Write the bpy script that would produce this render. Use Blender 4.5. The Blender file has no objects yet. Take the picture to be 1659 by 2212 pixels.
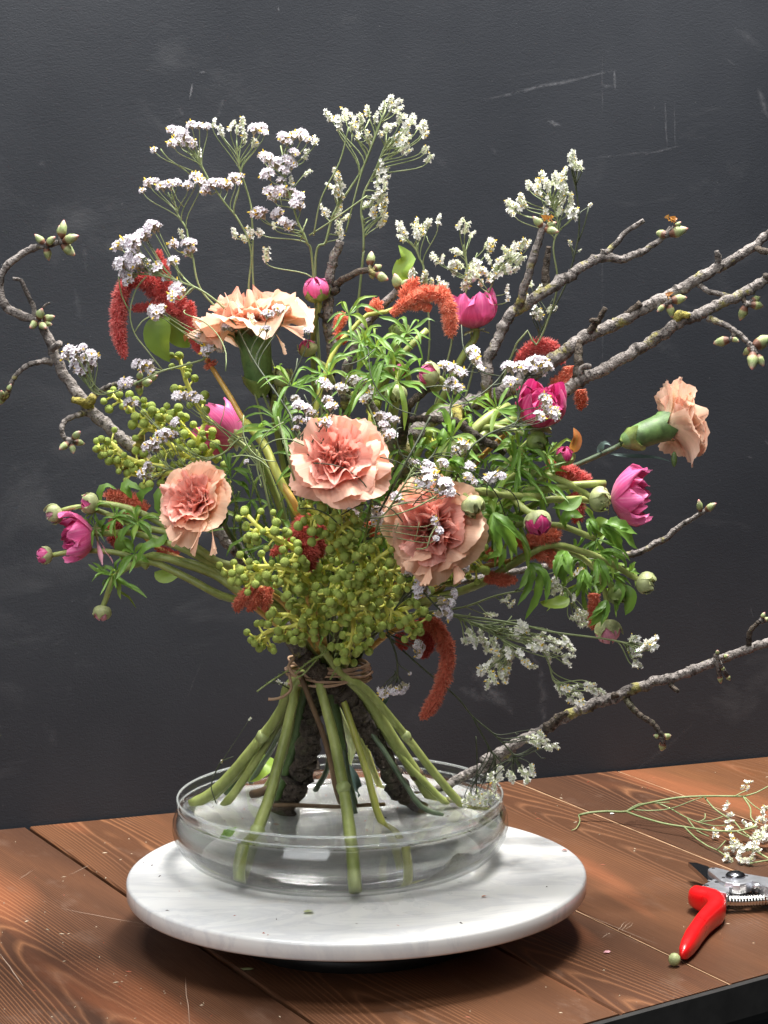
import bpy, math, random
from mathutils import Vector, Matrix, noise

# ---------------------------------------------------------------- camera
scene = bpy.context.scene
col = scene.collection
FOC, PITCH, ROLL = 4920.0, math.radians(7.4), math.radians(0.7)   # focal length in traced units (frame 1659 x 2212)
CAM = Vector((.0250, -1.738, .5605))
_f = Vector((0, math.cos(PITCH), -math.sin(PITCH)))
_u0 = Vector((0, math.sin(PITCH), math.cos(PITCH)))
_r0 = Vector((1, 0, 0))
CR = _r0 * math.cos(ROLL) - _u0 * math.sin(ROLL)
CU = _u0 * math.cos(ROLL) + _r0 * math.sin(ROLL)
cam_data = bpy.data.cameras.new('camera')
cam = bpy.data.objects.new('camera', cam_data); col.objects.link(cam)
cam.matrix_world = Matrix(((CR.x, CU.x, -_f.x, CAM.x), (CR.y, CU.y, -_f.y, CAM.y), (CR.z, CU.z, -_f.z, CAM.z), (0, 0, 0, 1)))
cam_data.sensor_fit = 'VERTICAL'; cam_data.sensor_height = 24.0
cam_data.lens = 24.0 * FOC / 2212.0
cam_data.clip_start = .05; cam_data.clip_end = 50
scene.camera = cam

# ---------------------------------------------------------------- light
world = bpy.data.worlds.new('World'); scene.world = world; world.use_nodes = True
world.node_tree.nodes['Background'].inputs[0].default_value = (.9, .95, 1, 1)
world.node_tree.nodes['Background'].inputs[1].default_value = .06

def area_light(name, loc, target, sx, sy, power, colour):
    d = bpy.data.lights.new(name, 'AREA'); d.shape = 'RECTANGLE'; d.size = sx; d.size_y = sy
    d.energy = power; d.color = colour
    o = bpy.data.objects.new(name, d); col.objects.link(o); o.location = loc
    o.rotation_euler = (Vector(target) - Vector(loc)).to_track_quat('-Z', 'Y').to_euler()
    return o
area_light('overhead_key_fill', (.42, .20, 2.15), (0, .05, .2), .60, .44, 118, (1, .98, .95))
area_light('overhead_key_fill', (-.75, .02, 2.2), (-.1, .1, .2), .5, .5, 28, (.93, .96, 1))  # added fill lamp over the left side
area_light('overhead_key_fill', (-.15, -1.05, 2.35), (0, .0, .25), 1.1, .7, 40, (1, .985, .96))  # added fill lamp further forward, brightens the fronts of the flowers
area_light('window_light', (-1.3, -3.0, 1.7), (0, 0, .25), 1.9, 1.7, 46, (.94, .97, 1))
scene.view_settings.view_transform = 'Standard'; scene.view_settings.look = 'None'
scene.view_settings.exposure = 0; scene.view_settings.gamma = 1
scene.render.engine = 'CYCLES'
cy = scene.cycles
cy.use_denoising = True
cy.max_bounces = 14; cy.transmission_bounces = 12; cy.transparent_max_bounces = 16; cy.diffuse_bounces = 4; cy.glossy_bounces = 6
cy.caustics_refractive = True; cy.caustics_reflective = False; cy.blur_glossy = 1.0
cy.sample_clamp_indirect = 0.0

# ---------------------------------------------------------------- points traced on the photograph -> places
def pt(x, y, Y):
    """the place at depth Y (metres along the table, 0 = centre of the marble board) that is seen at x, y of the 1659-wide photograph"""
    d = _f + CR * ((x - 829.5) / FOC) - CU * ((y - 1106) / FOC)
    return CAM + d * ((Y - CAM.y) / d.y)
def ptz(x, y, z):
    d = _f + CR * ((x - 829.5) / FOC) - CU * ((y - 1106) / FOC)
    return CAM + d * ((z - CAM.z) / d.z)
SC = .54861
TILES = dict(A=(0, 300, 1.659), B=(1000, 300, 1.659), C=(2000, 500, 1.62), D=(0, 1300, 1.659), E=(1000, 1300, 1.659), F=(2000, 1300, 1.62),
             G=(0, 2000, 1.659), H=(800, 2000, 1.659), I=(1700, 2000, 1.659), J=(600, 2900, 2.0738), K=(1300, 2900, 2.0738),
             L=(2124, 2900, 1.8433), M=(0, 3100, 1.659), N=(800, 3400, 1.185), Q=(400, 850, 2.765), R=(2250, 3000, 2.1434),
             S=(2600, 3300, 3.6863), U=(750, 1050, 2.765), V=(1100, 1600, 2.0738), W=(0, 0, .54861))
def tx(t, u, v):
    a, b, s = TILES[t]
    return (a + u / s) * SC, (b + v / s) * SC
def P(t, u, v, Y):
    return pt(*tx(t, u, v), Y)
def PZ(t, u, v, z):
    return ptz(*tx(t, u, v), z)

# ---------------------------------------------------------------- mesh helpers
ORG = {}
def thing(name, label, cat, loc, group=None):
    o = bpy.data.objects.new(name, None); col.objects.link(o); o.location = loc
    o.empty_display_size = .01
    o['label'] = label; o['category'] = cat
    if group: o['group'] = group
    ORG[o.name] = Vector(loc)
    return o
def tag(o, label, cat, group=None):
    o['label'] = label; o['category'] = cat
    if group: o['group'] = group
    return o
class MB:
    def __init__(s): s.v = []; s.f = []; s.m = []; s.a = []; s.c = None
    def add(s, verts, faces, mat=0, a=0.0):
        b = len(s.v); s.v.extend(verts)
        s.a.extend(a if isinstance(a, (list, tuple)) else [a] * len(verts))
        for f in faces: s.f.append(tuple(i + b for i in f)); s.m.append(mat)
    def tube(s, pts, rad, seg=7, mat=0, rough=0.0, a=None, cap=True, seed=0):
        n = len(pts)
        if not isinstance(rad, (list, tuple)): rad = [rad] * n
        t0 = (pts[1] - pts[0]).normalized()
        nx = t0.orthogonal().normalized()
        vs = []; av = []
        for i in range(n):
            t = (pts[min(i + 1, n - 1)] - pts[max(i - 1, 0)])
            t = t.normalized() if t.length > 1e-9 else t0
            nx = (nx - t * nx.dot(t))
            nx = nx.normalized() if nx.length > 1e-6 else t.orthogonal().normalized()
            ny = t.cross(nx)
            for k in range(seg):
                an = 2 * math.pi * k / seg
                r = rad[i]
                if rough:
                    r *= 1 + rough * noise.noise(Vector((math.cos(an) * 1.3 + seed, math.sin(an) * 1.3, i * .55 + seed * 3)))
                vs.append(pts[i] + nx * (math.cos(an) * r) + ny * (math.sin(an) * r))
                av.append(a if isinstance(a, (int, float)) else (i / (n - 1) if a is None else a[i]))
        fs = []
        for i in range(n - 1):
            for k in range(seg):
                k2 = (k + 1) % seg
                fs.append((i * seg + k, i * seg + k2, (i + 1) * seg + k2, (i + 1) * seg + k))
        if cap:
            fs.append(tuple(range(seg - 1, -1, -1))); fs.append(tuple((n - 1) * seg + k for k in range(seg)))
        s.add(vs, fs, mat, av)
    def lathe(s, prof, seg, centre, mat=0, close=False):
        vs = []; n = len(prof)
        for (r, z) in prof:
            for k in range(seg):
                an = 2 * math.pi * k / seg
                vs.append(Vector((centre[0] + r * math.cos(an), centre[1] + r * math.sin(an), centre[2] + z)))
        fs = []
        rng = n if close else n - 1
        for i in range(rng):
            j = (i + 1) % n
            for k in range(seg):
                k2 = (k + 1) % seg
                fs.append((i * seg + k, i * seg + k2, j * seg + k2, j * seg + k))
        if not close:
            fs.append(tuple(range(seg - 1, -1, -1))); fs.append(tuple((n - 1) * seg + k for k in range(seg)))
        s.add(vs, fs, mat)
    def mesh(s, name, mats, smooth=True, origin=(0, 0, 0)):
        me = bpy.data.meshes.new(name); o = Vector(origin)
        me.from_pydata([tuple(Vector(v) - o) for v in s.v], [], s.f)
        for m in (mats if isinstance(mats, (list, tuple)) else [mats]): me.materials.append(m)
        me.polygons.foreach_set('material_index', s.m)
        me.polygons.foreach_set('use_smooth', [smooth] * len(s.f))
        at = me.attributes.new('tone', 'FLOAT', 'POINT'); at.data.foreach_set('value', [float(x) for x in s.a])
        if s.c:
            at = me.attributes.new('across', 'FLOAT', 'POINT'); at.data.foreach_set('value', [float(x) for x in s.c])
        me.update()
        return me
    def build(s, name, mats, parent=None, smooth=True, origin=None):
        o0 = ORG[parent.name] if parent is not None else (Vector(origin) if origin is not None else Vector((0, 0, 0)))
        o = bpy.data.objects.new(name, s.mesh(name, mats, smooth, o0)); col.objects.link(o)
        if parent is not None: o.parent = parent
        else: o.location = o0
        ORG[o.name] = Vector(o0)
        return o
def inst(name, me, parent, mat4):
    """an object that shares the mesh me, placed by a world matrix under parent"""
    o = bpy.data.objects.new(name, me); col.objects.link(o)
    if parent is not None:
        o.parent = parent; o.matrix_local = Matrix.Translation(-ORG[parent.name]) @ mat4
    else: o.matrix_world = mat4
    ORG[o.name] = mat4.translation.copy()
    return o
def spline(pts, step=.006, rad=None):
    """Catmull-Rom through the points; returns points (and radii) about every step metres"""
    n = len(pts); out = []; ro = []
    for i in range(n - 1):
        p0, p1, p2, p3 = pts[max(i - 1, 0)], pts[i], pts[i + 1], pts[min(i + 2, n - 1)]
        if i == 0: p0 = p1 * 2 - p2
        if i == n - 2: p3 = p2 * 2 - p1
        k = max(2, int((p2 - p1).length / step))
        for j in range(k):
            t = j / k; t2 = t * t; t3 = t2 * t
            out.append(.5 * ((2 * p1) + (p2 - p0) * t + (2 * p0 - 5 * p1 + 4 * p2 - p3) * t2 + (3 * p1 - p0 - 3 * p2 + p3) * t3))
            if rad: ro.append(rad[i] + (rad[i + 1] - rad[i]) * t)
    out.append(pts[-1].copy())
    if rad: ro.append(rad[-1]); return out, ro
    return out
def frame(direction, roll=0.0, up=Vector((0, 0, 1))):
    """rotation whose z axis points along direction"""
    z = Vector(direction).normalized()
    x = up.cross(z)
    x = x.normalized() if x.length > 1e-4 else z.orthogonal().normalized()
    y = z.cross(x)
    m = Matrix(((x.x, y.x, z.x), (x.y, y.y, z.y), (x.z, y.z, z.z))).to_4x4()
    return m @ Matrix.Rotation(roll, 4, 'Z')

# ---------------------------------------------------------------- materials
class NT:
    """small wrapper to write node trees"""
    def __init__(s, name):
        s.mat = bpy.data.materials.new(name); s.mat.use_nodes = True
        s.t = s.mat.node_tree; s.n = s.t.nodes; s.l = s.t.links
        s.out = s.n['Material Output']; s.p = s.n['Principled BSDF']
    def node(s, kind, **kw):
        nd = s.n.new(kind)
        for k, v in kw.items(): setattr(nd, k, v)
        return nd
    def put(s, sock, val):
        if hasattr(val, 'is_output') or isinstance(val, bpy.types.NodeSocket): s.l.new(val, sock)
        else: sock.default_value = val
    def math(s, op, a, b=0.0, c=None):
        nd = s.node('ShaderNodeMath', operation=op); s.put(nd.inputs[0], a); s.put(nd.inputs[1], b)
        if c is not None: s.put(nd.inputs[2], c)
        return nd.outputs[0]
    def obj(s): return s.node('ShaderNodeTexCoord').outputs['Object']
    def rnd(s): return s.node('ShaderNodeObjectInfo').outputs['Random']
    def tone(s): return s.node('ShaderNodeAttribute', attribute_name='tone').outputs['Fac']
    def scale(s, vec, sc):
        nd = s.node('ShaderNodeMapping'); s.put(nd.inputs['Vector'], vec); nd.inputs['Scale'].default_value = sc; return nd.outputs[0]
    def noise(s, vec, scale, detail=3.0, rough=.5, dist=0.0):
        nd = s.node('ShaderNodeTexNoise'); s.put(nd.inputs['Vector'], vec)
        nd.inputs['Scale'].default_value = scale; nd.inputs['Detail'].default_value = detail
        nd.inputs['Roughness'].default_value = rough; nd.inputs['Distortion'].default_value = dist
        return nd.outputs[0]
    def ramp(s, fac, stops, interp='LINEAR'):
        nd = s.node('ShaderNodeValToRGB'); s.put(nd.inputs[0], fac); r = nd.color_ramp; r.interpolation = interp
        while len(r.elements) > 1: r.elements.remove(r.elements[-1])
        r.elements[0].position = stops[0][0]; r.elements[0].color = (*stops[0][1], 1) if len(stops[0][1]) == 3 else stops[0][1]
        for p, c in stops[1:]:
            e = r.elements.new(p); e.color = (*c, 1) if len(c) == 3 else c
        return nd.outputs[0]
    def vramp(s, fac, lo, hi):
        nd = s.node('ShaderNodeMapRange'); s.put(nd.inputs[0], fac); nd.inputs[1].default_value = lo; nd.inputs[2].default_value = hi
        return nd.outputs[0]
    def mix(s, fac, a, b, blend='MIX'):
        nd = s.node('ShaderNodeMix', data_type='RGBA', blend_type=blend)
        s.put(nd.inputs['Factor'], fac)
        for sk, v in ((nd.inputs[6], a), (nd.inputs[7], b)):
            s.put(sk, (*v, 1) if isinstance(v, tuple) and len(v) == 3 else v)
        return nd.outputs[2]
    def bump(s, h, strength=.3, dist=.001):
        nd = s.node('ShaderNodeBump'); nd.inputs['Strength'].default_value = strength; nd.inputs['Distance'].default_value = dist
        s.put(nd.inputs['Height'], h); s.l.new(nd.outputs[0], s.p.inputs['Normal']); return nd.outputs[0]
    def base(s, c): s.put(s.p.inputs['Base Color'], (*c, 1) if isinstance(c, tuple) and len(c) == 3 else c)
    def set(s, **kw):
        for k, v in kw.items(): s.put(s.p.inputs[k.replace('_', ' ')], v)
    def translucent(s, colour, amount):
        tr = s.node('ShaderNodeBsdfTranslucent'); s.put(tr.inputs[0], (*colour, 1) if isinstance(colour, tuple) and len(colour) == 3 else colour)
        mx = s.node('ShaderNodeMixShader'); mx.inputs[0].default_value = amount
        s.l.new(s.p.outputs[0], mx.inputs[1]); s.l.new(tr.outputs[0], mx.inputs[2]); s.l.new(mx.outputs[0], s.out.inputs[0])
M = {}
def plain(name, c, rough=.5, metal=0.0, var=0.0, scale=60.0, bump=0.0, transl=0.0, spec=.5):
    k = NT(name); o = k.obj()
    nz = k.noise(o, scale, 4, .6)
    if var:
        lo = tuple(x * (1 - var) for x in c); hi = tuple(min(1, x * (1 + var)) for x in c)
        cc = k.ramp(nz, [(.3, lo), (.7, hi)])
        k.base(cc)
    else: cc = c; k.base(c)
    k.set(Roughness=rough, Metallic=metal, Specular_IOR_Level=spec)
    if bump: k.bump(nz, bump, .0006)
    if transl: k.translucent(cc, transl)
    M[name] = k.mat
    return k
# dark painted wall: fine rolled-paint relief with sideways strokes, pale rubbed marks
k = NT('wall_paint'); o = k.obj()
fine = k.noise(k.scale(o, (620, 620, 760)), 1.0, 3, .6, .3)
med = k.noise(k.scale(o, (210, 210, 420)), 1.0, 3, .55, .5)
big = k.noise(o, 3.5, 4, .6)
smear = k.noise(k.scale(o, (5, 5, 11)), 1.0, 6, .65, 1.0)
c = k.ramp(big, [(.3, (.0215, .0240, .0295)), (.7, (.031, .0340, .0405))])
c = k.mix(k.math('MULTIPLY', k.vramp(smear, .56, .82), .45), c, (.105,.107,.113))
spk = k.noise(o, 260, 2, .5)
c = k.mix(k.math('MULTIPLY', k.vramp(spk, .76, .80), .25), c, (.2, .2, .2))
k.base(c); k.set(Roughness=k.math('MULTIPLY_ADD', big, .2, .36), Specular_IOR_Level=.4)
k.bump(k.math('ADD', k.math('MULTIPLY', fine, .7), k.math('MULTIPLY', med, .45)), .60, .0006)
M['wall'] = k.mat
# stained pine planks: flat-sawn grain, each plank shifted by its own random number
k = NT('stained_pine'); o = k.obj(); rn = k.rnd()
sh = k.node('ShaderNodeCombineXYZ'); k.put(sh.inputs[1], k.math('MULTIPLY', rn, 31.0)); k.put(sh.inputs[0], k.math('MULTIPLY', k.math('SUBTRACT', rn, .5), .11))
ad = k.node('ShaderNodeVectorMath', operation='ADD'); k.put(ad.inputs[0], o); k.put(ad.inputs[1], sh.outputs[0]); v = ad.outputs[0]
sp = k.node('ShaderNodeSeparateXYZ'); k.put(sp.inputs[0], v)
n1 = k.noise(k.scale(v, (6, 1.1, 1)), 1.0, 2, .5)
n2 = k.noise(k.scale(v, (30, 4, 1)), 1.0, 3, .6)
val = k.math('MULTIPLY', k.math('MULTIPLY', sp.outputs[0], sp.outputs[0]), 3600.0)
val = k.math('ADD', val, k.math('MULTIPLY', sp.outputs[1], 15.0))
val = k.math('ADD', val, k.math('MULTIPLY', n1, 17.0))
val = k.math('ADD', val, k.math('MULTIPLY', n2, 1.6))
fr = k.math('FRACT', val)
fib = k.noise(k.scale(v, (700, 14, 1)), 1.0, 3, .6)
pat = k.noise(k.scale(v, (9, 1.3, 1)), 1.3, 3, .55, .4)
tint = k.tone()
dark = k.mix(k.vramp(pat, .40, .62), (.032, .0155, .0105), (.070, .030, .017))
dark = k.mix(tint, dark, (.150, .062, .026))
light = k.mix(k.vramp(pat, .35, .65), (.150, .070, .038), (.32, .142, .064))
g = k.ramp(fr, [(0, (.9, .9, .9)), (.10, (.45, .45, .45)), (.28, (.02, .02, .02)), (.78, (0, 0, 0)), (.93, (.5, .5, .5)), (1, (1, 1, 1))])
c = k.mix(k.math('MULTIPLY', g, k.math('MULTIPLY_ADD', n2, .8, .5)), dark, light)
flame = k.noise(k.scale(v, (11, 1.9, 1)), 1.0, 2, .45, .3)
c = k.mix(k.math('MULTIPLY', k.vramp(flame, .60, .68), .75), c, k.mix(g, (.27, .092, .040), (.36, .145, .068)))
c = k.mix(k.math('MULTIPLY', k.vramp(fib, .35, .70), .5), c, k.mix(.55, c, (.03, .014, .009)))
st = k.noise(k.scale(v, (14, 5, 1)), 1.0, 4, .6)
c = k.mix(k.math('MULTIPLY', k.vramp(st, .5, .8), .35), c, (.060, .025, .016))
wr = k.noise(k.scale(v, (30, 12, 1)), 1.0, 6, .7); c = k.mix(k.math('MULTIPLY', k.vramp(wr, .56, .72), .30), c, (.22, .14, .10))
dust = k.noise(k.scale(v, (520, 260, 1)), 1.0, 2, .5)
c = k.mix(k.math('MULTIPLY', k.vramp(dust, .72, .78), .35), c, (.45, .36, .30))
k.base(c); k.set(Roughness=k.math('MULTIPLY_ADD', fib, .25, .30), Specular_IOR_Level=.26)
k.bump(k.math('SUBTRACT', k.math('MULTIPLY', fib, .5), k.math('MULTIPLY', g, .5)), .25, .0006)
M['wood'] = k.mat
# marble
k = NT('white_marble'); o = k.obj()
w = k.noise(k.scale(o, (1, 2.2, 1)), 9, 6, .65, 1.6)
w2 = k.noise(k.scale(o, (1.2, 4.5, 1)), 16, 5, .6, 1.0)
c = k.ramp(w, [(.40, (.68, .675, .655)), (.50, (.60, .60, .60)), (.56, (.69, .685, .665))])
c = k.mix(k.math('MULTIPLY', k.vramp(w2, .60, .75), .35), c, (.52, .52, .54))
w3 = k.noise(o, 22, 3, .5)
c = k.mix(k.math('MULTIPLY', k.vramp(w3, .66, .8), .30), c, (.62, .50, .38))
k.base(c); k.set(Roughness=.22); k.put(k.p.inputs['Subsurface Weight'], .15); k.p.inputs['Subsurface Radius'].default_value = (.006, .005, .004)
M['marble'] = k.mat
# glass wall of the bowl and water
def glassy(name, tint, ior, rough=0.0):
    k = NT(name); g = k.node('ShaderNodeBsdfGlass'); g.inputs['Color'].default_value = (*tint, 1); g.inputs['IOR'].default_value = ior
    g.inputs['Roughness'].default_value = rough
    k.l.new(g.outputs[0], k.out.inputs[0]); M[name] = k.mat
# the thin wall of the bowl: clear film, fresnel sheen, a little greener where one looks along it
k = NT('bowl_glass'); lw = k.node('ShaderNodeLayerWeight'); lw.inputs[0].default_value = .35
tr = k.node('ShaderNodeBsdfTransparent'); k.put(tr.inputs[0], k.ramp(lw.outputs['Facing'], [(0, (.995, .997, .995)), (.6, (.98, .985, .98)), (.88, (.86, .885, .87)), (1, (.50, .55, .52))]))
gl = k.node('ShaderNodeBsdfGlossy'); gl.inputs['Roughness'].default_value = .02
lf = k.node('ShaderNodeLayerWeight'); lf.inputs[0].default_value = .5; fz = k.math('MULTIPLY_ADD', k.math('POWER', lf.outputs['Facing'], 5.0), .80, .035)
mx = k.node('ShaderNodeMixShader'); k.put(mx.inputs[0], fz); k.l.new(tr.outputs[0], mx.inputs[1]); k.l.new(gl.outputs[0], mx.inputs[2]); k.l.new(mx.outputs[0], k.out.inputs[0])
M['bowl_glass'] = k.mat
def water_mat(name, REFR):
    k = NT(name)
    tr = k.node('ShaderNodeBsdfTransparent'); tr.inputs[0].default_value = (.985, .99, .98, 1)
    rf = k.node('ShaderNodeBsdfRefraction'); rf.inputs['Color'].default_value = (1, 1, 1, 1); rf.inputs['IOR'].default_value = 1.33; rf.inputs['Roughness'].default_value = 0
    gl = k.node('ShaderNodeBsdfGlossy'); gl.inputs['Roughness'].default_value = .015
    wn = k.noise(k.obj(), 55, 2, .5); bp = k.node('ShaderNodeBump'); bp.inputs['Strength'].default_value = .03; bp.inputs['Distance'].default_value = .004; k.put(bp.inputs['Height'], wn)
    for nd in (rf, gl): k.l.new(bp.outputs[0], nd.inputs['Normal'])
    m1 = k.node('ShaderNodeMixShader'); m1.inputs[0].default_value = REFR; k.l.new(tr.outputs[0], m1.inputs[1]); k.l.new(rf.outputs[0], m1.inputs[2])
    lf = k.node('ShaderNodeLayerWeight'); lf.inputs[0].default_value = .5; fz = k.math('MULTIPLY_ADD', k.math('POWER', lf.outputs['Facing'], 5.0), .9, .022)
    m2 = k.node('ShaderNodeMixShader'); k.put(m2.inputs[0], fz); k.l.new(m1.outputs[0], m2.inputs[1]); k.l.new(gl.outputs[0], m2.inputs[2]); k.l.new(m2.outputs[0], k.out.inputs[0])
    M[name] = k.mat
water_mat('water', .74); water_mat('water_side', .66); water_mat('water_base', .0)

plain('dark_edge', (.022, .021, .020), .45, 0, .4, 40, .3)
plain('turntable_wood', (.20, .11, .05), .5, 0, .3, 30)
plain('scuff', (.30, .30, .31), .8)
k = NT('chalk_scuff'); o = k.obj()
nz = k.noise(k.scale(o, (120, 120, 120)), 1.0, 4, .7)
al = k.math('MULTIPLY', k.math('MULTIPLY', k.vramp(nz, .36, .70), k.tone()), .85)
k.base((.40, .40, .42)); k.set(Roughness=.8, Alpha=al); M['scuff'] = k.mat
plain('scratch', (.42, .30, .22), .6)

# ---------------------------------------------------------------- wall
WA = Vector((-.3357, .3252, 0)); WD = Vector((math.cos(math.radians(18.3)), math.sin(math.radians(18.3)), 0)); WN = Vector((WD.y, -WD.x, 0))
b = MB(); nu, nv = 24, 16
for j in range(nv + 1):
    for i in range(nu + 1):
        s_ = -1.6 + 4.2 * i / nu; z = -.35 + 2.6 * j / nv
        b.v.append(WA + WD * s_ + Vector((0, 0, z)) + WN * (.0006 * math.sin(i * 1.7 + j))); b.a.append(0)
for j in range(nv):
    for i in range(nu):
        q = j * (nu + 1) + i; b.f.append((q, q + 1, q + nu + 2, q + nu + 1)); b.m.append(0)
wall = b.build('wall', M['wall'], origin=(WA + WD * .4)); wall['kind'] = 'structure'
wall['label'] = 'charcoal painted wall with rolled paint relief and pale scuffs'
def wall_pt(x, y, lift=.0012):
    d = _f + CR * ((x - 829.5) / FOC) - CU * ((y - 1106) / FOC)
    k_ = (WA - CAM).dot(WN) / d.dot(WN)
    return CAM + d * k_ + WN * lift
# pale rubs and scratches on the paint, each where it is on the wall
rw = random.Random(5)
SCUFFS = [((1045, 215), (1335, 150), 7, .5), ((1300, 120), (1300, 260), 3, .28), ((1435, 215), (1440, 330), 4, .35), ((1455, 215), (1458, 320), 3, .3), ((1180, 262), (1212, 272), 7, .8),
          ((1390, 335), (1470, 315), 4, .35), ((408, 215), (416, 180), 4, .9), ((430, 156), (448, 156), 4, .8), ((375, 235), (395, 250), 16, .4), ((470, 250), (482, 215), 8, .4),
          ((1325, 150), (1328, 195), 5, .6), ((1292, 185), (1325, 185), 7, .35), ((1255, 345), (1460, 322), 5, .2), ((1300, 480), (1300, 820), 4, .22), ((1185, 740), (1185, 860), 4, .25),
          ((1560, 120), (1590, 145), 3, .35), ((1640, 190), (1659, 260), 14, .3), ((1585, 60), (1650, 110), 18, .12), ((1180, 500), (1250, 520), 5, .12),
          ((1010, 1440), (1110, 1540), 30, .35), ((990, 1490), (1060, 1510), 20, .3), ((1165, 1430), (1180, 1600), 14, .28), ((1140, 1400), (1160, 1440), 10, .3),
          ((110, 1395), (140, 1380), 3, .4), ((40, 1420), (85, 1398), 2.5, .3), ((395, 1530), (440, 1415), 2, .3), ((95, 1560), (125, 1610), 22, .18), ((1345, 1690), (1500, 1560), 10, .12),
          ((85, 345), (95, 365), 14, .22), ((180, 520), (185, 590), 9, .18), ((160, 620), (175, 700), 14, .12), ((1650, 950), (1659, 960), 4, .5), ((1610, 985), (1625, 990), 3, .5),
          ((1500, 1300), (1510, 1308), 4, .4), ((1620, 1310), (1626, 1340), 4, .3), ((600, 14), (602, 24), 4, .8), ((1060, 320), (1070, 335), 10, .25), ((940, 340), (965, 360), 14, .18)]
for (p0, p1, w, amt) in SCUFFS:
    b = MB(); n = 7; p0 = Vector(p0); p1 = Vector(p1); d = (p1 - p0).normalized(); nn = Vector((-d.y, d.x))
    for i in range(n + 1):
        t = i / n; c_ = p0.lerp(p1, t) + nn * rw.uniform(-.25, .25) * w
        ww = w * .8 * (math.sin(math.pi * min(max(t, .04), .96)) ** .6) * rw.uniform(.7, 1.1)
        for sgn, al in ((-1, 0), (0, 1), (1, 0)):
            q = c_ + nn * ww * sgn; b.v.append(wall_pt(q.x, q.y)); b.a.append(.6 * amt * al * (math.sin(math.pi * min(max(t, .03), .97)) ** .5))
    for i in range(n):
        for kx in (0, 1): b.f.append((i * 3 + kx, i * 3 + kx + 1, i * 3 + kx + 4, i * 3 + kx + 3)); b.m.append(0)
    b.build('scuff_mark', M['scuff'], wall)

# ---------------------------------------------------------------- table
PD = Vector((math.cos(math.radians(118)), math.sin(math.radians(118)), 0)); PN = Vector((PD.y, -PD.x, 0))
FA = Vector((.1597, -.2086, 0)); FD = Vector((math.cos(math.radians(35)), math.sin(math.radians(35)), 0))
table = thing('table', 'brown stained plank table with a dark front edge under the marble board', 'table', (0, 0, 0))
EDGES = [-.56, -.322, -.1185, .0768, .1815, .3600, .4720, .66, .86, 1.1]
def hit(n0, A, D):      # where the line (offset n0 across the planks) meets the line A + s D
    # point = PN*n0 + PD*t
    det = PD.x * (-D.y) - PD.y * (-D.x)
    rhs = A - PN * n0
    return (rhs.x * (-D.y) - rhs.y * (-D.x)) / det
PANG = math.atan2(-PN.y, -PN.x)
rt = random.Random(11)
for i in range(len(EDGES) - 1):
    n0, n1 = EDGES[i], EDGES[i + 1]
    gap = .0009 if i != 2 else .0007
    if i == 1: n1 -= .0016            # the open joint beside the marble board
    drop = rt.uniform(-.0006, .0004)
    a0, a1 = n0 + gap, n1 - gap
    bw = .0014                         # rounded arris
    rows = [(a0, -.028), (a0, -bw), (a0 + bw, 0), (a1 - bw, 0), (a1, -bw), (a1, -.028)]
    b = MB()
    back = [hit(r, WA - WN * -.004, WD) for r, z in rows]; front = [hit(r, FA, FD) for r, z in rows]
    nl = 6
    cx = (a0 + a1) / 2; org = PN * cx + PD * ((back[0] + front[0]) / 2)
    for (r, z), tb, tf in zip(rows, back, front):
        for q in range(nl + 1):
            b.v.append(PN * r + PD * (tf + (tb - tf) * q / nl) + Vector((0, 0, z + drop))); b.a.append((.2, .12, .5, .3, .42, .2, .95, .6, .5)[i])
    for r in range(len(rows) - 1):
        for q in range(nl):
            A0 = r * (nl + 1) + q; b.f.append((A0, A0 + 1, A0 + nl + 2, A0 + nl + 1)); b.m.append(0)
    b.f.append(tuple(r * (nl + 1) for r in range(len(rows)))); b.m.append(0)
    b.f.append(tuple(r * (nl + 1) + nl for r in range(len(rows) - 1, -1, -1))); b.m.append(0)
    me = b.mesh('plank', M['wood'], False, org)
    # turn the plank so that its own y axis runs along the grain
    rz = Matrix.Rotation(-math.radians(28), 4, 'Z'); me.transform(rz)
    inst('plank', me, table, Matrix.Translation(org) @ rz.inverted())
plain('seam_filler', (.34, .20, .11), .7, 0, .3, 80)
for n0, w in ((EDGES[4], .0014), (EDGES[5], .0022), (EDGES[6], .0016)):
    tb_, tf_ = hit(n0, WA - WN * -.004, WD), hit(n0, FA, FD); b = MB(); nq = 24
    for q in range(nq + 1):
        c_ = PN * n0 + PD * (tf_ + (tb_ - tf_) * q / nq) + Vector((0, 0, -.0006)); ww = w * .5 * (.75 + .5 * noise.noise(Vector((q * .7, n0 * 50, 0))))
        b.v += [c_ - PN * ww, c_ + PN * ww]; b.a += [0, 0]
    for q in range(nq): b.f.append((2 * q, 2 * q + 1, 2 * q + 3, 2 * q + 2)); b.m.append(0)
    b.build('seam_filler', M['seam_filler'], table, False)
# dark edge band, and a dark box standing in for shade under the planks
b = MB(); FNn = Vector((FD.y, -FD.x, 0))
def box(b, A, D, Nn, s0, s1, n0, n1, z0, z1, bev=0):
    c_ = [A + D * s + Nn * n + Vector((0, 0, z)) for s in (s0, s1) for n in (n0, n1) for z in (z0, z1)]
    b.add(c_, [(0, 1, 3, 2), (4, 6, 7, 5), (0, 4, 5, 1), (2, 3, 7, 6), (0, 2, 6, 4), (1, 5, 7, 3)])
box(b, FA, FD, FNn, -.8, 1.4, .0006, .006, -.0265, -.0008)
b.build('edge_band', M['dark_edge'], table, False)
b = MB(); box(b, FA, FD, FNn, -.8, 1.4, -.9, -.03, -.05, -.030); b.build('shade_box', M['dark_edge'], table, False)
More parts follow.
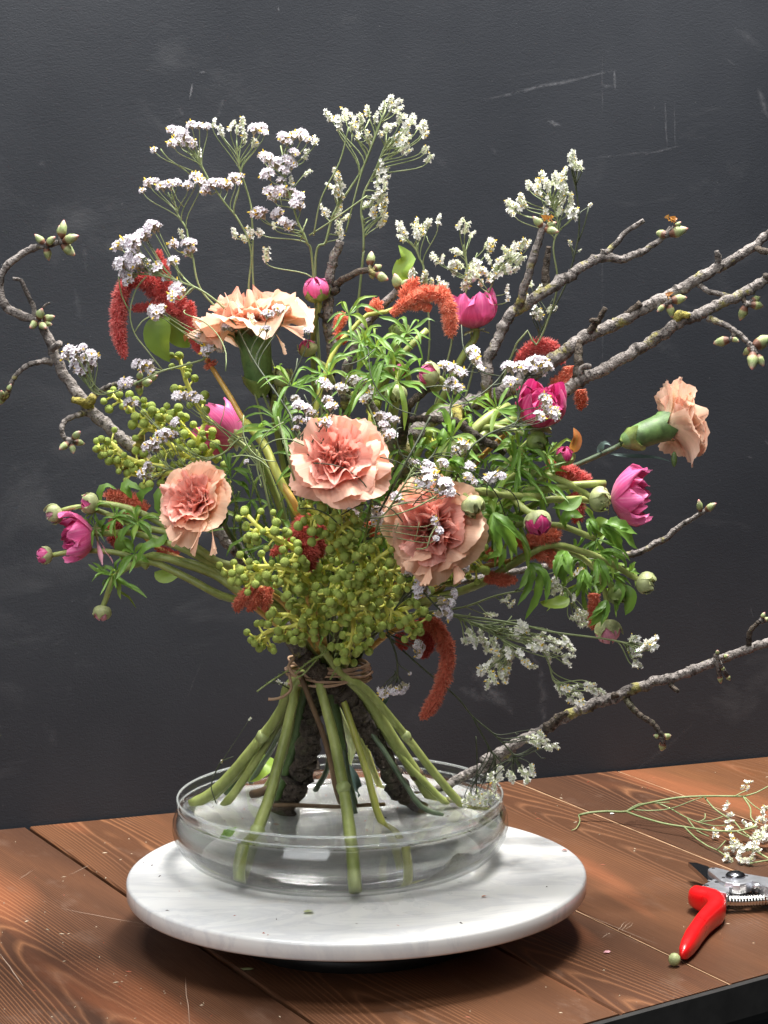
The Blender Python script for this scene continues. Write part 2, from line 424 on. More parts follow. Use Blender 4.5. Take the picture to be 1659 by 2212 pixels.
# scratches in the varnish
SCR = [((130, 1962), (330, 2000), .7), ((280, 1998), (420, 2022), .5), ((215, 1868), (248, 1850), .9), ((0, 2060), (50, 2130), 1.2), ((400, 2110), (408, 2212), .7),
       ((150, 1890), (205, 1862), .5), ((1335, 2010), (1352, 1990), .6), ((1343, 2010), (1360, 1992), .6), ((1352, 2008), (1368, 1994), .5), ((1300, 2026), (1312, 2016), .5),
       ((40, 1900), (70, 1880), .5), ((1240, 1965), (1420, 2040), .5)]
for p0, p1, w in SCR:
    b = MB(); A0 = ptz(*p0, .0003); A1 = ptz(*p1, .0003); d = (A1 - A0).normalized(); nn = Vector((-d.y, d.x, 0))
    n = 5
    for i in range(n + 1):
        t = i / n; ww = w * .00035 * math.sin(math.pi * (.08 + .84 * t)); c_ = A0.lerp(A1, t) + nn * rt.uniform(-1, 1) * .0006
        b.v += [c_ + nn * ww, c_ - nn * ww]; b.a += [0, 0]
    for i in range(n): b.f.append((2 * i, 2 * i + 1, 2 * i + 3, 2 * i + 2)); b.m.append(0)
    b.build('scratch', M['scratch'], table, False)

# ---------------------------------------------------------------- marble board on its turntable
ZT = .051
board = thing('marble_board', 'round white marble turntable board carrying the glass bowl', 'turntable', (0, 0, 0))
b = MB(); e = .0022
prof = [(0.02, .0365)] + [(.177, .0365), (.1792, .0372), (.18, .0387)] + [(.18, ZT - .0026), (.1793, ZT - .0008), (.1775, ZT), (.15, ZT), (.1, ZT), (.05, ZT), (.004, ZT)]
b.lathe(prof, 128, (0, 0, 0)); b.build('slab', M['marble'], board)
b = MB(); b.lathe([(.10, .012), (.112, .014), (.118, .022), (.118, .036), (.05, .036)], 64, (0, .0, 0)); b.build('foot', M['turntable_wood'], board)
b = MB(); b.lathe([(.09, .0004), (.098, .0004), (.098, .012), (.09, .012)], 48, (0, 0, 0)); b.build('base_ring', M['dark_edge'], board)

# ---------------------------------------------------------------- glass bowl
BC = Vector((-.0128, .036, ZT + .0006)); WL = .0415
BS = 1.03
outer = [(.0, 0), (.05, 0), (.100, 0), (.111, .0018), (.1185, .0062), (.1245, .0125), (.1288, .0205), (.1303, .0275), (.1297, .0340), (.1278, .0400), (.1262, .0428), (.1257, .0450), (.1262, .0475), (.1266, .0515)]
inner = [(.1258, .0525), (.1246, .0515), (.1241, .0475), (.1236, .0450), (.1241, .0426), (.1257, .0396), (.1274, .0336), (.1279, .0275), (.1264, .0210), (.1224, .0138), (.1168, .0082), (.109, .0042), (.098, .0032), (.05, .0030), (0, .0030)]
outer = [(r * BS, z) for r, z in outer]; inner = [(r * BS, z) for r, z in inner]
bowl = thing('glass_bowl', 'shallow round clear glass bowl of water holding the flower stems', 'bowl', BC)
def lathe_poles(b, prof, seg, c):
    base = len(b.v)
    rings = []
    for (r, z) in prof:
        if r == 0: rings.append([len(b.v)]); b.v.append(Vector(c) + Vector((0, 0, z))); b.a.append(0)
        else:
            rings.append([len(b.v) + q for q in range(seg)])
            for q in range(seg):
                an = 2 * math.pi * q / seg; b.v.append(Vector(c) + Vector((r * math.cos(an), r * math.sin(an), z))); b.a.append(0)
    for A0, B0 in zip(rings, rings[1:]):
        for q in range(seg):
            q2 = (q + 1) % seg
            if len(A0) == 1: b.f.append((A0[0], B0[q2], B0[q]))
            elif len(B0) == 1: b.f.append((A0[q], A0[q2], B0[0]))
            else: b.f.append((A0[q], A0[q2], B0[q2], B0[q]))
            b.m.append(0)
b = MB(); lathe_poles(b, outer + inner, 128, BC); b.build('bowl_wall', M['bowl_glass'], bowl)
# water fills the bowl up to the inner wall
wp = [(0, .0033), (.05, .0033), (.097, .0036), (.1080, .0047), (.1160, .0086), (.1216, .0142), (.1256, .0212), (.1271, .0275), (.1266, .0336), (.1250, .0396), (.1240, WL), (.1222, WL - .0007), (.115, WL - .0011), (.06, WL - .0011), (0, WL - .0011)]
wp = [(r * BS, z) for r, z in wp]
b = MB(); lathe_poles(b, wp, 128, BC); 
for fi, f_ in enumerate(b.f):
    zz = sum(b.v[q].z for q in f_) / len(f_) - BC.z
    b.m[fi] = 2 if zz < .0060 else (1 if zz < WL - .0015 else 0)
water = b.build('water', (M['water'], M['water_side'], M['water_base']), bowl)
WZ = BC.z + WL - .001

# lip and the seam below it; pale colour stands in for their highlights
def ring(name, r, z, t):
    b = MB(); prof = [(r + t * math.cos(q * math.pi / 4), z + t * 1.15 * math.sin(q * math.pi / 4)) for q in range(8)]
    b.lathe(prof, 128, BC, 0, True); return b.build(name, M['lip_glass'], bowl)
k = NT('lip_glass'); k.base((.82, .86, .84)); k.set(Roughness=.06, Alpha=.26, Specular_IOR_Level=1.0); M['lip_glass'] = k.mat
ring('lip', .1257 * BS, .0523, .0009); ring('seam', .1252 * BS, .0448, .0006)

# ================================================================ plant materials
def leafmat(name, lo, hi, rough=.38, transl=.32, tcol=(.16, .30, .03), rib=(.20, .32, .08)):
    k = NT(name); o = k.obj(); nz = k.noise(o, 55, 3, .5)
    c = k.mix(k.vramp(nz, .3, .7), lo, hi)
    c = k.mix(k.math('MULTIPLY', k.rnd(), .35), c, tuple(min(1, x * 1.5) for x in hi))
    t = k.math('ABSOLUTE', k.tone()); c = k.mix(k.math('MULTIPLY', k.math('SUBTRACT', 1.0, k.vramp(t, 0, .16)), .45), c, rib)
    k.base(c); k.set(Roughness=rough, Specular_IOR_Level=.45)
    k.bump(k.noise(k.scale(o, (1, 1, 1)), 260, 2, .5), .25, .0005)
    k.translucent(tcol, transl); M[name] = k.mat
leafmat('leaf', (.075, .165, .025), (.17, .31, .055), .46, .40, (.24, .42, .05))
leafmat('leaf_light', (.13, .24, .035), (.24, .36, .06), .45, .4, (.38, .48, .05))
leafmat('leaf_blue', (.045, .085, .075), (.085, .13, .115), .5, .12, (.06, .1, .06), (.12, .17, .15))
leafmat('leaf_amber', (.36, .22, .05), (.45, .13, .04), .45, .4, (.5, .25, .05))
def stemmat(name, lo, hi, rough=.42, scale=(1, 1, .25)):
    k = NT(name); o = k.obj(); nz = k.noise(k.scale(o, scale), 130, 4, .6); big = k.noise(o, 28, 3, .6)
    c = k.mix(k.vramp(nz, .3, .7), lo, hi); c = k.mix(k.math('MULTIPLY', k.vramp(big, .42, .66), .7), c, tuple(x * .62 for x in lo))
    k.base(c); k.set(Roughness=rough, Specular_IOR_Level=.45); k.bump(nz, .2, .0004)
    k.put(k.p.inputs['Subsurface Weight'], .12); k.p.inputs['Subsurface Radius'].default_value = (.002, .003, .001)
    M[name] = k.mat
stemmat('stem_green', (.25, .30, .075), (.42, .47, .16), .45)
stemmat('stem_dark', (.05, .10, .025), (.10, .17, .045))
stemmat('stem_pale', (.33, .40, .14), (.46, .52, .22))
stemmat('stem_blue', (.055, .085, .045), (.12, .16, .085))
stemmat('stem_amber', (.50, .25, .06), (.58, .42, .10))
stemmat('stem_yellow', (.40, .42, .08), (.52, .52, .13))
stemmat('wiry_stem', (.20, .26, .10), (.34, .38, .19), .6)
stemmat('wiry_dark', (.045, .06, .03), (.10, .115, .06), .6)
stemmat('twig_brown', (.10, .06, .03), (.20, .125, .065), .7)
stemmat('raffia', (.36, .22, .13), (.52, .35, .23), .7, (1, 1, .6))
def barkmat(name, lo, hi, dark, lichen, lich=.3):
    k = NT(name); o = k.obj()
    nz = k.noise(o, 180, 5, .65); big = k.noise(o, 60, 3, .6); sp = k.noise(o, 330, 3, .6); li = k.noise(o, 48, 4, .65)
    c = k.mix(k.vramp(nz, .3, .7), lo, hi)
    c = k.mix(k.math('MULTIPLY', k.vramp(big, .50, .66), .75), c, dark)
    c = k.mix(k.math('MULTIPLY', k.vramp(sp, .55, .64), .85), c, dark)
    c = k.mix(k.math('MULTIPLY', k.vramp(li, .57, .65), lich), c, lichen)
    c = k.mix(k.math('MULTIPLY', k.vramp(k.tone(), .5, 1.0), k.vramp(k.noise(o, 90, 3, .6), .35, .6)), c, dark)
    k.base(c); k.set(Roughness=.8, Specular_IOR_Level=.3)
    k.bump(k.math('ADD', nz, k.math('MULTIPLY', sp, .8)), 1.0, .0030); M[name] = k.mat
barkmat('bark', (.13, .112, .10), (.36, .32, .295), (.030, .024, .021), (.30, .27, .055), .75)
barkmat('bark_wet', (.060, .046, .034), (.135, .105, .080), (.022, .017, .014), (.11, .12, .06), .4)
barkmat('lichen', (.24, .21, .05), (.40, .34, .08), (.09, .08, .03), (.5, .33, .05), .6)
k = NT('bud'); o = k.obj(); c = k.ramp(k.tone(), [(0, (.09, .024, .017)), (.24, (.17, .065, .038)), (.33, (.32, .33, .15)), (.62, (.27, .35, .14)), (.84, (.42, .40, .24)), (1, (.72, .25, .27))])
c = k.mix(k.math('MULTIPLY', k.vramp(k.noise(o, 300, 3, .6), .5, .7), .4), c, (.17, .21, .07)); k.base(c); k.set(Roughness=.55); k.bump(k.noise(o, 420, 2, .5), .3, .0005); M['bud'] = k.mat
def petalmat(name, base, mid, edge, transl, tcol, rough=.55):
    k = NT(name); o = k.obj(); t = k.tone()
    c = k.ramp(t, [(0, base), (.45, mid), (1, edge)])
    r = k.rnd(); c = k.mix(k.math('MULTIPLY', r, .4), c, tuple(min(1, x * 1.12) for x in edge))
    ac = k.node('ShaderNodeAttribute', attribute_name='across').outputs['Fac']
    cv = k.node('ShaderNodeCombineXYZ'); k.put(cv.inputs[0], k.math('MULTIPLY', ac, 9.0)); k.put(cv.inputs[1], k.math('MULTIPLY', t, 1.1)); k.put(cv.inputs[2], k.math('MULTIPLY', r, 40.0))
    vein = k.noise(cv.outputs[0], 1.0, 4, .65)
    c = k.mix(k.math('MULTIPLY', k.vramp(vein, .45, .72), .45), c, tuple(x * .72 for x in mid))
    c = k.mix(k.math('MULTIPLY', k.vramp(vein, .50, .28), .35), c, tuple(min(1, x * .5 + .48) for x in edge))
    blot = k.noise(o, 90, 3, .6); c = k.mix(k.math('MULTIPLY', k.vramp(blot, .5, .75), .3), c, tuple(x * .82 for x in mid))
    k.base(c); k.set(Roughness=rough, Specular_IOR_Level=.35); k.put(k.p.inputs['Sheen Weight'], .15)
    k.bump(vein, .35, .0005); k.translucent(c, transl); M[name] = k.mat
petalmat('peach_petal', (.91, .69, .38), (.93, .54, .36), (.94, .55, .42), .40, None)
petalmat('salmon_petal', (.74, .23, .15), (.84, .30, .22), (.93, .47, .38), .32, None)
petalmat('cream_petal', (.92, .80, .46), (.93, .70, .46), (.94, .62, .47), .40, None)
petalmat('buff_petal', (.91, .62, .38), (.92, .53, .36), (.94, .60, .42), .40, None)
petalmat('pink_petal', (.72, .20, .36), (.74, .075, .27), (.82, .17, .41), .30, None, .42)
petalmat('magenta_petal', (.55, .05, .20), (.52, .018, .13), (.66, .05, .23), .26, None, .42)
petalmat('light_pink_petal', (.82, .42, .46), (.82, .30, .43), (.88, .46, .55), .34, None, .42)
def tassel(name, lo, hi):
    k = NT(name); c = k.mix(k.tone(), lo, hi); c = k.mix(k.math('MULTIPLY', k.vramp(k.noise(k.obj(), 220, 2, .5), .5, .7), .4), c, lo)
    k.base(c); k.set(Roughness=.8, Specular_IOR_Level=.2); k.translucent(c, .3); M[name] = k.mat
tassel('tassel_red', (.62, .070, .066), (.96, .44, .39))
tassel('tassel_coral', (.76, .17, .09), (.95, .52, .37))
tassel('tassel_dark', (.48, .065, .055), (.80, .25, .20))
tassel('tassel_rust', (.62, .13, .075), (.90, .42, .28))
k = NT('berry'); o = k.obj(); nz = k.noise(o, 1500, 2, .5); c = k.ramp(nz, [(.3, (.30, .40, .065)), (.7, (.50, .58, .15))]); c = k.mix(k.math('MULTIPLY', k.rnd(), .4), c, (.26, .36, .06))
k.base(c); k.set(Roughness=.6, Specular_IOR_Level=.35); k.bump(nz, .7, .0005); M['berry'] = k.mat
stemmat('berry_stalk', (.74, .74, .11), (.86, .84, .24), .5)
def floret(name, c1, c2):
    k = NT(name); c = k.mix(k.rnd(), c1, c2); k.base(c); k.set(Roughness=.6, Specular_IOR_Level=.3); k.translucent(c, .2); M[name] = k.mat
floret('floret_lilac', (.89, .84, .89), (.91, .88, .91))
floret('floret_white', (.90, .89, .82), (.90, .90, .86))
plain('floret_eye', (.60, .46, .54), .7)
plain('calyx_brown', (.42, .36, .24), .7, 0, .3, 300)
plain('calyx_green', (.64, .68, .44), .7, 0, .3, 300)
plain('floret_yellow', (.80, .56, .06), .6)
plain('sepal', (.20, .27, .07), .5, 0, .45, 130, .2, .2)
plain('sepal_pale', (.46, .50, .24), .5, 0, .3, 130, .2, .25)
plain('calyx_tube', (.105, .185, .055), .5, 0, .5, 90, .3)

# ================================================================ plant builders
rng = random.Random(42)
def dome(x, y, off=0.0):
    """depth of the front of the bouquet at a traced place: it bulges towards the viewer"""
    r2 = ((x - 715) / 520) ** 2 + ((y - 1010) / 470) ** 2
    return .02 - .15 * math.sqrt(max(0.0, 1 - r2)) + off
def DP(t, u, v, off=0.0):
    x, y = tx(t, u, v); return pt(x, y, dome(x, y, off))
def XP(x, y, off=0.0): return pt(x, y, dome(x, y, off))
def jit(v, a, r=rng): return v + Vector((r.uniform(-a, a), r.uniform(-a, a), r.uniform(-a, a)))
PX = 1 / 2750.0                    # metres for one traced unit at the bouquet

def limb(parent, pts, name='twig', mat='bark', rough=.22, seg=9, ringed=False, step=.0028, seed=0):
    """bark-covered twig; pts are (tile, u, v, depth, radius)"""
    ps = [P(a, b_, c_, d_) if isinstance(a, str) else pt(a, b_, c_) for (a, b_, c_, d_, *_r) in [(p + (None,)) if isinstance(p[0], str) else (p[0], p[1], p[2], None, p[3]) for p in pts]]
    rs = [p[-1] for p in pts]
    pp, rr = spline(ps, step * .62, rs)
    tn = [0.0] * len(pp)
    r2 = random.Random(seed + len(pp))
    for i in range(len(pp)):
        if ringed:
            rr[i] *= 1.08 + .13 * math.sin(i * 2.1); tn[i] = .98 if math.sin(i * 2.1) < -.2 else .35
        else:
            rr[i] *= 1 + .10 * noise.noise(Vector((i * .35, seed * 7.1, 0)))
            q = r2.random()
            if q < .06: rr[i] *= 1.22; tn[i] = .95
            elif q < .24: rr[i] *= 1.05; tn[i] = r2.uniform(.6, .95)
        pp[i] = pp[i] + Vector((noise.noise(Vector((i * .21, seed, 1))), noise.noise(Vector((i * .21, seed, 5))), noise.noise(Vector((i * .21, seed, 9))))) * rr[i] * .35
    b = MB(); b.tube(pp, rr, seg, 0, rough, tn, True, seed)
    o = b.build(name, M[mat], parent)
    return o
_budmesh = []
def bud_mesh(v):
    b = MB(); seg, n = 10, 11; vs = []; ts = []
    for i in range(n + 1):
        t = i / n
        r = .30 * (math.sin(math.pi * min(1, t * .92 + .06)) ** .75) * (1 - .35 * t) if t < 1 else .012
        if t < .16: r = .13 + t * .5
        for q in range(seg):
            an = 2 * math.pi * q / seg + t * (1.2 + v)
            rr = r * (1 + .10 * math.sin(3 * an + t * 9 * (1 + .2 * v)) * math.sin(math.pi * t))
            vs.append(Vector((rr * math.cos(an), rr * math.sin(an) * (.86 + .1 * v), t))); ts.append(t)
    fs = [(i * seg + q, i * seg + (q + 1) % seg, (i + 1) * seg + (q + 1) % seg, (i + 1) * seg + q) for i in range(n) for q in range(seg)]
    fs.append(tuple(n * seg + q for q in range(seg)))
    b.add(vs, fs, 0, ts)
    return b.mesh('bud', M['bud'])
def bud(parent, pos, direction, length, fat=1.0):
    if not _budmesh: _budmesh.extend([bud_mesh(0), bud_mesh(.6), bud_mesh(1.2)])
    m = Matrix.Translation(pos) @ frame(direction, rng.uniform(0, 6)) @ Matrix.Diagonal((length * fat * 1.15, length * fat * 1.15, length, 1))
    return inst('bud', rng.choice(_budmesh), parent, m)
def buds(parent, base, tips, Y, wide=1.0):
    """buds that spring from one spur; base and tips are traced points"""
    t, u, v = base; B = P(t, u, v, Y)
    for tt in tips:
        T = P(t, tt[0], tt[1], Y + rng.uniform(-.008, .006))
        d = T - B
        L = max(d.length, .009)
        ln = (tt[2] if len(tt) > 2 else 30) * .9 * PX
        st = T - d.normalized() * ln * .62
        bud(parent, st, d + Vector((0, 0, .1 * L)), ln, wide)
        bb = MB(); bb.tube([B, B.lerp(st, .5) + Vector((0, 0, -.0006)), st + d.normalized() * ln * .08], [.0021, .0017, .0019], 7, 0, .3, .7); bb.build('bud_stalk', M['bark'], parent)

def stem(parent, pts, r0, r1, mat, name='stem', seg=8, step=.006, wob=.0):
    pp, rr = spline(pts, step, [r0 + (r1 - r0) * i / (len(pts) - 1) for i in range(len(pts))])
    if wob: pp = [p + Vector((noise.noise(p * 40), noise.noise(p * 40 + Vector((9, 0, 0))), 0)) * wob for p in pp]
    b = MB(); b.tube(pp, rr, seg, 0, .08); return b.build(name, M[mat], parent)

def leaf(parent, pts, width, mat='leaf', fold=.35, wave=.12, tooth=0.0, n=11, name='leaf', up=None, peak=.45):
    pp = spline(pts, max(.001, sum((pts[i + 1] - pts[i]).length for i in range(len(pts) - 1)) / n))
    N = len(pp) - 1
    upv = Vector(up) if up is not None else Vector((rng.uniform(-.4, .4), -.75, .8))
    b = MB(); cols = (-1, -.5, 0, .5, 1); ph = rng.uniform(0, 6)
    for i, p in enumerate(pp):
        t = i / N
        w = width * .5 * max(.03, (math.sin(math.pi * min(1, t ** (math.log(.5) / math.log(peak)))) ** .85 if 0 < t < 1 else 0))
        if tooth and i % 2: w *= 1 + tooth
        tg = (pp[min(i + 1, N)] - pp[max(i - 1, 0)]).normalized()
        sd = tg.cross(upv); sd = sd.normalized() if sd.length > 1e-5 else tg.orthogonal().normalized()
        nn = sd.cross(tg).normalized()
        for c in cols:
            q = p + sd * (c * w) + nn * (abs(c) * w * fold + wave * w * math.sin(t * 9 + ph + (2 if c > 0 else 0)) * c * c)
            b.v.append(q); b.a.append(c)
    for i in range(N):
        for k_ in range(4): b.f.append((i * 5 + k_, i * 5 + k_ + 1, i * 5 + k_ + 6, i * 5 + k_ + 5)); b.m.append(0)
    return b.build(name, M[mat], parent)
def whorl(parent, node, axis, n, L, W, mat='leaf', r=rng, spread=(.7, 1.5), light=.25):
    axis = Vector(axis).normalized(); x = axis.orthogonal().normalized(); y = axis.cross(x)
    a0 = r.uniform(0, 6); n += 3; W *= .8
    for i in range(n):
        a_ = a0 + 2 * math.pi * i / n + r.uniform(-.35, .35); th = r.uniform(*spread); l = L * r.uniform(.6, 1.25)
        rad = x * math.cos(a_) + y * math.sin(a_)
        d = axis * math.cos(th) + rad * math.sin(th)
        p1 = node + d * l * .5; th2 = th + r.uniform(.3, .9) * r.choice((1, 1, -.7))
        d2 = axis * math.cos(th2) + rad * math.sin(th2) + Vector((0, 0, -.25))
        p2 = p1 + d2 * l * .35; p3 = p2 + (d2 + jit(Vector((0, 0, -.45)), .5, r)) * l * .22
        leaf(parent, [node, p1, p2, p3], W * r.uniform(.45, 1.05), mat if r.random() > light else 'leaf_light', r.uniform(.2, .6), .25, n=9, peak=.55)

def petal(b, fr, org, phi, L, W, th0, th1, z0=0.0, r0=.001, nu=8, nv=7, ruffle=0.0, freq=3.0, serr=0.0, wrap=.01, kind='fan', rnd=rng, mat=0, curve=0.0):
    r, z = r0, z0; vs = []; ts = []; us = []
    ph = rnd.uniform(0, 6); ph2 = rnd.uniform(0, 6); tw = rnd.uniform(-.25, .25)
    se = [rnd.uniform(-1, 1) + (.6 if i % 2 else -.6) for i in range(nu + 1)]
    for j in range(nv + 1):
        v = j / nv; sm = v * v * (3 - 2 * v); th = th0 + (th1 - th0) * sm + curve * v * v
        if j: r += L / nv * math.sin(th); z += L / nv * math.cos(th)
        w = W * ((.16 + .84 * v ** .85) if kind == 'fan' else (math.sin(math.pi * (.12 + .70 * v ** .85)) if v < 1 else .40))
        for i in range(nu + 1):
            u = -1 + 2 * i / nu
            back = L * (.17 * abs(u) ** 2.6 if kind == 'fan' else .26 * u * u) * v ** 3 - serr * L * se[i] * v ** 5
            d = (.016 * L * v ** 6 * math.sin(9.5 * u * math.pi + ph2) if kind == 'fan' else 0) + ruffle * L * v * v * (math.sin(freq * math.pi * u * .5 + ph) + .5 * math.sin(freq * 1.9 * u + ph2 + v * 3))
            rr = r - math.sin(th) * back + math.cos(th) * d
            zz = z - math.cos(th) * back - math.sin(th) * d
            rr = max(rr, .0004)
            an = phi + tw * v + u * w / max(rr, wrap)
            vs.append(org + fr @ Vector((rr * math.cos(an), rr * math.sin(an), zz))); ts.append(v); us.append(u)
    fs = [(j * (nu + 1) + i, j * (nu + 1) + i + 1, (j + 1) * (nu + 1) + i + 1, (j + 1) * (nu + 1) + i) for j in range(nv) for i in range(nu)]
    b.add(vs, fs, mat, ts); b.c = (b.c or []) + us

R_ = math.radians
def carnation(label, base, axis, R, seed, mats=('peach_petal', 'salmon_petal'), back=False, stem_pts=None, bend=0.0, stem_r=.0020, leaves=(), openness=1.0, cal=1.0, ruf_k=1.0, spread=13, drops=()):
    """base = where the petals leave the green calyx tube"""
    r = random.Random(seed); axis = Vector(axis).normalized(); fr = frame(axis, r.uniform(0, 6)).to_3x3()
    root = thing('carnation', label, 'carnation', base, 'peach carnations in the arrangement')
    rings = [(8, 1.02, .62, 22, 98 * openness, .09, 2.4, mats[0]), (9, .96, .56, 14, 80 * openness, .11, 2.8, mats[0]), (9, .88, .46, 10, 62 * openness, .12, 3.2, mats[1]), (10, .79, .38, 6, 44 * openness, .15, 3.4, mats[1]), (9, .71, .31, 3, 28, .18, 3.6, mats[1]), (8, .63, .25, 0, 12, .20, 3.8, mats[1]), (7, .60, .22, -5, 2, .20, 3.8, mats[1])]
    for n, Lf, Wf, a, c, ruf, fq, mt in rings:
        off = r.uniform(0, 6)
        for i in range(n):
            b = MB()
            petal(b, fr, base - axis * R * .25, off + 2 * math.pi * i / n + r.uniform(-.22, .22), R * Lf * 1.18 * r.uniform(.88, 1.10), R * Wf * r.uniform(.85, 1.2), R_(a), R_(c + r.uniform(-spread, spread)), 0, R * .05, 20, 9, ruf_k * ruf * r.uniform(.6, 1.4), fq, .016, R * .30, 'fan', r, 0, R_(r.uniform(-10, 26)))
            b.build('petal', M[mt], root)
    for p_, dr, L_, W_, mt in drops:       # loose petals that hang out of the flower
        b = MB(); petal(b, frame(dr, 0, Vector((1, 0, 0))).to_3x3(), p_, r.uniform(0, 6) if mt is None else 4.7, L_, W_, R_(12), R_(26), 0, .002, 16, 9, .07, 2.2, .02, .03, 'fan', r); b.build('petal', M[mt or mats[0]], root)
    # calyx: five-toothed green tube with small bracts below
    b = MB(); pr = [(.10, -1.02), (.17, -.95), (.24, -.75), (.275, -.48), (.29, -.22), (.31, -.08), (.35, .05)]
    vs = []; seg = 20
    for i, (rr, z) in enumerate(pr):
        for q in range(seg):
            an = 2 * math.pi * q / seg
            zz = z + (.10 * math.cos(5 * an) if i == len(pr) - 1 else 0)
            vs.append(base + fr @ Vector((rr * cal * R * math.cos(an), rr * cal * R * math.sin(an), zz * R)))
    b.add(vs, [(i * seg + q, i * seg + (q + 1) % seg, (i + 1) * seg + (q + 1) % seg, (i + 1) * seg + q) for i in range(len(pr) - 1) for q in range(seg)], 0)
    b.build('calyx', M['calyx_tube'], root)
    for q in range(4):
        b = MB(); petal(b, fr, base - axis * R * 1.05, q * math.pi / 2 + .3, R * .50, R * .22, R_(38), R_(14), 0, R * .08, 6, 5, .03, 2, 0, R * .22, 'ovate', r, 0, R_(25))
        b.build('bract', M['sepal'], root)
    if stem_pts: stem(root, [base - axis * R * .98] + stem_pts, stem_r, stem_r * 1.15, 'stem_blue')
    for lf in leaves: leaf(root, lf[0], lf[1], 'leaf_blue', .5, .05, name='leaf')
    return root
def ranunculus(label, base, axis, R, seed, mat='pink_petal', opened=20, stem_pts=None, mats2=None, stem_r=(.0022, .003), n=(6, 6, 5), name='ranunculus', group='pink ranunculus flowers in the arrangement', extra=0):
    r = random.Random(seed); axis = Vector(axis).normalized(); fr = frame(axis, r.uniform(0, 6)).to_3x3()
    root = thing(name, label, 'flower', base, group)
    for k_, nn in enumerate(n):
        off = r.uniform(0, 6); f = 1 - .16 * k_
        for i in range(nn):
            b = MB(); petal(b, fr, base, off + 2 * math.pi * i / nn + r.uniform(-.2, .2), R * 1.85 * f * r.uniform(.92, 1.08), R * .74 * f * r.uniform(.9, 1.1), R_(78 - 14 * k_), R_(opened - 13 * k_ + r.uniform(-9, 9)), 0, R * .06, 10, 9, .045, 2.6, .014, R * .55 * f, 'ovate', r, 0, R_(-18))
            b.build('petal', M[mats2 if (mats2 and k_ == 0) else mat], root)
    for i in range(5):
        b = MB(); petal(b, fr, base - axis * R * .06, 2 * math.pi * i / 5 + .4, R * .55, R * .22, R_(85), R_(100 + r.uniform(-20, 40)), 0, R * .05, 4, 4, .04, 2, 0, R * .3, 'ovate', r); b.build('sepal', M['sepal_pale'], root)
    if stem_pts: stem(root, [base + axis * R * .05] + stem_pts, stem_r[0], stem_r[1], 'stem_green')
    return root
def bud_flower(label, base, axis, R, seed, inner='pink_petal', show=.5, stem_pts=None, sep='sepal', name='ranunculus_bud', stem_r=(.0017, .0024), long=1.0):
    """closed bud: pink core in green sepals; show = how much petal is seen"""
    r = random.Random(seed); axis = Vector(axis).normalized(); fr = frame(axis, r.uniform(0, 6)).to_3x3()
    root = thing(name, label, 'flower bud', base, 'ranunculus buds in the arrangement')
    for k_ in range(5):
        b = MB(); petal(b, fr, base, 2 * math.pi * k_ / 5 + r.uniform(-.2, .2), R * 2.2 * long, R * .80, R_(80), R_(-42), 0, R * .08, 6, 8, .02, 2, .0, R * .62, 'ovate', r, 0, R_(-22)); b.build('petal', M[inner], root)
    for k_ in range(5):
        b = MB(); petal(b, fr, base - axis * R * .05, 2 * math.pi * k_ / 5 + .6, R * 2.2 * long * (1.02 - .52 * show), R * (.74 - .22 * show), R_(84), R_(-34 + 48 * show + r.uniform(-8, 10)), 0, R * .16, 6, 7, .03, 2, .01, R * .70, 'ovate', r, 0, R_(-12)); b.build('sepal', M[sep], root)
    if stem_pts: stem(root, [base + axis * R * .1] + stem_pts, stem_r[0], stem_r[1], 'stem_green')
    return root

def tassel_part(parent, pts, radii, mat, seed=0, dens=1.0, name='tassel'):
    r = random.Random(seed + 77)
    pp, rr = spline(pts, .0022, [x * .88 for x in radii]); b = MB(); n = len(pp)
    rr = [x * (1 + .24 * noise.noise(Vector((i * .45, seed, 0))) + .16 * noise.noise(Vector((i * 1.1, seed, 4)))) for i, x in enumerate(rr)]
    b.tube(pp, [x * .80 for x in rr], 9, 0, .35, .12, True, seed)
    for i in range(n - 1):
        tg = (pp[i + 1] - pp[i]); ln = tg.length; tg = tg.normalized(); x = tg.orthogonal().normalized(); y = tg.cross(x)
        cnt = int(dens * 2 * math.pi * rr[i] * ln / (.0011 ** 2)) + 1
        for _ in range(cnt):
            an = r.uniform(0, 2 * math.pi); nrm = x * math.cos(an) + y * math.sin(an)
            p = pp[i] + tg * (r.random() * ln) + nrm * rr[i] * .72
            d = (nrm + tg * r.uniform(-.2, .9) + jit(Vector((0, 0, 0)), .35, r)).normalized()
            l = rr[i] * r.uniform(.28, .62) + .0005; w = .00040 * r.uniform(.7, 1.4)
            s_ = d.orthogonal().normalized(); s2 = d.cross(s_)
            tt = r.random()
            b.add([p + s_ * w, p - s_ * w * .5 + s2 * w * .87, p - s_ * w * .5 - s2 * w * .87, p + d * l], [(0, 1, 3), (1, 2, 3), (2, 0, 3)], 0, [tt * .5, tt * .5, tt * .5, .35 + .65 * tt])
    # rounded end
    e = pp[-1]; d0 = (pp[-1] - pp[-3]).normalized()
    for _ in range(int(60 * dens)):
        d = (d0 + jit(Vector((0, 0, 0)), .9, r)).normalized(); l = rr[-1] * r.uniform(.5, 1.1); s_ = d.orthogonal().normalized() * .0005
        b.add([e + s_, e - s_, e + d * l], [(0, 1, 2)], 0, [.2, .2, r.random()])
    return b.build(name, M[mat], parent, False)

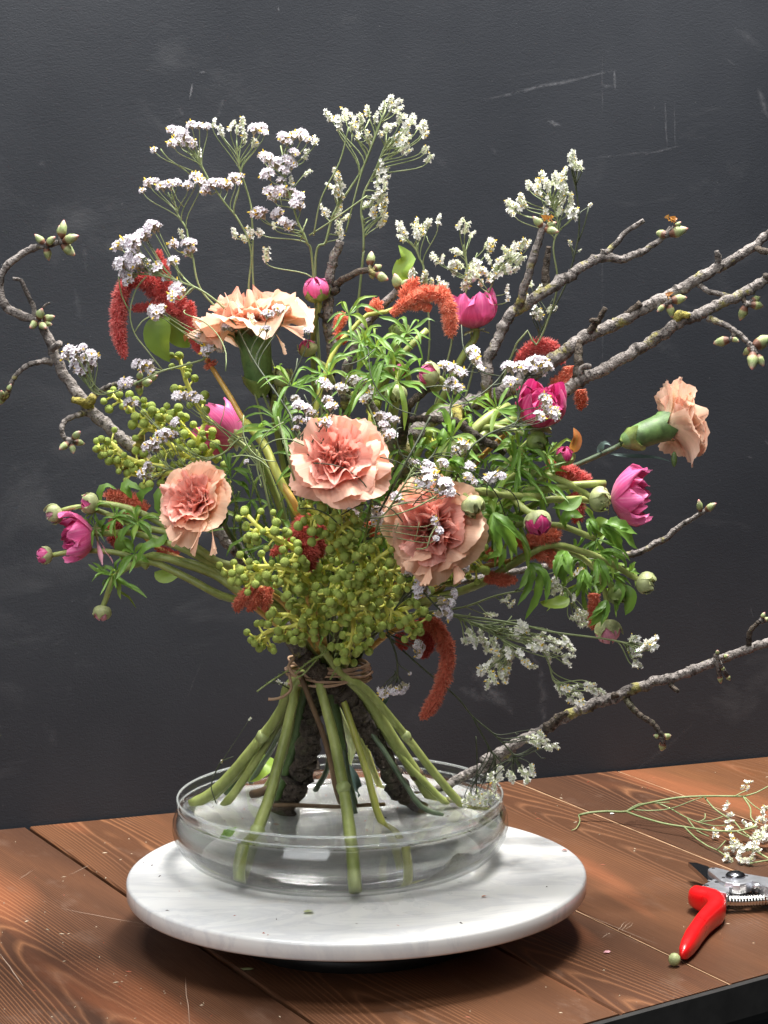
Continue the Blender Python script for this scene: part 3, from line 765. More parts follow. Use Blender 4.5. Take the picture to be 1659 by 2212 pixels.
_berry = []
def berry_mesh(v):
    b = MB(); seg, n = 12, 8; vs = []
    for i in range(n + 1):
        t = math.pi * i / n
        for q in range(seg):
            an = 2 * math.pi * q / seg; rr = 1 + .03 * noise.noise(Vector((math.cos(an) * 2, math.sin(an) * 2, t * 2 + v * 9)))
            vs.append(Vector((math.sin(t) * math.cos(an) * rr, math.sin(t) * math.sin(an) * rr, -math.cos(t) * .93 - (.10 if i == n else 0) * -1)))
    b.add(vs, [(i * seg + q, i * seg + (q + 1) % seg, (i + 1) * seg + (q + 1) % seg, (i + 1) * seg + q) for i in range(n) for q in range(seg)], 0)
    return b.mesh('berry', M['berry'])
def berry_spray(label, axes, group='green berry sprays round the foot of the bouquet', rb=.0033, reach=.0112, gap=.0062, seed=0):
    """axes: list of lists of world points, each a yellow-green rachis set with stalked berries"""
    r = random.Random(seed + 5)
    if not _berry: _berry.extend([berry_mesh(0), berry_mesh(1), berry_mesh(2)])
    root = thing('berry_spray', label, 'berry spray', axes[0][0], group)
    for ax in axes:
        b = MB(); pp = spline(ax, gap); n = len(pp)
        b.tube(pp, [.0022 - .0008 * i / n for i in range(n)], 7, 0, .15)
        a_ = r.uniform(0, 6); ends = []
        for i in range(1, n):
            tg = (pp[i] - pp[i - 1]).normalized(); x = tg.orthogonal().normalized(); y = tg.cross(x); t = i / (n - 1)
            for _ in range(2):
                a_ += 2.4 + r.uniform(-.3, .3); nr = x * math.cos(a_) + y * math.sin(a_)
                d = (nr + tg * r.uniform(.25, .7)).normalized(); L = reach * r.uniform(.55, 1.05) * (1 - .25 * t)
                e = pp[i] + d * L; b.tube([pp[i], pp[i] + d * L * .5 + tg * L * .05, e], [.0012, .0008, .0009], 6, 0)
                ends.append((e + d * rb * .8, d))
                if r.random() < .45:
                    d2 = (d + nr.cross(tg) * r.choice((-1, 1)) * r.uniform(.7, 1.1) + tg * .2).normalized(); s_ = pp[i] + d * L * .5; e2 = s_ + d2 * L * .55
                    b.tube([s_, e2], [.0010, .0010], 5, 0); ends.append((e2 + d2 * rb * .8, d2))
        ends.append((pp[-1] + (pp[-1] - pp[-2]).normalized() * rb, (pp[-1] - pp[-2]).normalized()))
        b.build('stalk', M['berry_stalk'], root)
        kept = []
        for e, d in ends:
            if any((e - q).length < rb * 1.7 for q in kept): continue
            kept.append(e); s_ = rb * r.uniform(.72, 1.14)
            inst('berry', r.choice(_berry), root, Matrix.Translation(e) @ frame(d, r.uniform(0, 6)) @ Matrix.Diagonal((s_, s_, s_, 1)))
    return root

# statice flower clusters, unit size
def floret_geo(b, pos, axis, s, r, calyx=.9, yellow=False, wide=1.0):
    fr = frame(axis, r.uniform(0, 6)).to_3x3()
    V = lambda x, y, z: pos + fr @ Vector((x * s, y * s, z * s))
    vs = [V(.035 * math.cos(q * 1.2566), .035 * math.sin(q * 1.2566), -calyx * .36) for q in range(5)] + [V(.085 * math.cos(q * 1.2566), .085 * math.sin(q * 1.2566), .02) for q in range(5)]
    b.add(vs, [(q, (q + 1) % 5, 5 + (q + 1) % 5, 5 + q) for q in range(5)], 1)
    vs = [V(0, 0, -.02)]; md = []; 
    for q in range(10):
        an = q * .62832; vs.append(V(.055 * math.cos(an), .055 * math.sin(an), .02))
    for q in range(10):
        an = q * .62832; lobe = q % 2 == 0
        rr = (.235 if lobe else .145) * wide * r.uniform(.9, 1.1); z = (.10 + r.uniform(-.03, .05)) if lobe else .075
        vs.append(V(rr * math.cos(an), rr * math.sin(an), z))
    b.add(vs[:11], [(0, 1 + q, 1 + (q + 1) % 10) for q in range(10)], 3)
    b.add(vs[1:], [(q, 10 + q, 10 + (q + 1) % 10, (q + 1) % 10) for q in range(10)], 0)
    if yellow: b.tube([V(0, 0, 0), V(.02, 0, .16), V(.01, .02, .30)], [.055 * s, .065 * s, .03 * s], 5, 2)
_cl = {}
def cluster_meshes():
    for kind in 'on':
        out = []
        for v in range(6):
            r = random.Random(100 + v + (50 if kind == 'n' else 0)); b = MB()
            if kind == 'o':
                k_ = r.randint(12, 17)
                for i in range(k_):
                    z = 1 - 1.25 * (i + .5) / k_; an = i * 2.4 + r.uniform(-.3, .3); q = math.sqrt(max(0, 1 - z * z))
                    d = Vector((q * math.cos(an), q * math.sin(an), z)); p = Vector((d.x * .34, d.y * .30, d.z * .24)) * r.uniform(.85, 1.15)
                    floret_geo(b, p, d + Vector((0, 0, .35)) + jit(Vector((0, 0, 0)), .25, r), r.uniform(.86, 1.12), r, .95, r.random() < .10)
                    b.tube([Vector((0, 0, -.42)), p * .6 + Vector((0, 0, -.10))], [.03, .025], 4, 1)
            else:
                k_ = r.randint(9, 12)
                bend = r.uniform(-.5, .5)
                for i in range(k_):
                    t = (i + .5) / k_; c_ = Vector((bend * t * t, 0, -.45 + t * .85)); sd = (-1 if i % 2 else 1)
                    d = Vector((.70, sd * .65, .50)) + jit(Vector((0, 0, 0)), .5, r)
                    p = c_ + d.normalized() * r.uniform(.14, .28)
                    floret_geo(b, p, d, r.uniform(.92, 1.18) * (1 - .22 * t), r, .8, r.random() < .12, 1.0)
                    if r.random() < .8: b.tube([c_, p - d.normalized() * .05], [.045, .075], 5, 1)
                b.tube([Vector((0, 0, -.55)), Vector((0, 0, 0)), Vector((bend, 0, .40))], [.03, .03, .02], 5, 1)
            out.append(b)
        _cl[kind] = out
    for kind in 'on':
        ms = (M['floret_lilac'], M['calyx_brown'], M['floret_yellow'], M['floret_eye']) if kind == 'o' else (M['floret_white'], M['calyx_green'], M['floret_yellow'], M['floret_white'])
        _cl[kind] = [b.mesh('flower_cluster', ms, False) for b in _cl[kind]]
cluster_meshes()
def statice(label, stempts, clusters, kind='o', r0=.0008, r1=.0005, mat='wiry_stem', size=1.0, spread=.012, seed=0, yoff=None, lead=.8, up=.45, group='white statice sprays in the arrangement', twigs=3, extra_stems=()):
    """stempts: world points from the base up; clusters: (tile, u, v, size[, kind]) hung on the nearest part of the stem"""
    r = random.Random(seed + 9)
    root = thing('statice_spray', label, 'statice', stempts[0], group)
    sp, rr = spline(stempts, .004, [r0 + (r1 - r0) * i / (len(stempts) - 1) for i in range(len(stempts))])
    b = MB(); b.tube(sp, rr, 6, 0)
    for ex in extra_stems:
        e = spline(ex, .005); b.tube(e, [(r1 if size > .5 else .0005) * .9] * len(e), 5, 0)
    b.build('stem', M[mat], root)
    proj = [((p - CAM).dot(CR) / (p - CAM).dot(_f) * FOC + 829.5, 1106 - (p - CAM).dot(CU) / (p - CAM).dot(_f) * FOC) for p in sp]
    tw = MB()
    for c in clusters:
        x, y = tx(*c[:3]) if isinstance(c[0], str) else c[:2]
        rest = c[3:] if isinstance(c[0], str) else c[2:]
        s = (rest[0] if rest else 26) * size * (1.0 if len(rest) < 2 and kind == 'o' or rest[1:] == ('o',) else .96); kd = rest[1] if len(rest) > 1 else kind
        bi = min(range(len(sp)), key=lambda i: (proj[i][0] - x) ** 2 + (proj[i][1] - y) ** 2)
        d2 = math.hypot(proj[bi][0] - x, proj[bi][1] - y) * PX
        back = int((d2 * lead + .004) / .004)
        ai = max(0, bi - back); A = sp[ai]
        T = pt(x, y, sp[bi].y + r.uniform(-spread, spread) * (1 if d2 > .008 else .4))
        tg = (sp[min(ai + 2, len(sp) - 1)] - sp[max(ai - 1, 0)]).normalized()
        dist = (T - A).length
        end_d = ((T - A).normalized() * .5 + Vector((0, -.12, up)) + tg * .3 + jit(Vector((0, 0, 0)), .15 if kd == 'o' else .42, r)).normalized()
        S = s * PX * r.uniform(.82, 1.18)
        base = T - end_d * S * .40
        mid1 = A + tg * dist * .26; mid2 = base - end_d * dist * .22
        cv = [A * (1 - t) ** 3 + mid1 * 3 * t * (1 - t) ** 2 + mid2 * 3 * t * t * (1 - t) + base * t ** 3 for t in [i / 8 for i in range(9)]]
        tw.tube(cv, [r1 * .82 * (1 - .35 * i / 8) for i in range(9)], 5, 0)
        m = Matrix.Translation(T) @ frame(end_d, r.uniform(0, 6)) @ Matrix.Diagonal((S, S, S * r.uniform(.9, 1.1), 1))
        inst('flower_cluster', r.choice(_cl[kd]), root, m)
        if twigs and r.random() < .35 * twigs / 3 and dist > .02:      # spent hooked side shoots
            q = cv[r.randint(2, 5)]; dd = jit(tg, .8, r).normalized(); l = r.uniform(.006, .014)
            tw.tube([q, q + dd * l * .6, q + dd * l + Vector((0, 0, .3 * l))], [r1 * .7, r1 * .6, r1 * .8], 4, 0)
    if tw.v: o_ = tw.build('branchlet', M[mat], root); o_['kind'] = 'stuff'
    return root

# ================================================================ the arrangement
# lower stems: from the binding down into the water
def foot(start, Y0, mids, end, z):
    E_ = PZ(*end, z); x0, y0 = tx(*start); x1, y1 = tx(*end); out = [pt(x0, y0, Y0)]
    for m_ in mids:
        x, y = tx(*m_); t = (y - y0) / (y1 - y0); out.append(pt(x, y, Y0 + (E_.y - Y0) * t))
    return out + [E_]
ZB = ZT + .0062
FT = dict(
    s1=foot(('H', 585, 1130), .030, [('H', 520, 1300), ('J', 900, 0), ('J', 560, 400)], ('J', 320, 562), WZ - .001),
    s2=foot(('H', 600, 1120), .040, [('H', 555, 1260), ('J', 965, 0), ('J', 720, 390)], ('J', 580, 570), WZ - .002),
    s3=foot(('H', 640, 1120), .018, [('H', 590, 1260), ('J', 1085, 0), ('J', 960, 480), ('J', 855, 770)], ('J', 715, 1185), ZB),
    s4=foot(('H', 755, 1110), .012, [('H', 800, 1300), ('J', 1480, 0), ('J', 1560, 420), ('J', 1610, 760)], ('J', 1660, 1270), ZB),
    s6=foot(('H', 870, 1120), .030, [('K', 205, 0), ('K', 310, 330), ('K', 395, 640), ('K', 520, 880)], ('K', 575, 1085), ZB),
    s7=foot(('H', 880, 1140), .045, [('K', 255, 0), ('K', 340, 250)], ('K', 440, 500), WZ - .012),
    s8=foot(('H', 830, 1030), .012, [('H', 1040, 1200), ('K', 500, 0), ('K', 705, 310), ('K', 850, 520)], ('K', 1060, 690), ZB + .012),
    s9=foot(('H', 900, 1080), .008, [('H', 1060, 1180), ('K', 620, 0), ('K', 860, 310), ('K', 1130, 610)], ('K', 1350, 735), ZB + .016),
    d1=foot(('H', 850, 1150), .050, [('K', 120, 180), ('K', 150, 380)], ('K', 205, 640), WZ - .002),
    d2=foot(('H', 960, 1180), .045, [('K', 480, 180), ('K', 640, 430), ('K', 740, 570)], ('K', 925, 650), WZ - .001),
    p1=foot(('H', 800, 1200), .062, [('J', 1440, 200)], ('J', 1330, 445), WZ),
    p2=foot(('H', 820, 1200), .070, [('K', 170, 60), ('K', 150, 200)], ('K', 135, 330), WZ - .002),
    p3=foot(('H', 610, 1200), .068, [('J', 1010, 40), ('J', 900, 220)], ('J', 800, 380), WZ),
    p4=foot(('H', 650, 1200), .075, [('J', 1080, 130)], ('J', 870, 540), WZ - .008),
    p5=foot(('H', 660, 1160), .060, [('J', 930, 60), ('J', 760, 250)], ('J', 600, 470), WZ),
    p6=foot(('H', 930, 1180), .058, [('K', 330, 60), ('K', 430, 250)], ('K', 560, 480), WZ),
)
WST = pt(712, 1440, .032)

# ---------------------------------------------------------------- blossom branches
br = thing('blossom_branch', 'grey lichened branch curling out to the far left with budding spurs', 'branch', pt(700, 1440, .02), 'budding fruit-tree branches in the arrangement')
limb(br, [('K', 760, 800, .055, .0070), ('K', 700, 710, .066, .0078), ('K', 650, 630, .074, .0080), ('K', 540, 400, .062, .0078), ('K', 400, 90, .045, .0072), ('H', 920, 1220, .030, .0076), ('H', 760, 1080, .010, .0070), ('H', 640, 960, .000, .0066)], 'lower_trunk', 'bark_wet', .35, 14, seed=1)
limb(br, [('H', 650, 970, .0, .0064), (520, 1200, .02, .0055), (410, 1090, .03, .0052), ('D', 1060, 950, .025, .0050), ('D', 900, 790, .02, .0050), ('D', 760, 680, .02, .0046), ('D', 600, 530, .02, .0046), ('D', 480, 380, .02, .0043), ('D', 395, 250, .02, .0042), ('D', 345, 120, .02, .0038), ('D', 290, 0, .02, .0036), ('A', 260, 1600, .02, .0036), ('A', 170, 1575, .02, .0034), ('A', 60, 1520, .02, .0034), ('A', 5, 1440, .02, .0030), ('A', 0, 1340, .02, .0028), ('A', 30, 1260, .02, .0028), ('A', 110, 1185, .02, .0027), ('A', 210, 1125, .02, .0026), ('A', 300, 1105, .02, .0023), ('A', 395, 1085, .02, .0019)], 'main_limb', 'bark', .24, 12, seed=2)
limb(br, [('D', 345, 212, .02, .0030), ('D', 270, 205, .015, .0021), ('D', 185, 228, .01, .0019), ('D', 110, 285, .01, .0018), ('D', 75, 350, .01, .0017), ('D', 45, 430, .01, .0016), ('D', 15, 450, .01, .0014)], ringed=True, seed=3)
limb(br, [('D', 580, 540, .02, .0028), ('D', 500, 555, .01, .0020), ('D', 430, 590, .005, .0019), ('D', 402, 640, 0, .0018), ('D', 415, 695, 0, .0018), ('D', 460, 720, 0, .0019)], ringed=True, seed=4)
limb(br, [('D', 600, 440, .02, .0030), ('D', 650, 400, .012, .0019), ('D', 720, 365, .005, .0019), ('D', 800, 345, 0, .0019), ('D', 900, 345, 0, .0020)], ringed=True, seed=5)
limb(br, [('D', 335, 130, .02, .0030), ('D', 365, 105, .012, .0026), ('D', 392, 82, .006, .0024)], 'stub', seed=6)
limb(br, [('D', 590, 505, .02, .0032), ('D', 530, 465, .01, .0030), ('D', 470, 455, .005, .0022)], 'stub', 'lichen', .45, seed=7)
limb(br, [('D', 580, 480, .01, .0042), ('D', 610, 430, .008, .0030)], 'stub', 'lichen', .5, seed=8)
limb(br, [('D', 900, 800, .02, .0040), ('D', 915, 740, .010, .0034), ('D', 930, 660, .005, .0018)], 'stub', 'lichen', .5, seed=9)
limb(br, [('D', 960, 870, .015, .0045), ('D', 880, 890, .008, .0036), ('D', 790, 895, .004, .0022)], 'stub', 'lichen', .5, seed=10)
limb(br, [('A', 235, 1600, .02, .0022), ('A', 215, 1500, .018, .0019), ('A', 165, 1400, .015, .0017), ('A', 140, 1335, .013, .0015), ('A', 85, 1322, .01, .0013)], seed=11)
limb(br, [('A', 235, 1590, .02, .0010), ('A', 290, 1500, .012, .0009), ('A', 325, 1480, .01, .0007)], seed=12)
buds(br, ('A', 300, 1105), [(248, 1060, 33), (342, 1072, 34), (312, 1172, 32)], .018)
buds(br, ('A', 395, 1085), [(412, 985, 44), (478, 1063, 44), (455, 1148, 40), (390, 1000, 26)], .018)
buds(br, ('A', 245, 1600), [(268, 1545, 32), (330, 1582, 30), (214, 1635, 30), (285, 1640, 28), (318, 1622, 22)], .015, 1.1)
buds(br, ('D', 20, 450), [(66, 370, 22), (10, 410, 22), (15, 470, 26), (0, 430, 20)], .01)
buds(br, ('D', 462, 720), [(508, 683, 32), (528, 742, 28), (475, 785, 26), (410, 768, 30)], .0)
buds(br, ('D', 905, 345), [(915, 290, 26), (968, 345, 34), (912, 400, 34), (1010, 310, 26)], .0, 1.05)

br2 = thing('blossom_branch', 'thick grey branch reaching to the upper right with a forked tip and many spurs', 'branch', pt(720, 1440, .03), 'budding fruit-tree branches in the arrangement')
limb(br2, [('J', 1060, 800, .050, .0100), ('J', 1085, 650, .062, .0106), ('J', 1110, 545, .072, .0110), ('J', 1170, 330, .068, .0112), ('J', 1260, 60, .055, .0104), ('H', 700, 1260, .045, .0092), ('H', 760, 1100, .035, .0085), ('H', 820, 900, .03, .0080)], 'lower_trunk', 'bark_wet', .4, 16, seed=21)
limb(br2, [('H', 820, 900, .03, .0078), (770, 1290, .02, .0075), (800, 1140, 0, .0072), ('E', 900, 1010, -.03, .0068), ('E', 960, 850, -.04, .0074), ('E', 1060, 670, -.03, .0066), ('E', 1180, 565, -.02, .0062), ('E', 1340, 515, -.01, .0064), ('E', 1500, 455, 0, .0060), ('E', 1640, 400, .01, .0058), ('C', 300, 1480, .02, .0054), ('C', 420, 1385, .02, .0050), ('C', 520, 1325, .025, .0052), ('C', 640, 1280, .03, .0048), ('C', 760, 1215, .03, .0046), ('C', 900, 1140, .03, .0046), ('C', 1060, 1060, .03, .0044), ('C', 1200, 975, .03, .0044), ('C', 1340, 900, .03, .0040), ('C', 1500, 805, .03, .0036), ('C', 1600, 735, .03, .0034), ('C', 1700, 650, .03, .0030)], 'main_limb', 'bark', .25, 13, seed=22)
limb(br2, [('E', 1520, 450, -.012, .0040), ('E', 1520, 330, -.015, .0044), ('E', 1530, 190, -.012, .0040), ('E', 1590, 70, -.008, .0040), ('C', 0, 1215, -.005, .0040), ('C', 90, 1150, 0, .0042), ('C', 180, 1085, 0, .0042), ('C', 300, 1010, 0, .0041), ('C', 420, 930, .005, .0039), ('C', 520, 865, .01, .0037), ('C', 610, 830, .01, .0035), ('C', 720, 842, .01, .0030), ('C', 830, 805, .012, .0026), ('C', 930, 752, .015, .0022), ('C', 1000, 690, .015, .0019), ('C', 1040, 640, .015, .0017)], 'side_limb', 'bark', .26, 11, seed=23)
limb(br2, [('C', 60, 1180, 0, .0036), ('C', 85, 1090, -.006, .0031), ('C', 115, 990, -.01, .0030), ('C', 150, 880, -.012, .0030), ('C', 185, 760, -.012, .0030), ('C', 215, 665, -.012, .0027), ('C', 240, 620, -.012, .0022)], 'twig', 'bark', .25, seed=24)
limb(br2, [('C', 245, 1040, 0, .0034), ('C', 240, 960, .003, .0028), ('C', 245, 870, .004, .0026), ('C', 262, 760, .005, .0019)], 'twig', 'bark_wet', .3, seed=25)
limb(br2, [('C', 625, 815, .01, .0028), ('C', 680, 750, .012, .0021), ('C', 760, 665, .014, .0019), ('C', 865, 598, .016, .0019)], seed=26)
limb(br2, [('C', 605, 825, .01, .0024), ('C', 606, 778, .01, .0022)], 'stub', seed=27)
limb(br2, [('C', 1340, 890, .03, .0028), ('C', 1338, 840, .028, .0026), ('C', 1332, 790, .026, .0016)], 'stub', 'bark', .3, ringed=True, seed=28)
limb(br2, [('C', 1215, 1000, .03, .0022), ('C', 1270, 1045, .025, .0019), ('C', 1340, 1062, .022, .0018), ('C', 1425, 1085, .02, .0017)], 'twig', 'bark', ringed=True, seed=29)
limb(br2, [('C', 1570, 760, .03, .0026), ('C', 1620, 790, .024, .0026), ('C', 1680, 800, .02, .0022)], 'stub', 'bark_wet', .4, seed=30)
limb(br2, [('C', 480, 1350, .025, .0030), ('C', 540, 1280, .02, .0025), ('C', 590, 1210, .018, .0022), ('C', 622, 1155, .016, .0016)], 'stub', 'bark_wet', .35, ringed=True, seed=31)
limb(br2, [('C', 580, 1235, .018, .0022), ('C', 525, 1232, .014, .0018)], 'stub', 'bark_wet', .35, seed=32)
limb(br2, [('C', 690, 1260, .03, .0026), ('C', 760, 1195, .03, .0024), ('C', 845, 1125, .025, .0024)], 'stub', 'bark_wet', .4, seed=33)
limb(br2, [('C', 455, 1365, .02, .0034), ('C', 450, 1480, .012, .0034), ('C', 440, 1600, .008, .0036)], 'twig', 'bark_wet', .3, seed=34)
limb(br2, [('C', 955, 1150, .03, .0036), ('C', 1000, 1105, .025, .0030), ('C', 1030, 1100, .02, .0022)], 'stub', 'bark', .4, seed=35)
limb(br2, [('E', 930, 780, -.04, .0040), ('E', 860, 670, -.05, .0037), ('E', 780, 520, -.055, .0036), ('E', 690, 395, -.058, .0033), ('E', 650, 340, -.058, .0026)], 'twig', 'bark', .2, seed=36)
limb(br2, [('E', 960, 760, -.04, .0040), ('E', 985, 600, -.052, .0032), ('E', 1010, 500, -.055, .0028), ('E', 1090, 415, -.055, .0026), ('E', 1180, 365, -.052, .0024), ('E', 1245, 340, -.05, .0020)], 'twig', 'bark_wet', .25, ringed=True, seed=37)
limb(br2, [('E', 985, 585, -.05, .0022), ('E', 1120, 578, -.055, .0024), ('E', 1260, 595, -.058, .0030), ('E', 1340, 610, -.06, .0036), ('E', 1430, 680, -.062, .0030), ('E', 1530, 735, -.06, .0028), ('E', 1640, 800, -.055, .0024)], 'twig', 'bark_wet', .25, ringed=True, seed=38)
limb(br2, [('E', 1350, 620, -.06, .0030), ('E', 1330, 560, -.055, .0036), ('E', 1322, 520, -.04, .0040)], 'stub', 'lichen', .4, seed=39)
buds(br2, ('C', 225, 645), [(180, 600, 34), (290, 668, 36), (285, 625, 28)], -.012)
buds(br2, ('C', 1000, 690), [(970, 690, 36), (1105, 668, 46), (1090, 620, 20)], .012)
buds(br2, ('C', 1025, 1110), [(1105, 1102, 40), (1040, 1185, 34), (972, 1165, 26)], .02)
for t_, u_, v_, Y_ in (('C', 235, 605, -.014), ('C', 1045, 610, .012), ('C', 1020, 1095, .02), ('C', 1055, 615, .012), ('C', 255, 605, -.014), ('C', 275, 600, -.013), ('C', 1025, 600, .012)):
    p_ = P(t_, u_, v_, Y_)
    leaf(br2, [p_, p_ + Vector((rng.uniform(-.002, .002), -.002, .002)), p_ + Vector((rng.uniform(-.004, .004), -.003, .005))], .005, 'leaf_amber', .6, .2, n=5, name='bud_scale')

br3 = thing('blossom_branch', 'long grey lichened branch running to the right edge just below the forked one', 'branch', pt(750, 1440, .05), 'budding fruit-tree branches in the arrangement')
limb(br3, [('H', 900, 1120, .05, .0060), (790, 1300, .05, .0056), (930, 1090, .04, .0050), ('E', 1500, 720, .02, .0048), ('F', 220, 480, .01, .0046), ('F', 330, 415, .008, .0050), ('F', 450, 325, .008, .0047), ('F', 590, 262, .01, .0046), ('F', 720, 185, .012, .0044), ('C', 900, 1380, .015, .0044), ('C', 1080, 1255, .015, .0044), ('C', 1220, 1195, .015, .0042), ('C', 1380, 1115, .015, .0040), ('C', 1520, 1050, .015, .0038), ('C', 1620, 990, .015, .0036), ('C', 1720, 930, .015, .0034)], 'main_limb', 'bark', .25, 12, seed=41)
limb(br3, [('C', 1280, 1215, .015, .0028), ('C', 1340, 1245, .01, .0022), ('C', 1420, 1280, .006, .0021), ('C', 1490, 1340, .004, .0020), ('C', 1560, 1400, .002, .0020)], 'twig', 'bark', .25, ringed=True, seed=42)
limb(br3, [('C', 1440, 1300, .006, .0018), ('C', 1435, 1345, .002, .0018)], 'stub', 'bark_wet', seed=43)
limb(br3, [('C', 1500, 1075, .015, .0024), ('C', 1510, 1110, .012, .0020), ('C', 1540, 1140, .01, .0018)], 'stub', 'bark_wet', seed=44)
limb(br3, [('C', 1650, 985, .015, .0026), ('C', 1650, 940, .012, .0022)], 'stub', 'bark_wet', seed=45)
limb(br3, [('F', 440, 330, .008, .0026), ('F', 480, 235, .004, .0024), ('F', 530, 230, .002, .0016)], 'stub', 'bark', .4, seed=46)
limb(br3, [('C', 1080, 1240, .015, .0040), ('C', 1110, 1195, .01, .0032), ('C', 1160, 1205, .006, .0018)], 'stub', 'lichen', .5, seed=47)
buds(br3, ('C', 1430, 1350), [(1350, 1378, 40), (1450, 1368, 22)], .002)
buds(br3, ('C', 1565, 1400), [(1640, 1365, 50), (1525, 1440, 34), (1560, 1510, 46), (1615, 1500, 32), (1625, 1400, 36)], .0)
buds(br3, ('C', 1520, 1125), [(1598, 1145, 36), (1495, 1200, 38), (1590, 1098, 28)], .01)

br4 = thing('blossom_branch', 'short dark upright branch standing beside the pink bud at the top middle', 'branch', pt(715, 1400, .05), 'budding fruit-tree branches in the arrangement')
limb(br4, [('H', 850, 1000, .045, .0040), (735, 1150, .04, .0042), ('E', 480, 500, .02, .0040), ('E', 510, 150, .01, .0040), ('B', 480, 1600, .005, .0040), ('B', 485, 1480, .005, .0040), ('B', 490, 1330, .005, .0037), ('B', 520, 1200, .005, .0035), ('B', 545, 1130, .005, .0032), ('B', 565, 1075, .005, .0030)], 'main_limb', 'bark', .25, 10, ringed=False, seed=51)
limb(br4, [('B', 530, 1370, .005, .0030), ('B', 570, 1335, 0, .0026), ('B', 640, 1300, -.004, .0027), ('B', 700, 1275, -.006, .0024), ('B', 750, 1265, -.008, .0022)], 'twig', 'bark_wet', .25, seed=52)
limb(br4, [('B', 490, 1420, .005, .0030), ('B', 550, 1395, 0, .0026)], 'stub', 'bark_wet', .4, seed=53)
limb(br4, [('B', 480, 1590, .005, .0022), ('B', 415, 1550, 0, .0013)], 'stub', 'bark_wet', .4, seed=54)
buds(br4, ('B', 755, 1270), [(765, 1180, 36), (815, 1250, 26), (845, 1322, 34), (770, 1310, 20)], -.008, 1.1)
br5 = thing('blossom_branch', 'leaning grey branch with a single bud beside the coral tassel at the top', 'branch', pt(735, 1400, .045), 'budding fruit-tree branches in the arrangement')
limb(br5, [('H', 870, 1020, .05, .0034), (745, 1100, .03, .0036), ('E', 600, 330, -.02, .0038), ('E', 650, 170, -.025, .0040), ('E', 690, 10, -.025, .0038), ('B', 760, 1590, -.025, .0036), ('B', 830, 1505, -.025, .0033), ('B', 900, 1440, -.025, .0031), ('B', 950, 1385, -.025, .0027)], 'main_limb', 'bark', .25, 10, seed=56)
buds(br5, ('B', 950, 1390), [(928, 1330, 40), (990, 1350, 26)], -.027, 1.1)

br6 = thing('blossom_branch', 'low grey branch lying out of the glass bowl to the right edge', 'branch', P('K', 760, 500, .09), 'budding fruit-tree branches in the arrangement')
limb(br6, [('K', 700, 540, .095, .0030), ('K', 880, 440, .09, .0038), ('K', 1080, 330, .09, .0040), ('K', 1270, 235, .09, .0042), ('K', 1480, 110, .088, .0042), ('I', 340, 1655, .085, .0042), ('I', 470, 1585, .085, .0042), ('I', 600, 1510, .085, .0042), ('I', 720, 1455, .085, .0044), ('I', 850, 1378, .085, .0044), ('I', 1000, 1305, .085, .0042), ('I', 1180, 1243, .085, .0046), ('I', 1350, 1170, .085, .0042), ('I', 1500, 1125, .085, .0040), ('I', 1640, 1085, .085, .0038), (1600, 1408, .085, .0036), (1680, 1380, .085, .0034)], 'main_limb', 'bark', .24, 12, seed=61)
limb(br6, [('I', 760, 1440, .08, .0044), ('I', 830, 1370, .078, .0032), ('I', 890, 1335, .075, .0020)], 'stub', 'bark_wet', .45, ringed=True, seed=62)
limb(br6, [('I', 1270, 1240, .085, .0028), ('I', 1300, 1290, .08, .0025), ('I', 1350, 1345, .078, .0024), ('I', 1420, 1390, .076, .0022), ('I', 1470, 1440, .075, .0020), ('I', 1515, 1500, .074, .0020)], 'twig', 'bark_wet', .25, ringed=True, seed=63)
limb(br6, [('I', 1560, 1150, .085, .0022), ('I', 1585, 1180, .08, .0018), ('I', 1615, 1200, .078, .0015)], 'stub', 'bark_wet', ringed=True, seed=64)
limb(br6, [('I', 1195, 1215, .080, .0030), ('I', 1205, 1235, .078, .0032)], 'stub', 'bark_wet', .4, seed=65)
limb(br6, [(1618, 1398, .085, .0022), (1620, 1365, .08, .0020), (1640, 1342, .078, .0018)], 'twig', 'bark_wet', ringed=True, seed=66)
limb(br6, [(1548, 1432, .085, .0020), (1545, 1415, .08, .0018)], 'stub', 'bark_wet', seed=67)
buds(br6, ('I', 1515, 1500), [(1462, 1492, 18), (1545, 1500, 24), (1505, 1568, 28)], .074, 1.2)
buds(br6, ('W', 1548, 1420), [(1550, 1408, 14), (1570, 1418, 16), (1562, 1446, 14), (1556, 1470, 22), (1574, 1466, 16)], .078, 1.25)
buds(br6, ('W', 1643, 1342), [(1650, 1328, 18), (1658, 1338, 18)], .078, 1.2)

br7 = thing('blossom_branch', 'slim grey twig with a pair of buds behind the leaves on the right', 'branch', P('I', 900, 400, .06), 'budding fruit-tree branches in the arrangement')
limb(br7, [('H', 950, 1000, .06, .0024), (880, 1290, .06, .0026), ('I', 200, 480, .06, .0026), ('I', 700, 390, .06, .0026), ('I', 1200, 320, .06, .0026), ('I', 1330, 295, .06, .0027), ('F', 860, 1405, .06, .0024), ('F', 1000, 1330, .06, .0024), ('F', 1100, 1250, .06, .0021), ('F', 1180, 1200, .06, .0018), ('F', 1235, 1165, .06, .0016)], 'main_limb', 'bark', .24, 9, seed=71)
buds(br7, ('F', 1230, 1165), [(1220, 1110, 34), (1305, 1125, 34)], .058, .9)

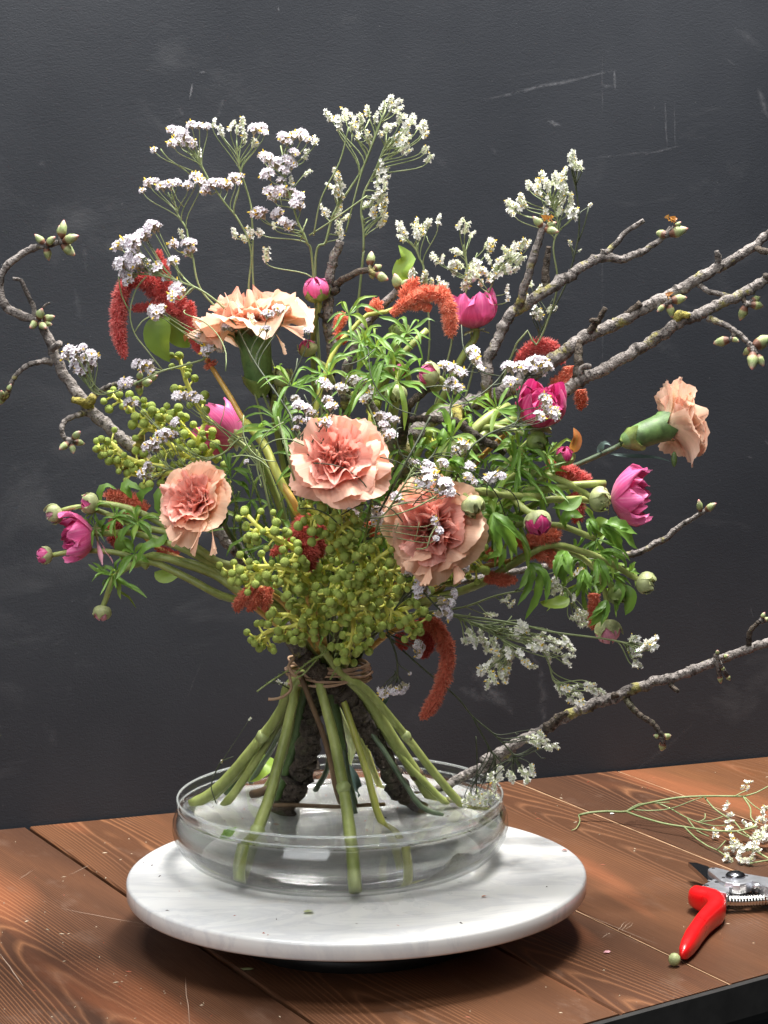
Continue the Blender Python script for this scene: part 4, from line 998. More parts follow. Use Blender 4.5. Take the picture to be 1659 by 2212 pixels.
# ---------------------------------------------------------------- carnations
def cpt(x, y, off=0): return XP(x, y, off)
carnation('peach carnation with a salmon heart in the very middle of the bouquet', XP(728, 1008, -.008), (.05, -.76, .58), .0375, 3, ('peach_petal', 'salmon_petal'), stem_pts=[XP(722, 1060, .08), pt(715, 1250, .02)] + FT['d1'])
carnation('large dusty peach carnation right of centre whose petals droop to a point', XP(930, 1142, -.005), (.12, -.90, .22), .0385, 8, ('buff_petal', 'salmon_petal'), stem_pts=[XP(910, 1170, .07), pt(800, 1330, .03)] + FT['d2'], openness=1.02, drops=((XP(940, 1170, -.020), (.12, -.35, -.93), .034, .020, 'buff_petal'), (XP(968, 1165, -.016), (.55, -.35, -.75), .034, .019, 'buff_petal'), (XP(912, 1170, -.016), (-.2, -.35, -.9), .027, .016, 'buff_petal')))
carnation('buff peach carnation left of centre turned to the upper left', XP(432, 1092, .015), (-.42, -.74, .42), .0330, 14, ('buff_petal', 'salmon_petal'), stem_pts=[XP(500, 1160, .07), pt(620, 1360, .05)] + FT['p3'], openness=.92, ruf_k=.8, spread=20, drops=((XP(440, 1122, -.014), (.10, -.30, -.95), .027, .016, 'buff_petal'), (XP(458, 1116, -.012), (.42, -.25, -.85), .027, .017, 'buff_petal'), (XP(418, 1122, -.010), (-.25, -.3, -.9), .024, .014, 'buff_petal')))
carnation('apricot carnation seen from behind at the upper left with its green calyx showing', XP(548, 722, .055), (-.10, .04, .99), .0455, 21, ('cream_petal', 'peach_petal'), back=True, stem_pts=[pt(572, 800, -.02), pt(590, 880, -.01), pt(640, 1100, .02), pt(690, 1380, .04)] + FT['p1'], openness=1.02, cal=.90, spread=30, ruf_k=1.3, drops=((XP(505, 692, .03), (-.85, -.35, -.25), .030, .021, 'cream_petal'), (XP(520, 700, .03), (-.60, -.4, -.62), .028, .018, 'peach_petal'), (XP(600, 695, .03), (.85, -.35, -.20), .030, .021, 'peach_petal'), (XP(592, 705, .03), (.62, -.4, -.55), .026, .017, 'cream_petal'), (XP(540, 690, .02), (-.2, -.7, -.35), .018, .014, 'peach_petal')),
          leaves=[([P('U', 870, 1480, -.01), P('U', 780, 1390, -.02), P('U', 715, 1290, -.02), P('U', 700, 1200, -.02)], .007)])
carnation('pale apricot carnation in profile reaching far out to the right on a blue-green stem', P('F', 1000, 615, -.01), (.86, .24, .28), .0360, 33, ('cream_petal', 'peach_petal'), back=True, stem_pts=[P('F', 720, 730, -.01), P('F', 620, 780, -.01), P('F', 450, 855, -.01), P('F', 300, 920, -.01), (P('F', 0, 1100, .0)), pt(880, 1280, .03)] + FT['p6'], openness=.74,
          leaves=[([P('F', 610, 790, -.01), P('F', 590, 770, -.014), P('F', 620, 722, -.016), P('F', 655, 735, -.018)], .006), ([P('F', 650, 790, -.01), P('F', 760, 805, -.014), P('F', 950, 815, -.012), P('F', 1040, 840, -.01)], .004)])
pb = bpy.data.objects.get('carnation.004')
bb = MB(); bb.lathe([(.0005, -.004), (.0018, -.002), (.0024, .002), (.0018, .006), (.0006, .008)], 9, P('F', 1060, 840, -.01)); bb.build('side_bud', M['calyx_tube'], pb)

# ---------------------------------------------------------------- pink ranunculus, their buds and leaves
ranunculus('bright pink ranunculus cup tipped down at the far left', P('D', 612, 1325, -.03), (-.86, -.30, -.12), .0178, 51, 'magenta_petal', 4, [P('D', 720, 1328, -.03), P('D', 850, 1322, -.04), P('D', 1100, 1390, -.05), P('D', 1350, 1510, -.05), (620, 1300) and pt(620, 1310, -.02)] + FT['s9'], mats2='pink_petal', stem_r=(.0022, .0036))
r0_ = bpy.data.objects['ranunculus']
b = MB(); petal(b, frame((.35, -.3, -.9)).to_3x3(), P('D', 640, 1375, -.03), 1, .0215, .0085, R_(20), R_(5), 0, .001, 8, 7, .02, 2, 0, .012, 'ovate'); petal(b, frame((.35, -.3, -.9)).to_3x3(), P('D', 640, 1375, -.031), 3, .0205, .0085, R_(20), R_(5), 0, .001, 8, 7, .02, 2, 0, .012, 'ovate'); b.build('petal', M['light_pink_petal'], r0_)
ranunculus('pink ranunculus cup beside the coral tassel near the top', P('B', 1440, 1650, .02), (-.05, .05, .97), .0205, 52, 'pink_petal', -4, [P('E', 1450, 40, .02), P('E', 1300, 300, .02), pt(830, 1150, .03), pt(760, 1400, .03)] + FT['s1'], mats2='pink_petal', stem_r=(.0024, .0050))
ranunculus('deep magenta ranunculus cup under the thick grey branch on the right', P('F', 195, 600, -.055), (.10, -.45, .85), .0228, 53, 'magenta_petal', -12, [P('F', 150, 700, -.03), pt(980, 1120, -.01), pt(800, 1360, .02)] + FT['s3'], n=(6, 6, 6), stem_r=(.0024, .0050))
ranunculus('open pink ranunculus facing right above the toothed leaf', P('F', 655, 1075, -.03), (.80, -.15, .05), .0215, 54, 'pink_petal', 16, [P('F', 540, 1085, -.03), P('F', 400, 1080, -.04), P('F', 100, 1150, -.05), pt(900, 1290, -.01)] + FT['s2'], mats2='pink_petal', stem_r=(.0024, .0036))
ranunculus('soft pink ranunculus turned away behind the amber stem on the left', P('D', 1540, 700, .03), (-.62, .45, .25), .0190, 55, 'light_pink_petal', 24, [P('D', 1600, 760, .02), P('D', 1720, 880, .02), pt(640, 1200, .03), pt(690, 1400, .03)] + FT['s4'], mats2='pink_petal', stem_r=(.0024, .0050))
def BF(label, t, u, v, Y, axis, R, seed, inner, show, stempts, sep='sepal', **kw):
    return bud_flower(label, P(t, u, v, Y), axis, R, seed, inner, show, [P(a, b_, c_, d_) if isinstance(a, str) else pt(a, b_, c_) for a, b_, c_, *d_ in [(q[0], q[1], q[2]) if not isinstance(q[0], str) else q for q in stempts]] if False else [P(*q) if isinstance(q[0], str) else pt(*q) for q in stempts], sep, **kw)
bl1 = BF('small green-white ranunculus bud at the far left tip above the pink cup', 'D', 400, 1178, -.03, (-.8, -.2, -.35), .0082, 61, 'light_pink_petal', .15, [('D', 470, 1160, -.03), ('D', 560, 1155, -.03), ('D', 700, 1200, -.03), ('D', 900, 1290, -.04), ('D', 1120, 1330, -.045), ('D', 1340, 1450, -.05), (650, 1340, -.01), (720, 1440, .02)], 'sepal_pale')
bl2 = BF('half-open bud showing pink at the far left below the pink cup', 'D', 340, 1472, -.03, (-.95, -.15, .05), .0080, 62, 'pink_petal', .65, [('D', 430, 1452, -.03), ('D', 560, 1440, -.03), ('D', 740, 1450, -.035), ('D', 880, 1490, -.04), ('D', 960, 1550, -.045)], 'sepal_pale')
bl3 = BF('plump green and pink bud lying above the pink cup on the left', 'D', 640, 1130, -.035, (-.95, -.2, .05), .0088, 63, 'pink_petal', .25, [('D', 760, 1145, -.035), ('D', 900, 1185, -.04), ('D', 1050, 1260, -.045), ('D', 1200, 1360, -.05), ('D', 1400, 1500, -.055), ('H', 300, 430, -.05), (660, 1340, -.01), (700, 1440, .02)], 'sepal_pale', stem_r=(.0024, .0032))
bl4 = BF('round bud hanging straight down at the lower left', 'G', 672, 638, -.03, (-.12, -.15, -.95), .0078, 64, 'light_pink_petal', .35, [('G', 690, 600, -.03), ('G', 710, 540, -.035), ('G', 735, 480, -.04), ('G', 775, 425, -.04), ('G', 860, 375, -.04), ('G', 990, 352, -.045), ('G', 1100, 395, -.045), ('G', 1250, 470, -.05), ('G', 1500, 590, -.05), (600, 1300, -.02), (690, 1430, .02)], 'sepal_pale', stem_r=(.0020, .0034))
st_ = bpy.data.objects['ranunculus_bud.003']
stem(st_, [P('G', 770, 430, -.04), P('G', 880, 350, -.04), P('G', 1000, 302, -.045), P('G', 1130, 330, -.045), P('G', 1320, 375, -.05), P('G', 1500, 470, -.05)], .0016, .0026, 'stem_green')
bc1 = BF('pink bud in a green cup beside the dark upright branch', 'B', 420, 1470, .0, (-.15, -.25, .95), .0102, 65, 'pink_petal', .8, [('B', 430, 1500, .0), ('B', 390, 1659, .005), ('E', 390, 300, .02), (690, 1100, .03), (705, 1430, .03)], 'sepal', long=1.25)
bc2 = BF('green and white bud leaning left in front of the right-hand limb', 'E', 1200, 310, -.06, (-.85, -.25, .32), .0100, 66, 'pink_petal', .25, [('E', 1235, 335, -.06), ('E', 1190, 385, -.055), ('E', 1040, 350, -.05), ('E', 930, 480, -.03), (820, 1150, .0), (740, 1420, .02)], 'sepal_pale', stem_r=(.0022, .003))
bc3 = BF('small bud with a pink tip among green leaves at the top middle', 'E', 940, 310, -.045, (.25, -.2, .92), .0072, 67, 'pink_petal', .5, [('E', 940, 350, -.045), ('E', 900, 500, -.03), (800, 1150, .0)], 'sepal')
bc4 = BF('pale round green bud hanging among leaves above the central carnation', 'E', 930, 365, -.06, (-.05, -.4, -.9), .0085, 68, 'sepal_pale', .1, [('E', 940, 300, -.055), ('E', 990, 240, -.05), ('E', 1010, 330, -.03)], 'sepal_pale')
bc5 = BF('green knob bud high above the leafy whorl at the top middle', 'E', 955, 60, -.02, (-.05, -.3, .95), .0085, 69, 'sepal', .05, [('E', 930, 120, -.02), ('E', 850, 300, -.02), ('E', 780, 500, -.01), (770, 1150, .02)], 'sepal', stem_r=(.0024, .003))
br_a = BF('pale green bud under the magenta cup on the right', 'F', 140, 680, -.06, (.62, -.3, -.45), .0092, 70, 'sepal_pale', .05, [('F', 60, 650, -.055), ('F', 0, 630, -.05), ('E', 1400, 700, -.04), (880, 1150, .0)], 'sepal')
br_b = BF('reddish ranunculus bud beside the amber leaf on the right', 'F', 350, 850, -.05, (.15, -.3, .9), .0092, 71, 'magenta_petal', .45, [('F', 310, 880, -.05), ('F', 250, 930, -.05), ('F', 50, 1080, -.05), (920, 1260, -.01)], 'sepal')
br_c = BF('fat green bud in front of the open pink ranunculus', 'F', 525, 1070, -.05, (.93, -.3, -.12), .0098, 72, 'sepal_pale', .1, [('F', 480, 1030, -.05), ('F', 350, 962, -.055), ('F', 180, 915, -.055), ('F', 0, 960, -.05), (930, 1220, -.02)], 'sepal_pale', stem_r=(.0022, .003))
br_d = BF('big deep pink bud splitting its pale green cup below the right-hand leaves', 'F', 175, 1160, -.09, (.18, -.35, -.82), .0120, 73, 'magenta_petal', .75, [('F', 130, 1160, -.09), ('F', 60, 1100, -.085), ('F', 0, 1045, -.08), ('E', 1540, 1060, -.08), ('E', 1370, 1050, -.085), ('E', 1250, 1200, -.05)], 'sepal_pale', stem_r=(.0024, .003))
br_e = BF('pale green bud at the tip of the stem farthest to the lower right', 'I', 1345, 470, -.04, (.85, -.2, -.3), .0090, 74, 'sepal_pale', .08, [('I', 1300, 440, -.04), ('I', 1150, 350, -.045), ('I', 1000, 290, -.05), ('I', 760, 245, -.06), ('I', 500, 385, -.06), ('I', 200, 540, -.05), (760, 1330, -.01)] , 'sepal_pale', stem_r=(.0020, .0034))
br_f = BF('nodding bud with a pink centre hanging below the leaves at the lower right', 'I', 1135, 735, -.03, (.18, -.15, -.95), .0105, 75, 'light_pink_petal', .6, [('I', 1138, 690, -.03), ('I', 1140, 600, -.035), ('I', 1090, 430, -.04), ('I', 940, 300, -.045), ('I', 760, 262, -.05)], 'sepal_pale', long=1.15)
br_g = BF('striped green bud half hidden by the leaves at the lower right', 'I', 1180, 520, -.045, (.55, -.3, -.6), .0092, 76, 'sepal', .05, [('I', 1150, 480, -.045), ('I', 1060, 350, -.05)], 'sepal')
br_h = BF('nodding green bud with a hooked stem beside the drooping carnation', 'E', 1400, 1100, -.125, (.35, -.35, -.6), .0090, 77, 'sepal_pale', .1, [('E', 1375, 1070, -.12), ('E', 1400, 1035, -.115), ('E', 1480, 1060, -.105), ('E', 1659, 1080, -.09), ('F', 200, 1060, -.07)], 'sepal_pale', stem_r=(.0020, .0026))
bl5 = BF('closed green bud on the stem between the carnation and the central branch', 'U', 985, 1290, -.03, (.12, -.2, .9), .0088, 78, 'sepal_pale', .05, [('U', 960, 1400, -.03), ('U', 900, 1560, -.02), (640, 1150, .02)], 'sepal_pale')
bl6 = BF('slim green bud with a pink flush below the top carnation', 'U', 1310, 960, .0, (-.35, -.2, .8), .0085, 79, 'pink_petal', .3, [('U', 1400, 1040, .0), ('U', 1480, 1100, .0), ('U', 1560, 1300, .01)], 'sepal_pale')

# whorls of cut leaves on the ranunculus stems (parts of the stems they grow on)
def WH(parent, t, u, v, axis, n, L, W, off=-.005, Y=None, **kw):
    p_ = P(t, u, v, Y) if Y is not None else DP(t, u, v, off); whorl(parent, p_, axis, n, L, W, **kw)
O = bpy.data.objects
WH(bl4, 'G', 740, 440, (-.4, -.3, -.6), 13, .024, .0046, Y=-.04)
WH(bl4, 'G', 760, 420, (-.6, -.4, -.1), 8, .018, .0042, Y=-.04)
WH(bl3, 'D', 900, 1250, (-.3, -.7, .3), 10, .020, .0048, Y=-.045)
WH(bl3, 'D', 620, 1180, (-.3, -.5, .2), 5, .014, .0040, Y=-.035)
WH(bl1, 'D', 760, 1230, (-.2, -.6, .2), 6, .015, .0040, Y=-.04)
WH(bl1, 'D', 620, 1290, (0, -.6, .5), 4, .012, .0030, Y=-.035)
WH(bl2, 'D', 880, 1460, (-.1, -.6, .2), 5, .018, .0060, Y=-.045)
for pts_, w_, m_ in (([('D', 1090, 1320, -.05), ('D', 1050, 1390, -.055), ('D', 950, 1430, -.06), ('D', 890, 1520, -.055)], .014, 'leaf'), ([('D', 1120, 1310, -.055), ('D', 1170, 1290, -.06), ('D', 1220, 1245, -.062), ('D', 1255, 1250, -.06)], .012, 'leaf'),
                     ([('D', 1090, 1230, -.055), ('D', 1040, 1160, -.06), ('D', 1050, 1050, -.06), ('D', 1135, 1010, -.055)], .010, 'leaf'), ([('D', 930, 1130, -.045), ('D', 930, 1080, -.05), ('D', 1000, 1030, -.052)], .013, 'leaf'),
                     ([('D', 860, 1100, -.04), ('D', 820, 1040, -.042), ('D', 840, 1010, -.04), ('D', 930, 1050, -.045)], .012, 'leaf'), ([('D', 660, 1120, -.035), ('D', 660, 1050, -.035), ('D', 700, 1015, -.035), ('D', 760, 1040, -.035)], .008, 'leaf'),
                     ([('D', 680, 1310, -.035), ('D', 660, 1280, -.04), ('D', 690, 1230, -.04)], .010, 'leaf')):
    leaf(bl3, [P(*q) for q in pts_], w_ * .62, m_, .4, .3, .3)
for pts_, w_, m_, par in (([('F', 600, 1235, -.06), ('F', 680, 1260, -.065), ('F', 760, 1330, -.06), ('F', 830, 1400, -.05)], .026, 'leaf', br_c), ([('I', 870, 280, -.08), ('I', 850, 350, -.09), ('I', 850, 430, -.09), ('I', 880, 510, -.085)], .021, 'leaf', br_e),
                          ([('I', 400, 30, -.12), ('I', 450, 130, -.125), ('I', 520, 230, -.12), ('I', 560, 320, -.11)], .018, 'leaf', br_h), ([('F', 520, 1200, -.06), ('F', 540, 1260, -.065), ('F', 570, 1330, -.06)], .012, 'leaf', br_c),
                          ([('F', 470, 1060, -.06), ('F', 400, 1120, -.065), ('F', 280, 1135, -.06)], .010, 'leaf', br_c), ([('F', 480, 1190, -.06), ('F', 400, 1175, -.062), ('F', 360, 1210, -.062), ('F', 370, 1270, -.06)], .009, 'leaf', br_d),
                          ([('F', 640, 1210, -.06), ('F', 600, 1240, -.063), ('F', 590, 1320, -.06)], .012, 'leaf_light', br_c), ([('I', 1140, 600, -.05), ('I', 1120, 680, -.055), ('I', 1060, 750, -.055), ('I', 1020, 780, -.05)], .014, 'leaf', br_f),
                          ([('I', 900, 590, -.06), ('I', 830, 630, -.065), ('I', 770, 630, -.065), ('I', 705, 615, -.06)], .012, 'leaf_light', br_e), ([('I', 1270, 500, -.05), ('I', 1300, 580, -.052), ('I', 1290, 650, -.05), ('I', 1265, 700, -.048)], .010, 'leaf', br_g),
                          ([('I', 1100, 290, -.06), ('I', 1170, 290, -.066), ('I', 1250, 340, -.062), ('I', 1270, 400, -.058)], .012, 'leaf', br_e), ([('I', 1000, 400, -.07), ('I', 990, 500, -.075), ('I', 1000, 590, -.07)], .015, 'leaf', br_f),
                          ([('I', 1080, 330, -.06), ('I', 1110, 400, -.07), ('I', 1120, 500, -.07), ('I', 1090, 560, -.065)], .012, 'leaf', br_f), ([('I', 1200, 480, -.05), ('I', 1230, 540, -.055), ('I', 1210, 640, -.05), ('I', 1200, 680, -.048)], .010, 'leaf', br_g),
                          ([('I', 640, 360, -.07), ('I', 710, 430, -.075), ('I', 690, 580, -.07), ('I', 610, 730, -.065)], .017, 'leaf', br_e), ([('F', 405, 780, -.05), ('F', 425, 740, -.053), ('F', 440, 680, -.053), ('F', 418, 622, -.05)], .0085, 'leaf_amber', br_b),
                          ([('I', 360, 330, -.09), ('I', 460, 300, -.095), ('I', 440, 400, -.09)], .008, 'leaf', br_h), ([('E', 1200, 760, -.11), ('E', 1230, 700, -.115), ('E', 1240, 640, -.11)], .015, 'leaf', bc2), ([('E', 1270, 850, -.12), ('E', 1340, 870, -.125), ('E', 1380, 940, -.12)], .018, 'leaf', br_h),
                          ([('B', 975, 1380, -.02), ('B', 960, 1290, -.024), ('B', 1005, 1200, -.022), ('B', 945, 1105, -.02)], .0150, 'leaf_light', bc5), ([('E', 620, 300, -.05), ('E', 700, 310, -.055), ('E', 850, 320, -.06), ('E', 740, 340, -.06)], .010, 'leaf', bc5)):
    pp_ = [P(*q) for q in pts_]
    if w_ > .011 and m_ == 'leaf':
        ax_ = pp_[-1] - pp_[0]; sd_ = ax_.cross(Vector((0, 1, .3))).normalized() * ax_.length
        leaf(par, pp_, w_ * .42, m_, .35, .3, .25)
        for sg, f_ in ((-1, .72), (1, .66), (-1.7, .42), (1.6, .40)):
            leaf(par, [pp_[0] + (pp_[1] - pp_[0]) * .15 * q + (p_ - pp_[0]) * f_ * .9 + sd_ * sg * .34 * (q / (len(pp_) - 1)) ** .8 * f_ + Vector((0, -.002 * q, 0)) for q, p_ in enumerate(pp_)], w_ * .30, m_, .35, .35, .25)
    else: leaf(par, pp_, w_, m_, .35, .2)
for par, t, u, v, ax, n, L, W in ((bc5, 'E', 860, 190, (0, -.5, .8), 13, .028, .0052), (bc5, 'E', 800, 110, (-.2, -.4, .9), 10, .026, .0048), (bc3, 'E', 940, 330, (0, -.7, .4), 10, .028, .0050), (bc5, 'E', 770, 300, (-.3, -.6, .5), 9, .026, .0048),
                                  (bc3, 'E', 700, 80, (-.3, -.3, .9), 7, .022, .0042), (bc5, 'E', 1000, 20, (.3, -.4, .8), 6, .024, .0040), (bc3, 'B', 620, 1560, (0, -.4, .9), 6, .022, .0046), (bc2, 'E', 1590, 520, (.3, -.6, .6), 9, .028, .0052),
                                  (br_a, 'F', 60, 880, (0, -.7, .5), 14, .030, .0056), (br_a, 'F', 70, 750, (.2, -.6, .5), 10, .026, .0054), (br_b, 'F', 250, 800, (.2, -.6, .6), 8, .022, .0056), (br_c, 'F', 130, 960, (-.2, -.8, .2), 12, .030, .0056),
                                  (br_c, 'F', 250, 1020, (.2, -.8, .2), 8, .024, .0050), (br_h, 'E', 1440, 1120, (.1, -.6, -.5), 9, .028, .0062), (br_h, 'E', 1590, 1180, (.1, -.8, .1), 10, .032, .0064), (br_e, 'I', 1000, 330, (.5, -.7, -.2), 12, .028, .0062), (br_f, 'I', 980, 480, (.1, -.7, -.6), 12, .028, .0068),
                                  (br_g, 'I', 1150, 420, (.5, -.6, -.3), 12, .026, .0060), (br_e, 'I', 920, 290, (.4, -.6, .1), 9, .020, .0050), (br_d, 'F', 560, 1330, (.4, -.7, -.2), 10, .026, .0066), (br_d, 'F', 420, 1100, (.3, -.8, .1), 8, .024, .0052), (br_h, 'I', 560, 60, (.1, -.8, .1), 10, .030, .0070),
                                  (br_h, 'I', 420, 100, (-.1, -.8, -.3), 8, .030, .0068), (bl5, 'U', 1100, 1300, (.2, -.4, .6), 8, .024, .0048), (bl5, 'E', 150, 650, (-.4, -.4, .6), 9, .028, .0050), (bl6, 'U', 1500, 1180, (-.3, -.5, .6), 8, .024, .0044), (br_e, 'I', 1290, 420, (.7, -.3, .1), 6, .014, .0034), (bc2, 'E', 1290, 700, (.1, -.8, .1), 8, .028, .0066)):
    WH(par, t, u, v, ax, n, L, W, .012)
# inner leaves that fill the heart of the bouquet behind the flowers
ri = random.Random(4)
fill_par = [bc2, bc4, br_a, br_h, bl5, br_d]
for i in range(46):
    x = ri.gauss(790, 170); y = ri.gauss(1060, 120)
    if not (470 < x < 1180 and 780 < y < 1330): continue
    c_ = pt(x, y, dome(x, y, .055 + ri.random() * .05)); ax = (c_ - Vector((-.02, .05, .25))).normalized()
    whorl(ri.choice(fill_par), c_, ax + Vector((0, -.4, .1)), ri.randint(4, 6), .030, .0050, r=ri)
# thick green stems that sweep through the right side and the middle
stem(bc5, [P('E', 1130, 0, .0), P('E', 960, 170, -.01), P('E', 860, 330, -.01), P('E', 800, 520, .0), pt(760, 1150, .02), pt(720, 1420, .03)], .0026, .0032, 'stem_green')
stem(bc2, [P('E', 1659, 500, -.02), P('E', 1530, 570, -.04), P('E', 1400, 690, -.05), P('E', 1200, 900, -.06), pt(790, 1300, -.01), pt(740, 1440, .02)], .0036, .0040, 'stem_green')
stem(br_a, [P('F', 60, 560, -.02), P('E', 1560, 640, -.04), P('E', 1420, 760, -.055), P('E', 1250, 940, -.06), pt(790, 1330, -.01)], .0030, .0036, 'stem_green')
stem(br_b, [P('F', 620, 980, -.045), P('F', 480, 985, -.05), P('F', 270, 1012, -.055), P('E', 1600, 1150, -.06), pt(860, 1330, -.02)], .0028, .0032, 'stem_green')
stem(br_b, [P('F', 560, 1330, -.05), P('F', 270, 1240, -.055), P('E', 1560, 1340, -.06), pt(900, 1330, -.03)], .0022, .0028, 'stem_green')
stem(bl2, [P('D', 980, 1480, -.045), P('D', 1060, 1485, -.05), P('D', 1180, 1520, -.05), P('D', 1400, 1600, -.05), P('H', 260, 560, -.05), pt(640, 1340, -.01), pt(700, 1440, .02)], .0026, .0034, 'stem_green')
stem(bl1, [P('D', 700, 1210, -.035), P('D', 860, 1225, -.04), P('D', 1000, 1300, -.045), P('D', 1140, 1340, -.05), P('D', 1500, 1560, -.055)], .0022, .0026, 'stem_green')

# ---------------------------------------------------------------- coral and red tassel flowers
GA = 'drooping red tassel flowers in the arrangement'
def AM(label, base, group=GA): return thing('tassel_flower', label, 'tassel flower', base, group)
def TP(par, pts, rad, mat, seed, dens=1.0):
    tassel_part(par, [P(*q) if isinstance(q[0], str) else pt(*q) for q in pts], rad, mat, seed, dens)
a1 = AM('red tassel flower with a long hanging tail and two leaves at the upper left', P('D', 1370, 260, -.03))
TP(a1, [('Q', 640, 790, -.02), ('Q', 540, 720, -.025), ('Q', 400, 700, -.03), ('Q', 270, 740, -.032), ('Q', 215, 850, -.034), ('Q', 190, 1000, -.034), ('Q', 180, 1180, -.034), ('Q', 205, 1380, -.034), ('Q', 250, 1540, -.034)], [.0055, .0062, .0060, .0062, .0066, .0072, .0066, .0052, .0026], 'tassel_red', 1)
TP(a1, [('Q', 720, 900, -.02), ('Q', 690, 720, -.02), ('Q', 665, 560, -.02), ('Q', 615, 380, -.02)], [.0062, .0060, .0046, .0022], 'tassel_red', 2)
TP(a1, [('Q', 760, 1010, -.022), ('Q', 680, 930, -.02), ('Q', 600, 820, -.022), ('Q', 480, 720, -.024)], [.0060, .0072, .0074, .0066], 'tassel_red', 3)
TP(a1, [('Q', 850, 1060, -.022), ('Q', 640, 990, -.024), ('Q', 500, 990, -.026), ('Q', 345, 1015, -.028)], [.0045, .0046, .0044, .0024], 'tassel_red', 4)
TP(a1, [('Q', 930, 1180, -.022), ('Q', 870, 1050, -.02), ('Q', 860, 950, -.02), ('Q', 845, 860, -.02)], [.0048, .0060, .0058, .0040], 'tassel_red', 5)
TP(a1, [('Q', 990, 1270, -.026), ('Q', 970, 1150, -.026), ('Q', 960, 1030, -.026), ('Q', 965, 940, -.026)], [.0050, .0056, .0046, .0026], 'tassel_red', 6)
TP(a1, [('Q', 1120, 1500, -.03), ('Q', 1060, 1440, -.028), ('Q', 1010, 1330, -.026), ('Q', 930, 1180, -.022)], [.0030, .0050, .0044, .0030], 'tassel_red', 7)
TP(a1, [('Q', 1200, 1650, -.034), ('Q', 1170, 1600, -.034)], [.0058, .0050], 'tassel_coral', 8)
stem(a1, [P('Q', 700, 900, -.021), P('Q', 880, 1110, -.022), P('Q', 1010, 1330, -.026), P('Q', 1180, 1620, -.034), P('D', 1400, 270, -.04), P('D', 1500, 430, -.05), P('D', 1600, 600, -.06), P('E', 60, 740, -.07), P('E', 170, 980, -.085), P('E', 290, 1200, -.09), (650, 1200) and pt(660, 1250, -.05), pt(690, 1400, .0)], .0013, .0030, 'stem_amber')
stem(a1, FT['s8'], .0044, .0054, 'stem_green', 'lower_stem')
b = MB(); q_ = FT['s8'][3]; b.tube([q_ + Vector((-.0012, 0, .003)), q_, q_ + Vector((.0012, 0, -.003))], [.0050, .0058, .0051], 12, 0, .1); b.build('node', M['twig_brown'], a1)
stem(a1, [P('D', 1600, 600, -.0602), P('E', 60, 740, -.0702), P('E', 170, 980, -.0852), P('E', 290, 1200, -.0902)], .0031, .0034, 'stem_yellow', 'lower_stem')
leaf(a1, [P('Q', 690, 1080, -.025), P('Q', 640, 1160, -.03), P('Q', 610, 1340, -.03), P('Q', 680, 1500, -.028), P('Q', 745, 1590, -.026)], .0215, 'leaf_light', .18, .06, n=14, peak=.38, up=(-.25, -.9, .2))
leaf(a1, [P('Q', 740, 1080, -.02), P('Q', 790, 1220, -.022), P('Q', 870, 1340, -.022), P('Q', 960, 1430, -.02)], .0190, 'leaf_light', .2, .06, n=14, peak=.45, up=(.2, -.9, .3))
leaf(a1, [P('Q', 960, 1270, -.03), P('Q', 925, 1310, -.03), P('Q', 905, 1370, -.03)], .005, 'leaf_amber', .3, .05, n=7)
a2 = AM('coral tassel flower arching over beside the pink cup near the top', P('B', 700, 1620, -.03))
TP(a2, [('B', 900, 1555, -.04), ('B', 1010, 1470, -.042), ('B', 1080, 1430, -.042), ('B', 1170, 1415, -.042), ('B', 1240, 1440, -.044), ('B', 1270, 1520, -.046), ('B', 1280, 1600, -.046), ('E', 1285, 30, -.046)], [.0040, .0056, .0066, .0072, .0072, .0066, .0062, .0046], 'tassel_coral', 11)
TP(a2, [('B', 960, 1450, -.036), ('B', 1000, 1400, -.036), ('B', 1060, 1330, -.036)], [.0040, .0056, .0038], 'tassel_coral', 12)
TP(a2, [('B', 1160, 1520, -.040), ('B', 1080, 1490, -.04), ('B', 1000, 1480, -.04), ('B', 950, 1500, -.04)], [.0030, .0058, .0054, .0046], 'tassel_coral', 13)
TP(a2, [('B', 740, 1540, -.034), ('B', 790, 1500, -.034), ('B', 830, 1480, -.034)], [.0040, .0052, .0032], 'tassel_coral', 14)
TP(a2, [('B', 540, 1659, -.036), ('B', 560, 1610, -.036), ('B', 580, 1560, -.036)], [.0036, .0050, .0040], 'tassel_coral', 15)
TP(a2, [('E', 600, 85, -.040), ('E', 560, 40, -.04), ('E', 545, 10, -.04)], [.0030, .0042, .0030], 'tassel_rust', 16)
stem(a2, [P('B', 960, 1500, -.038), P('B', 860, 1540, -.038), P('B', 740, 1560, -.038), P('E', 630, 10, -.042), P('E', 540, 110, -.05), P('E', 470, 270, -.055), P('E', 420, 440, -.06), P('E', 400, 580, -.06), P('E', 360, 1080, -.05), pt(690, 1330, -.01), pt(710, 1430, .02)] + FT['s6'], .0015, .0032, 'stem_yellow')
a3 = AM('coral tassel flower tucked behind the thick grey branch at the right', P('F', 300, 330, .03))
TP(a3, [('F', 60, 240, .03), ('F', 110, 150, .03), ('F', 200, 100, .032), ('F', 290, 125, .034), ('F', 340, 190, .034)], [.0048, .0066, .0074, .0070, .0056], 'tassel_red', 21)
TP(a3, [('F', 390, 230, .03), ('F', 390, 300, .03), ('F', 320, 330, .03), ('F', 290, 380, .03)], [.0060, .0074, .0062, .0040], 'tassel_coral', 22)
TP(a3, [('F', 460, 380, .03), ('F', 465, 440, .03), ('F', 465, 495, .03)], [.0050, .0056, .0038], 'tassel_coral', 23)
TP(a3, [('F', 180, 600, .0), ('F', 190, 640, .0), ('F', 180, 660, .0)], [.0044, .0050, .0036], 'tassel_coral', 24)
stem(a3, [P('F', 340, 330, .032), P('F', 200, 460, .03), pt(960, 1080, .03), pt(780, 1400, .035)], .0016, .0026, 'stem_amber')
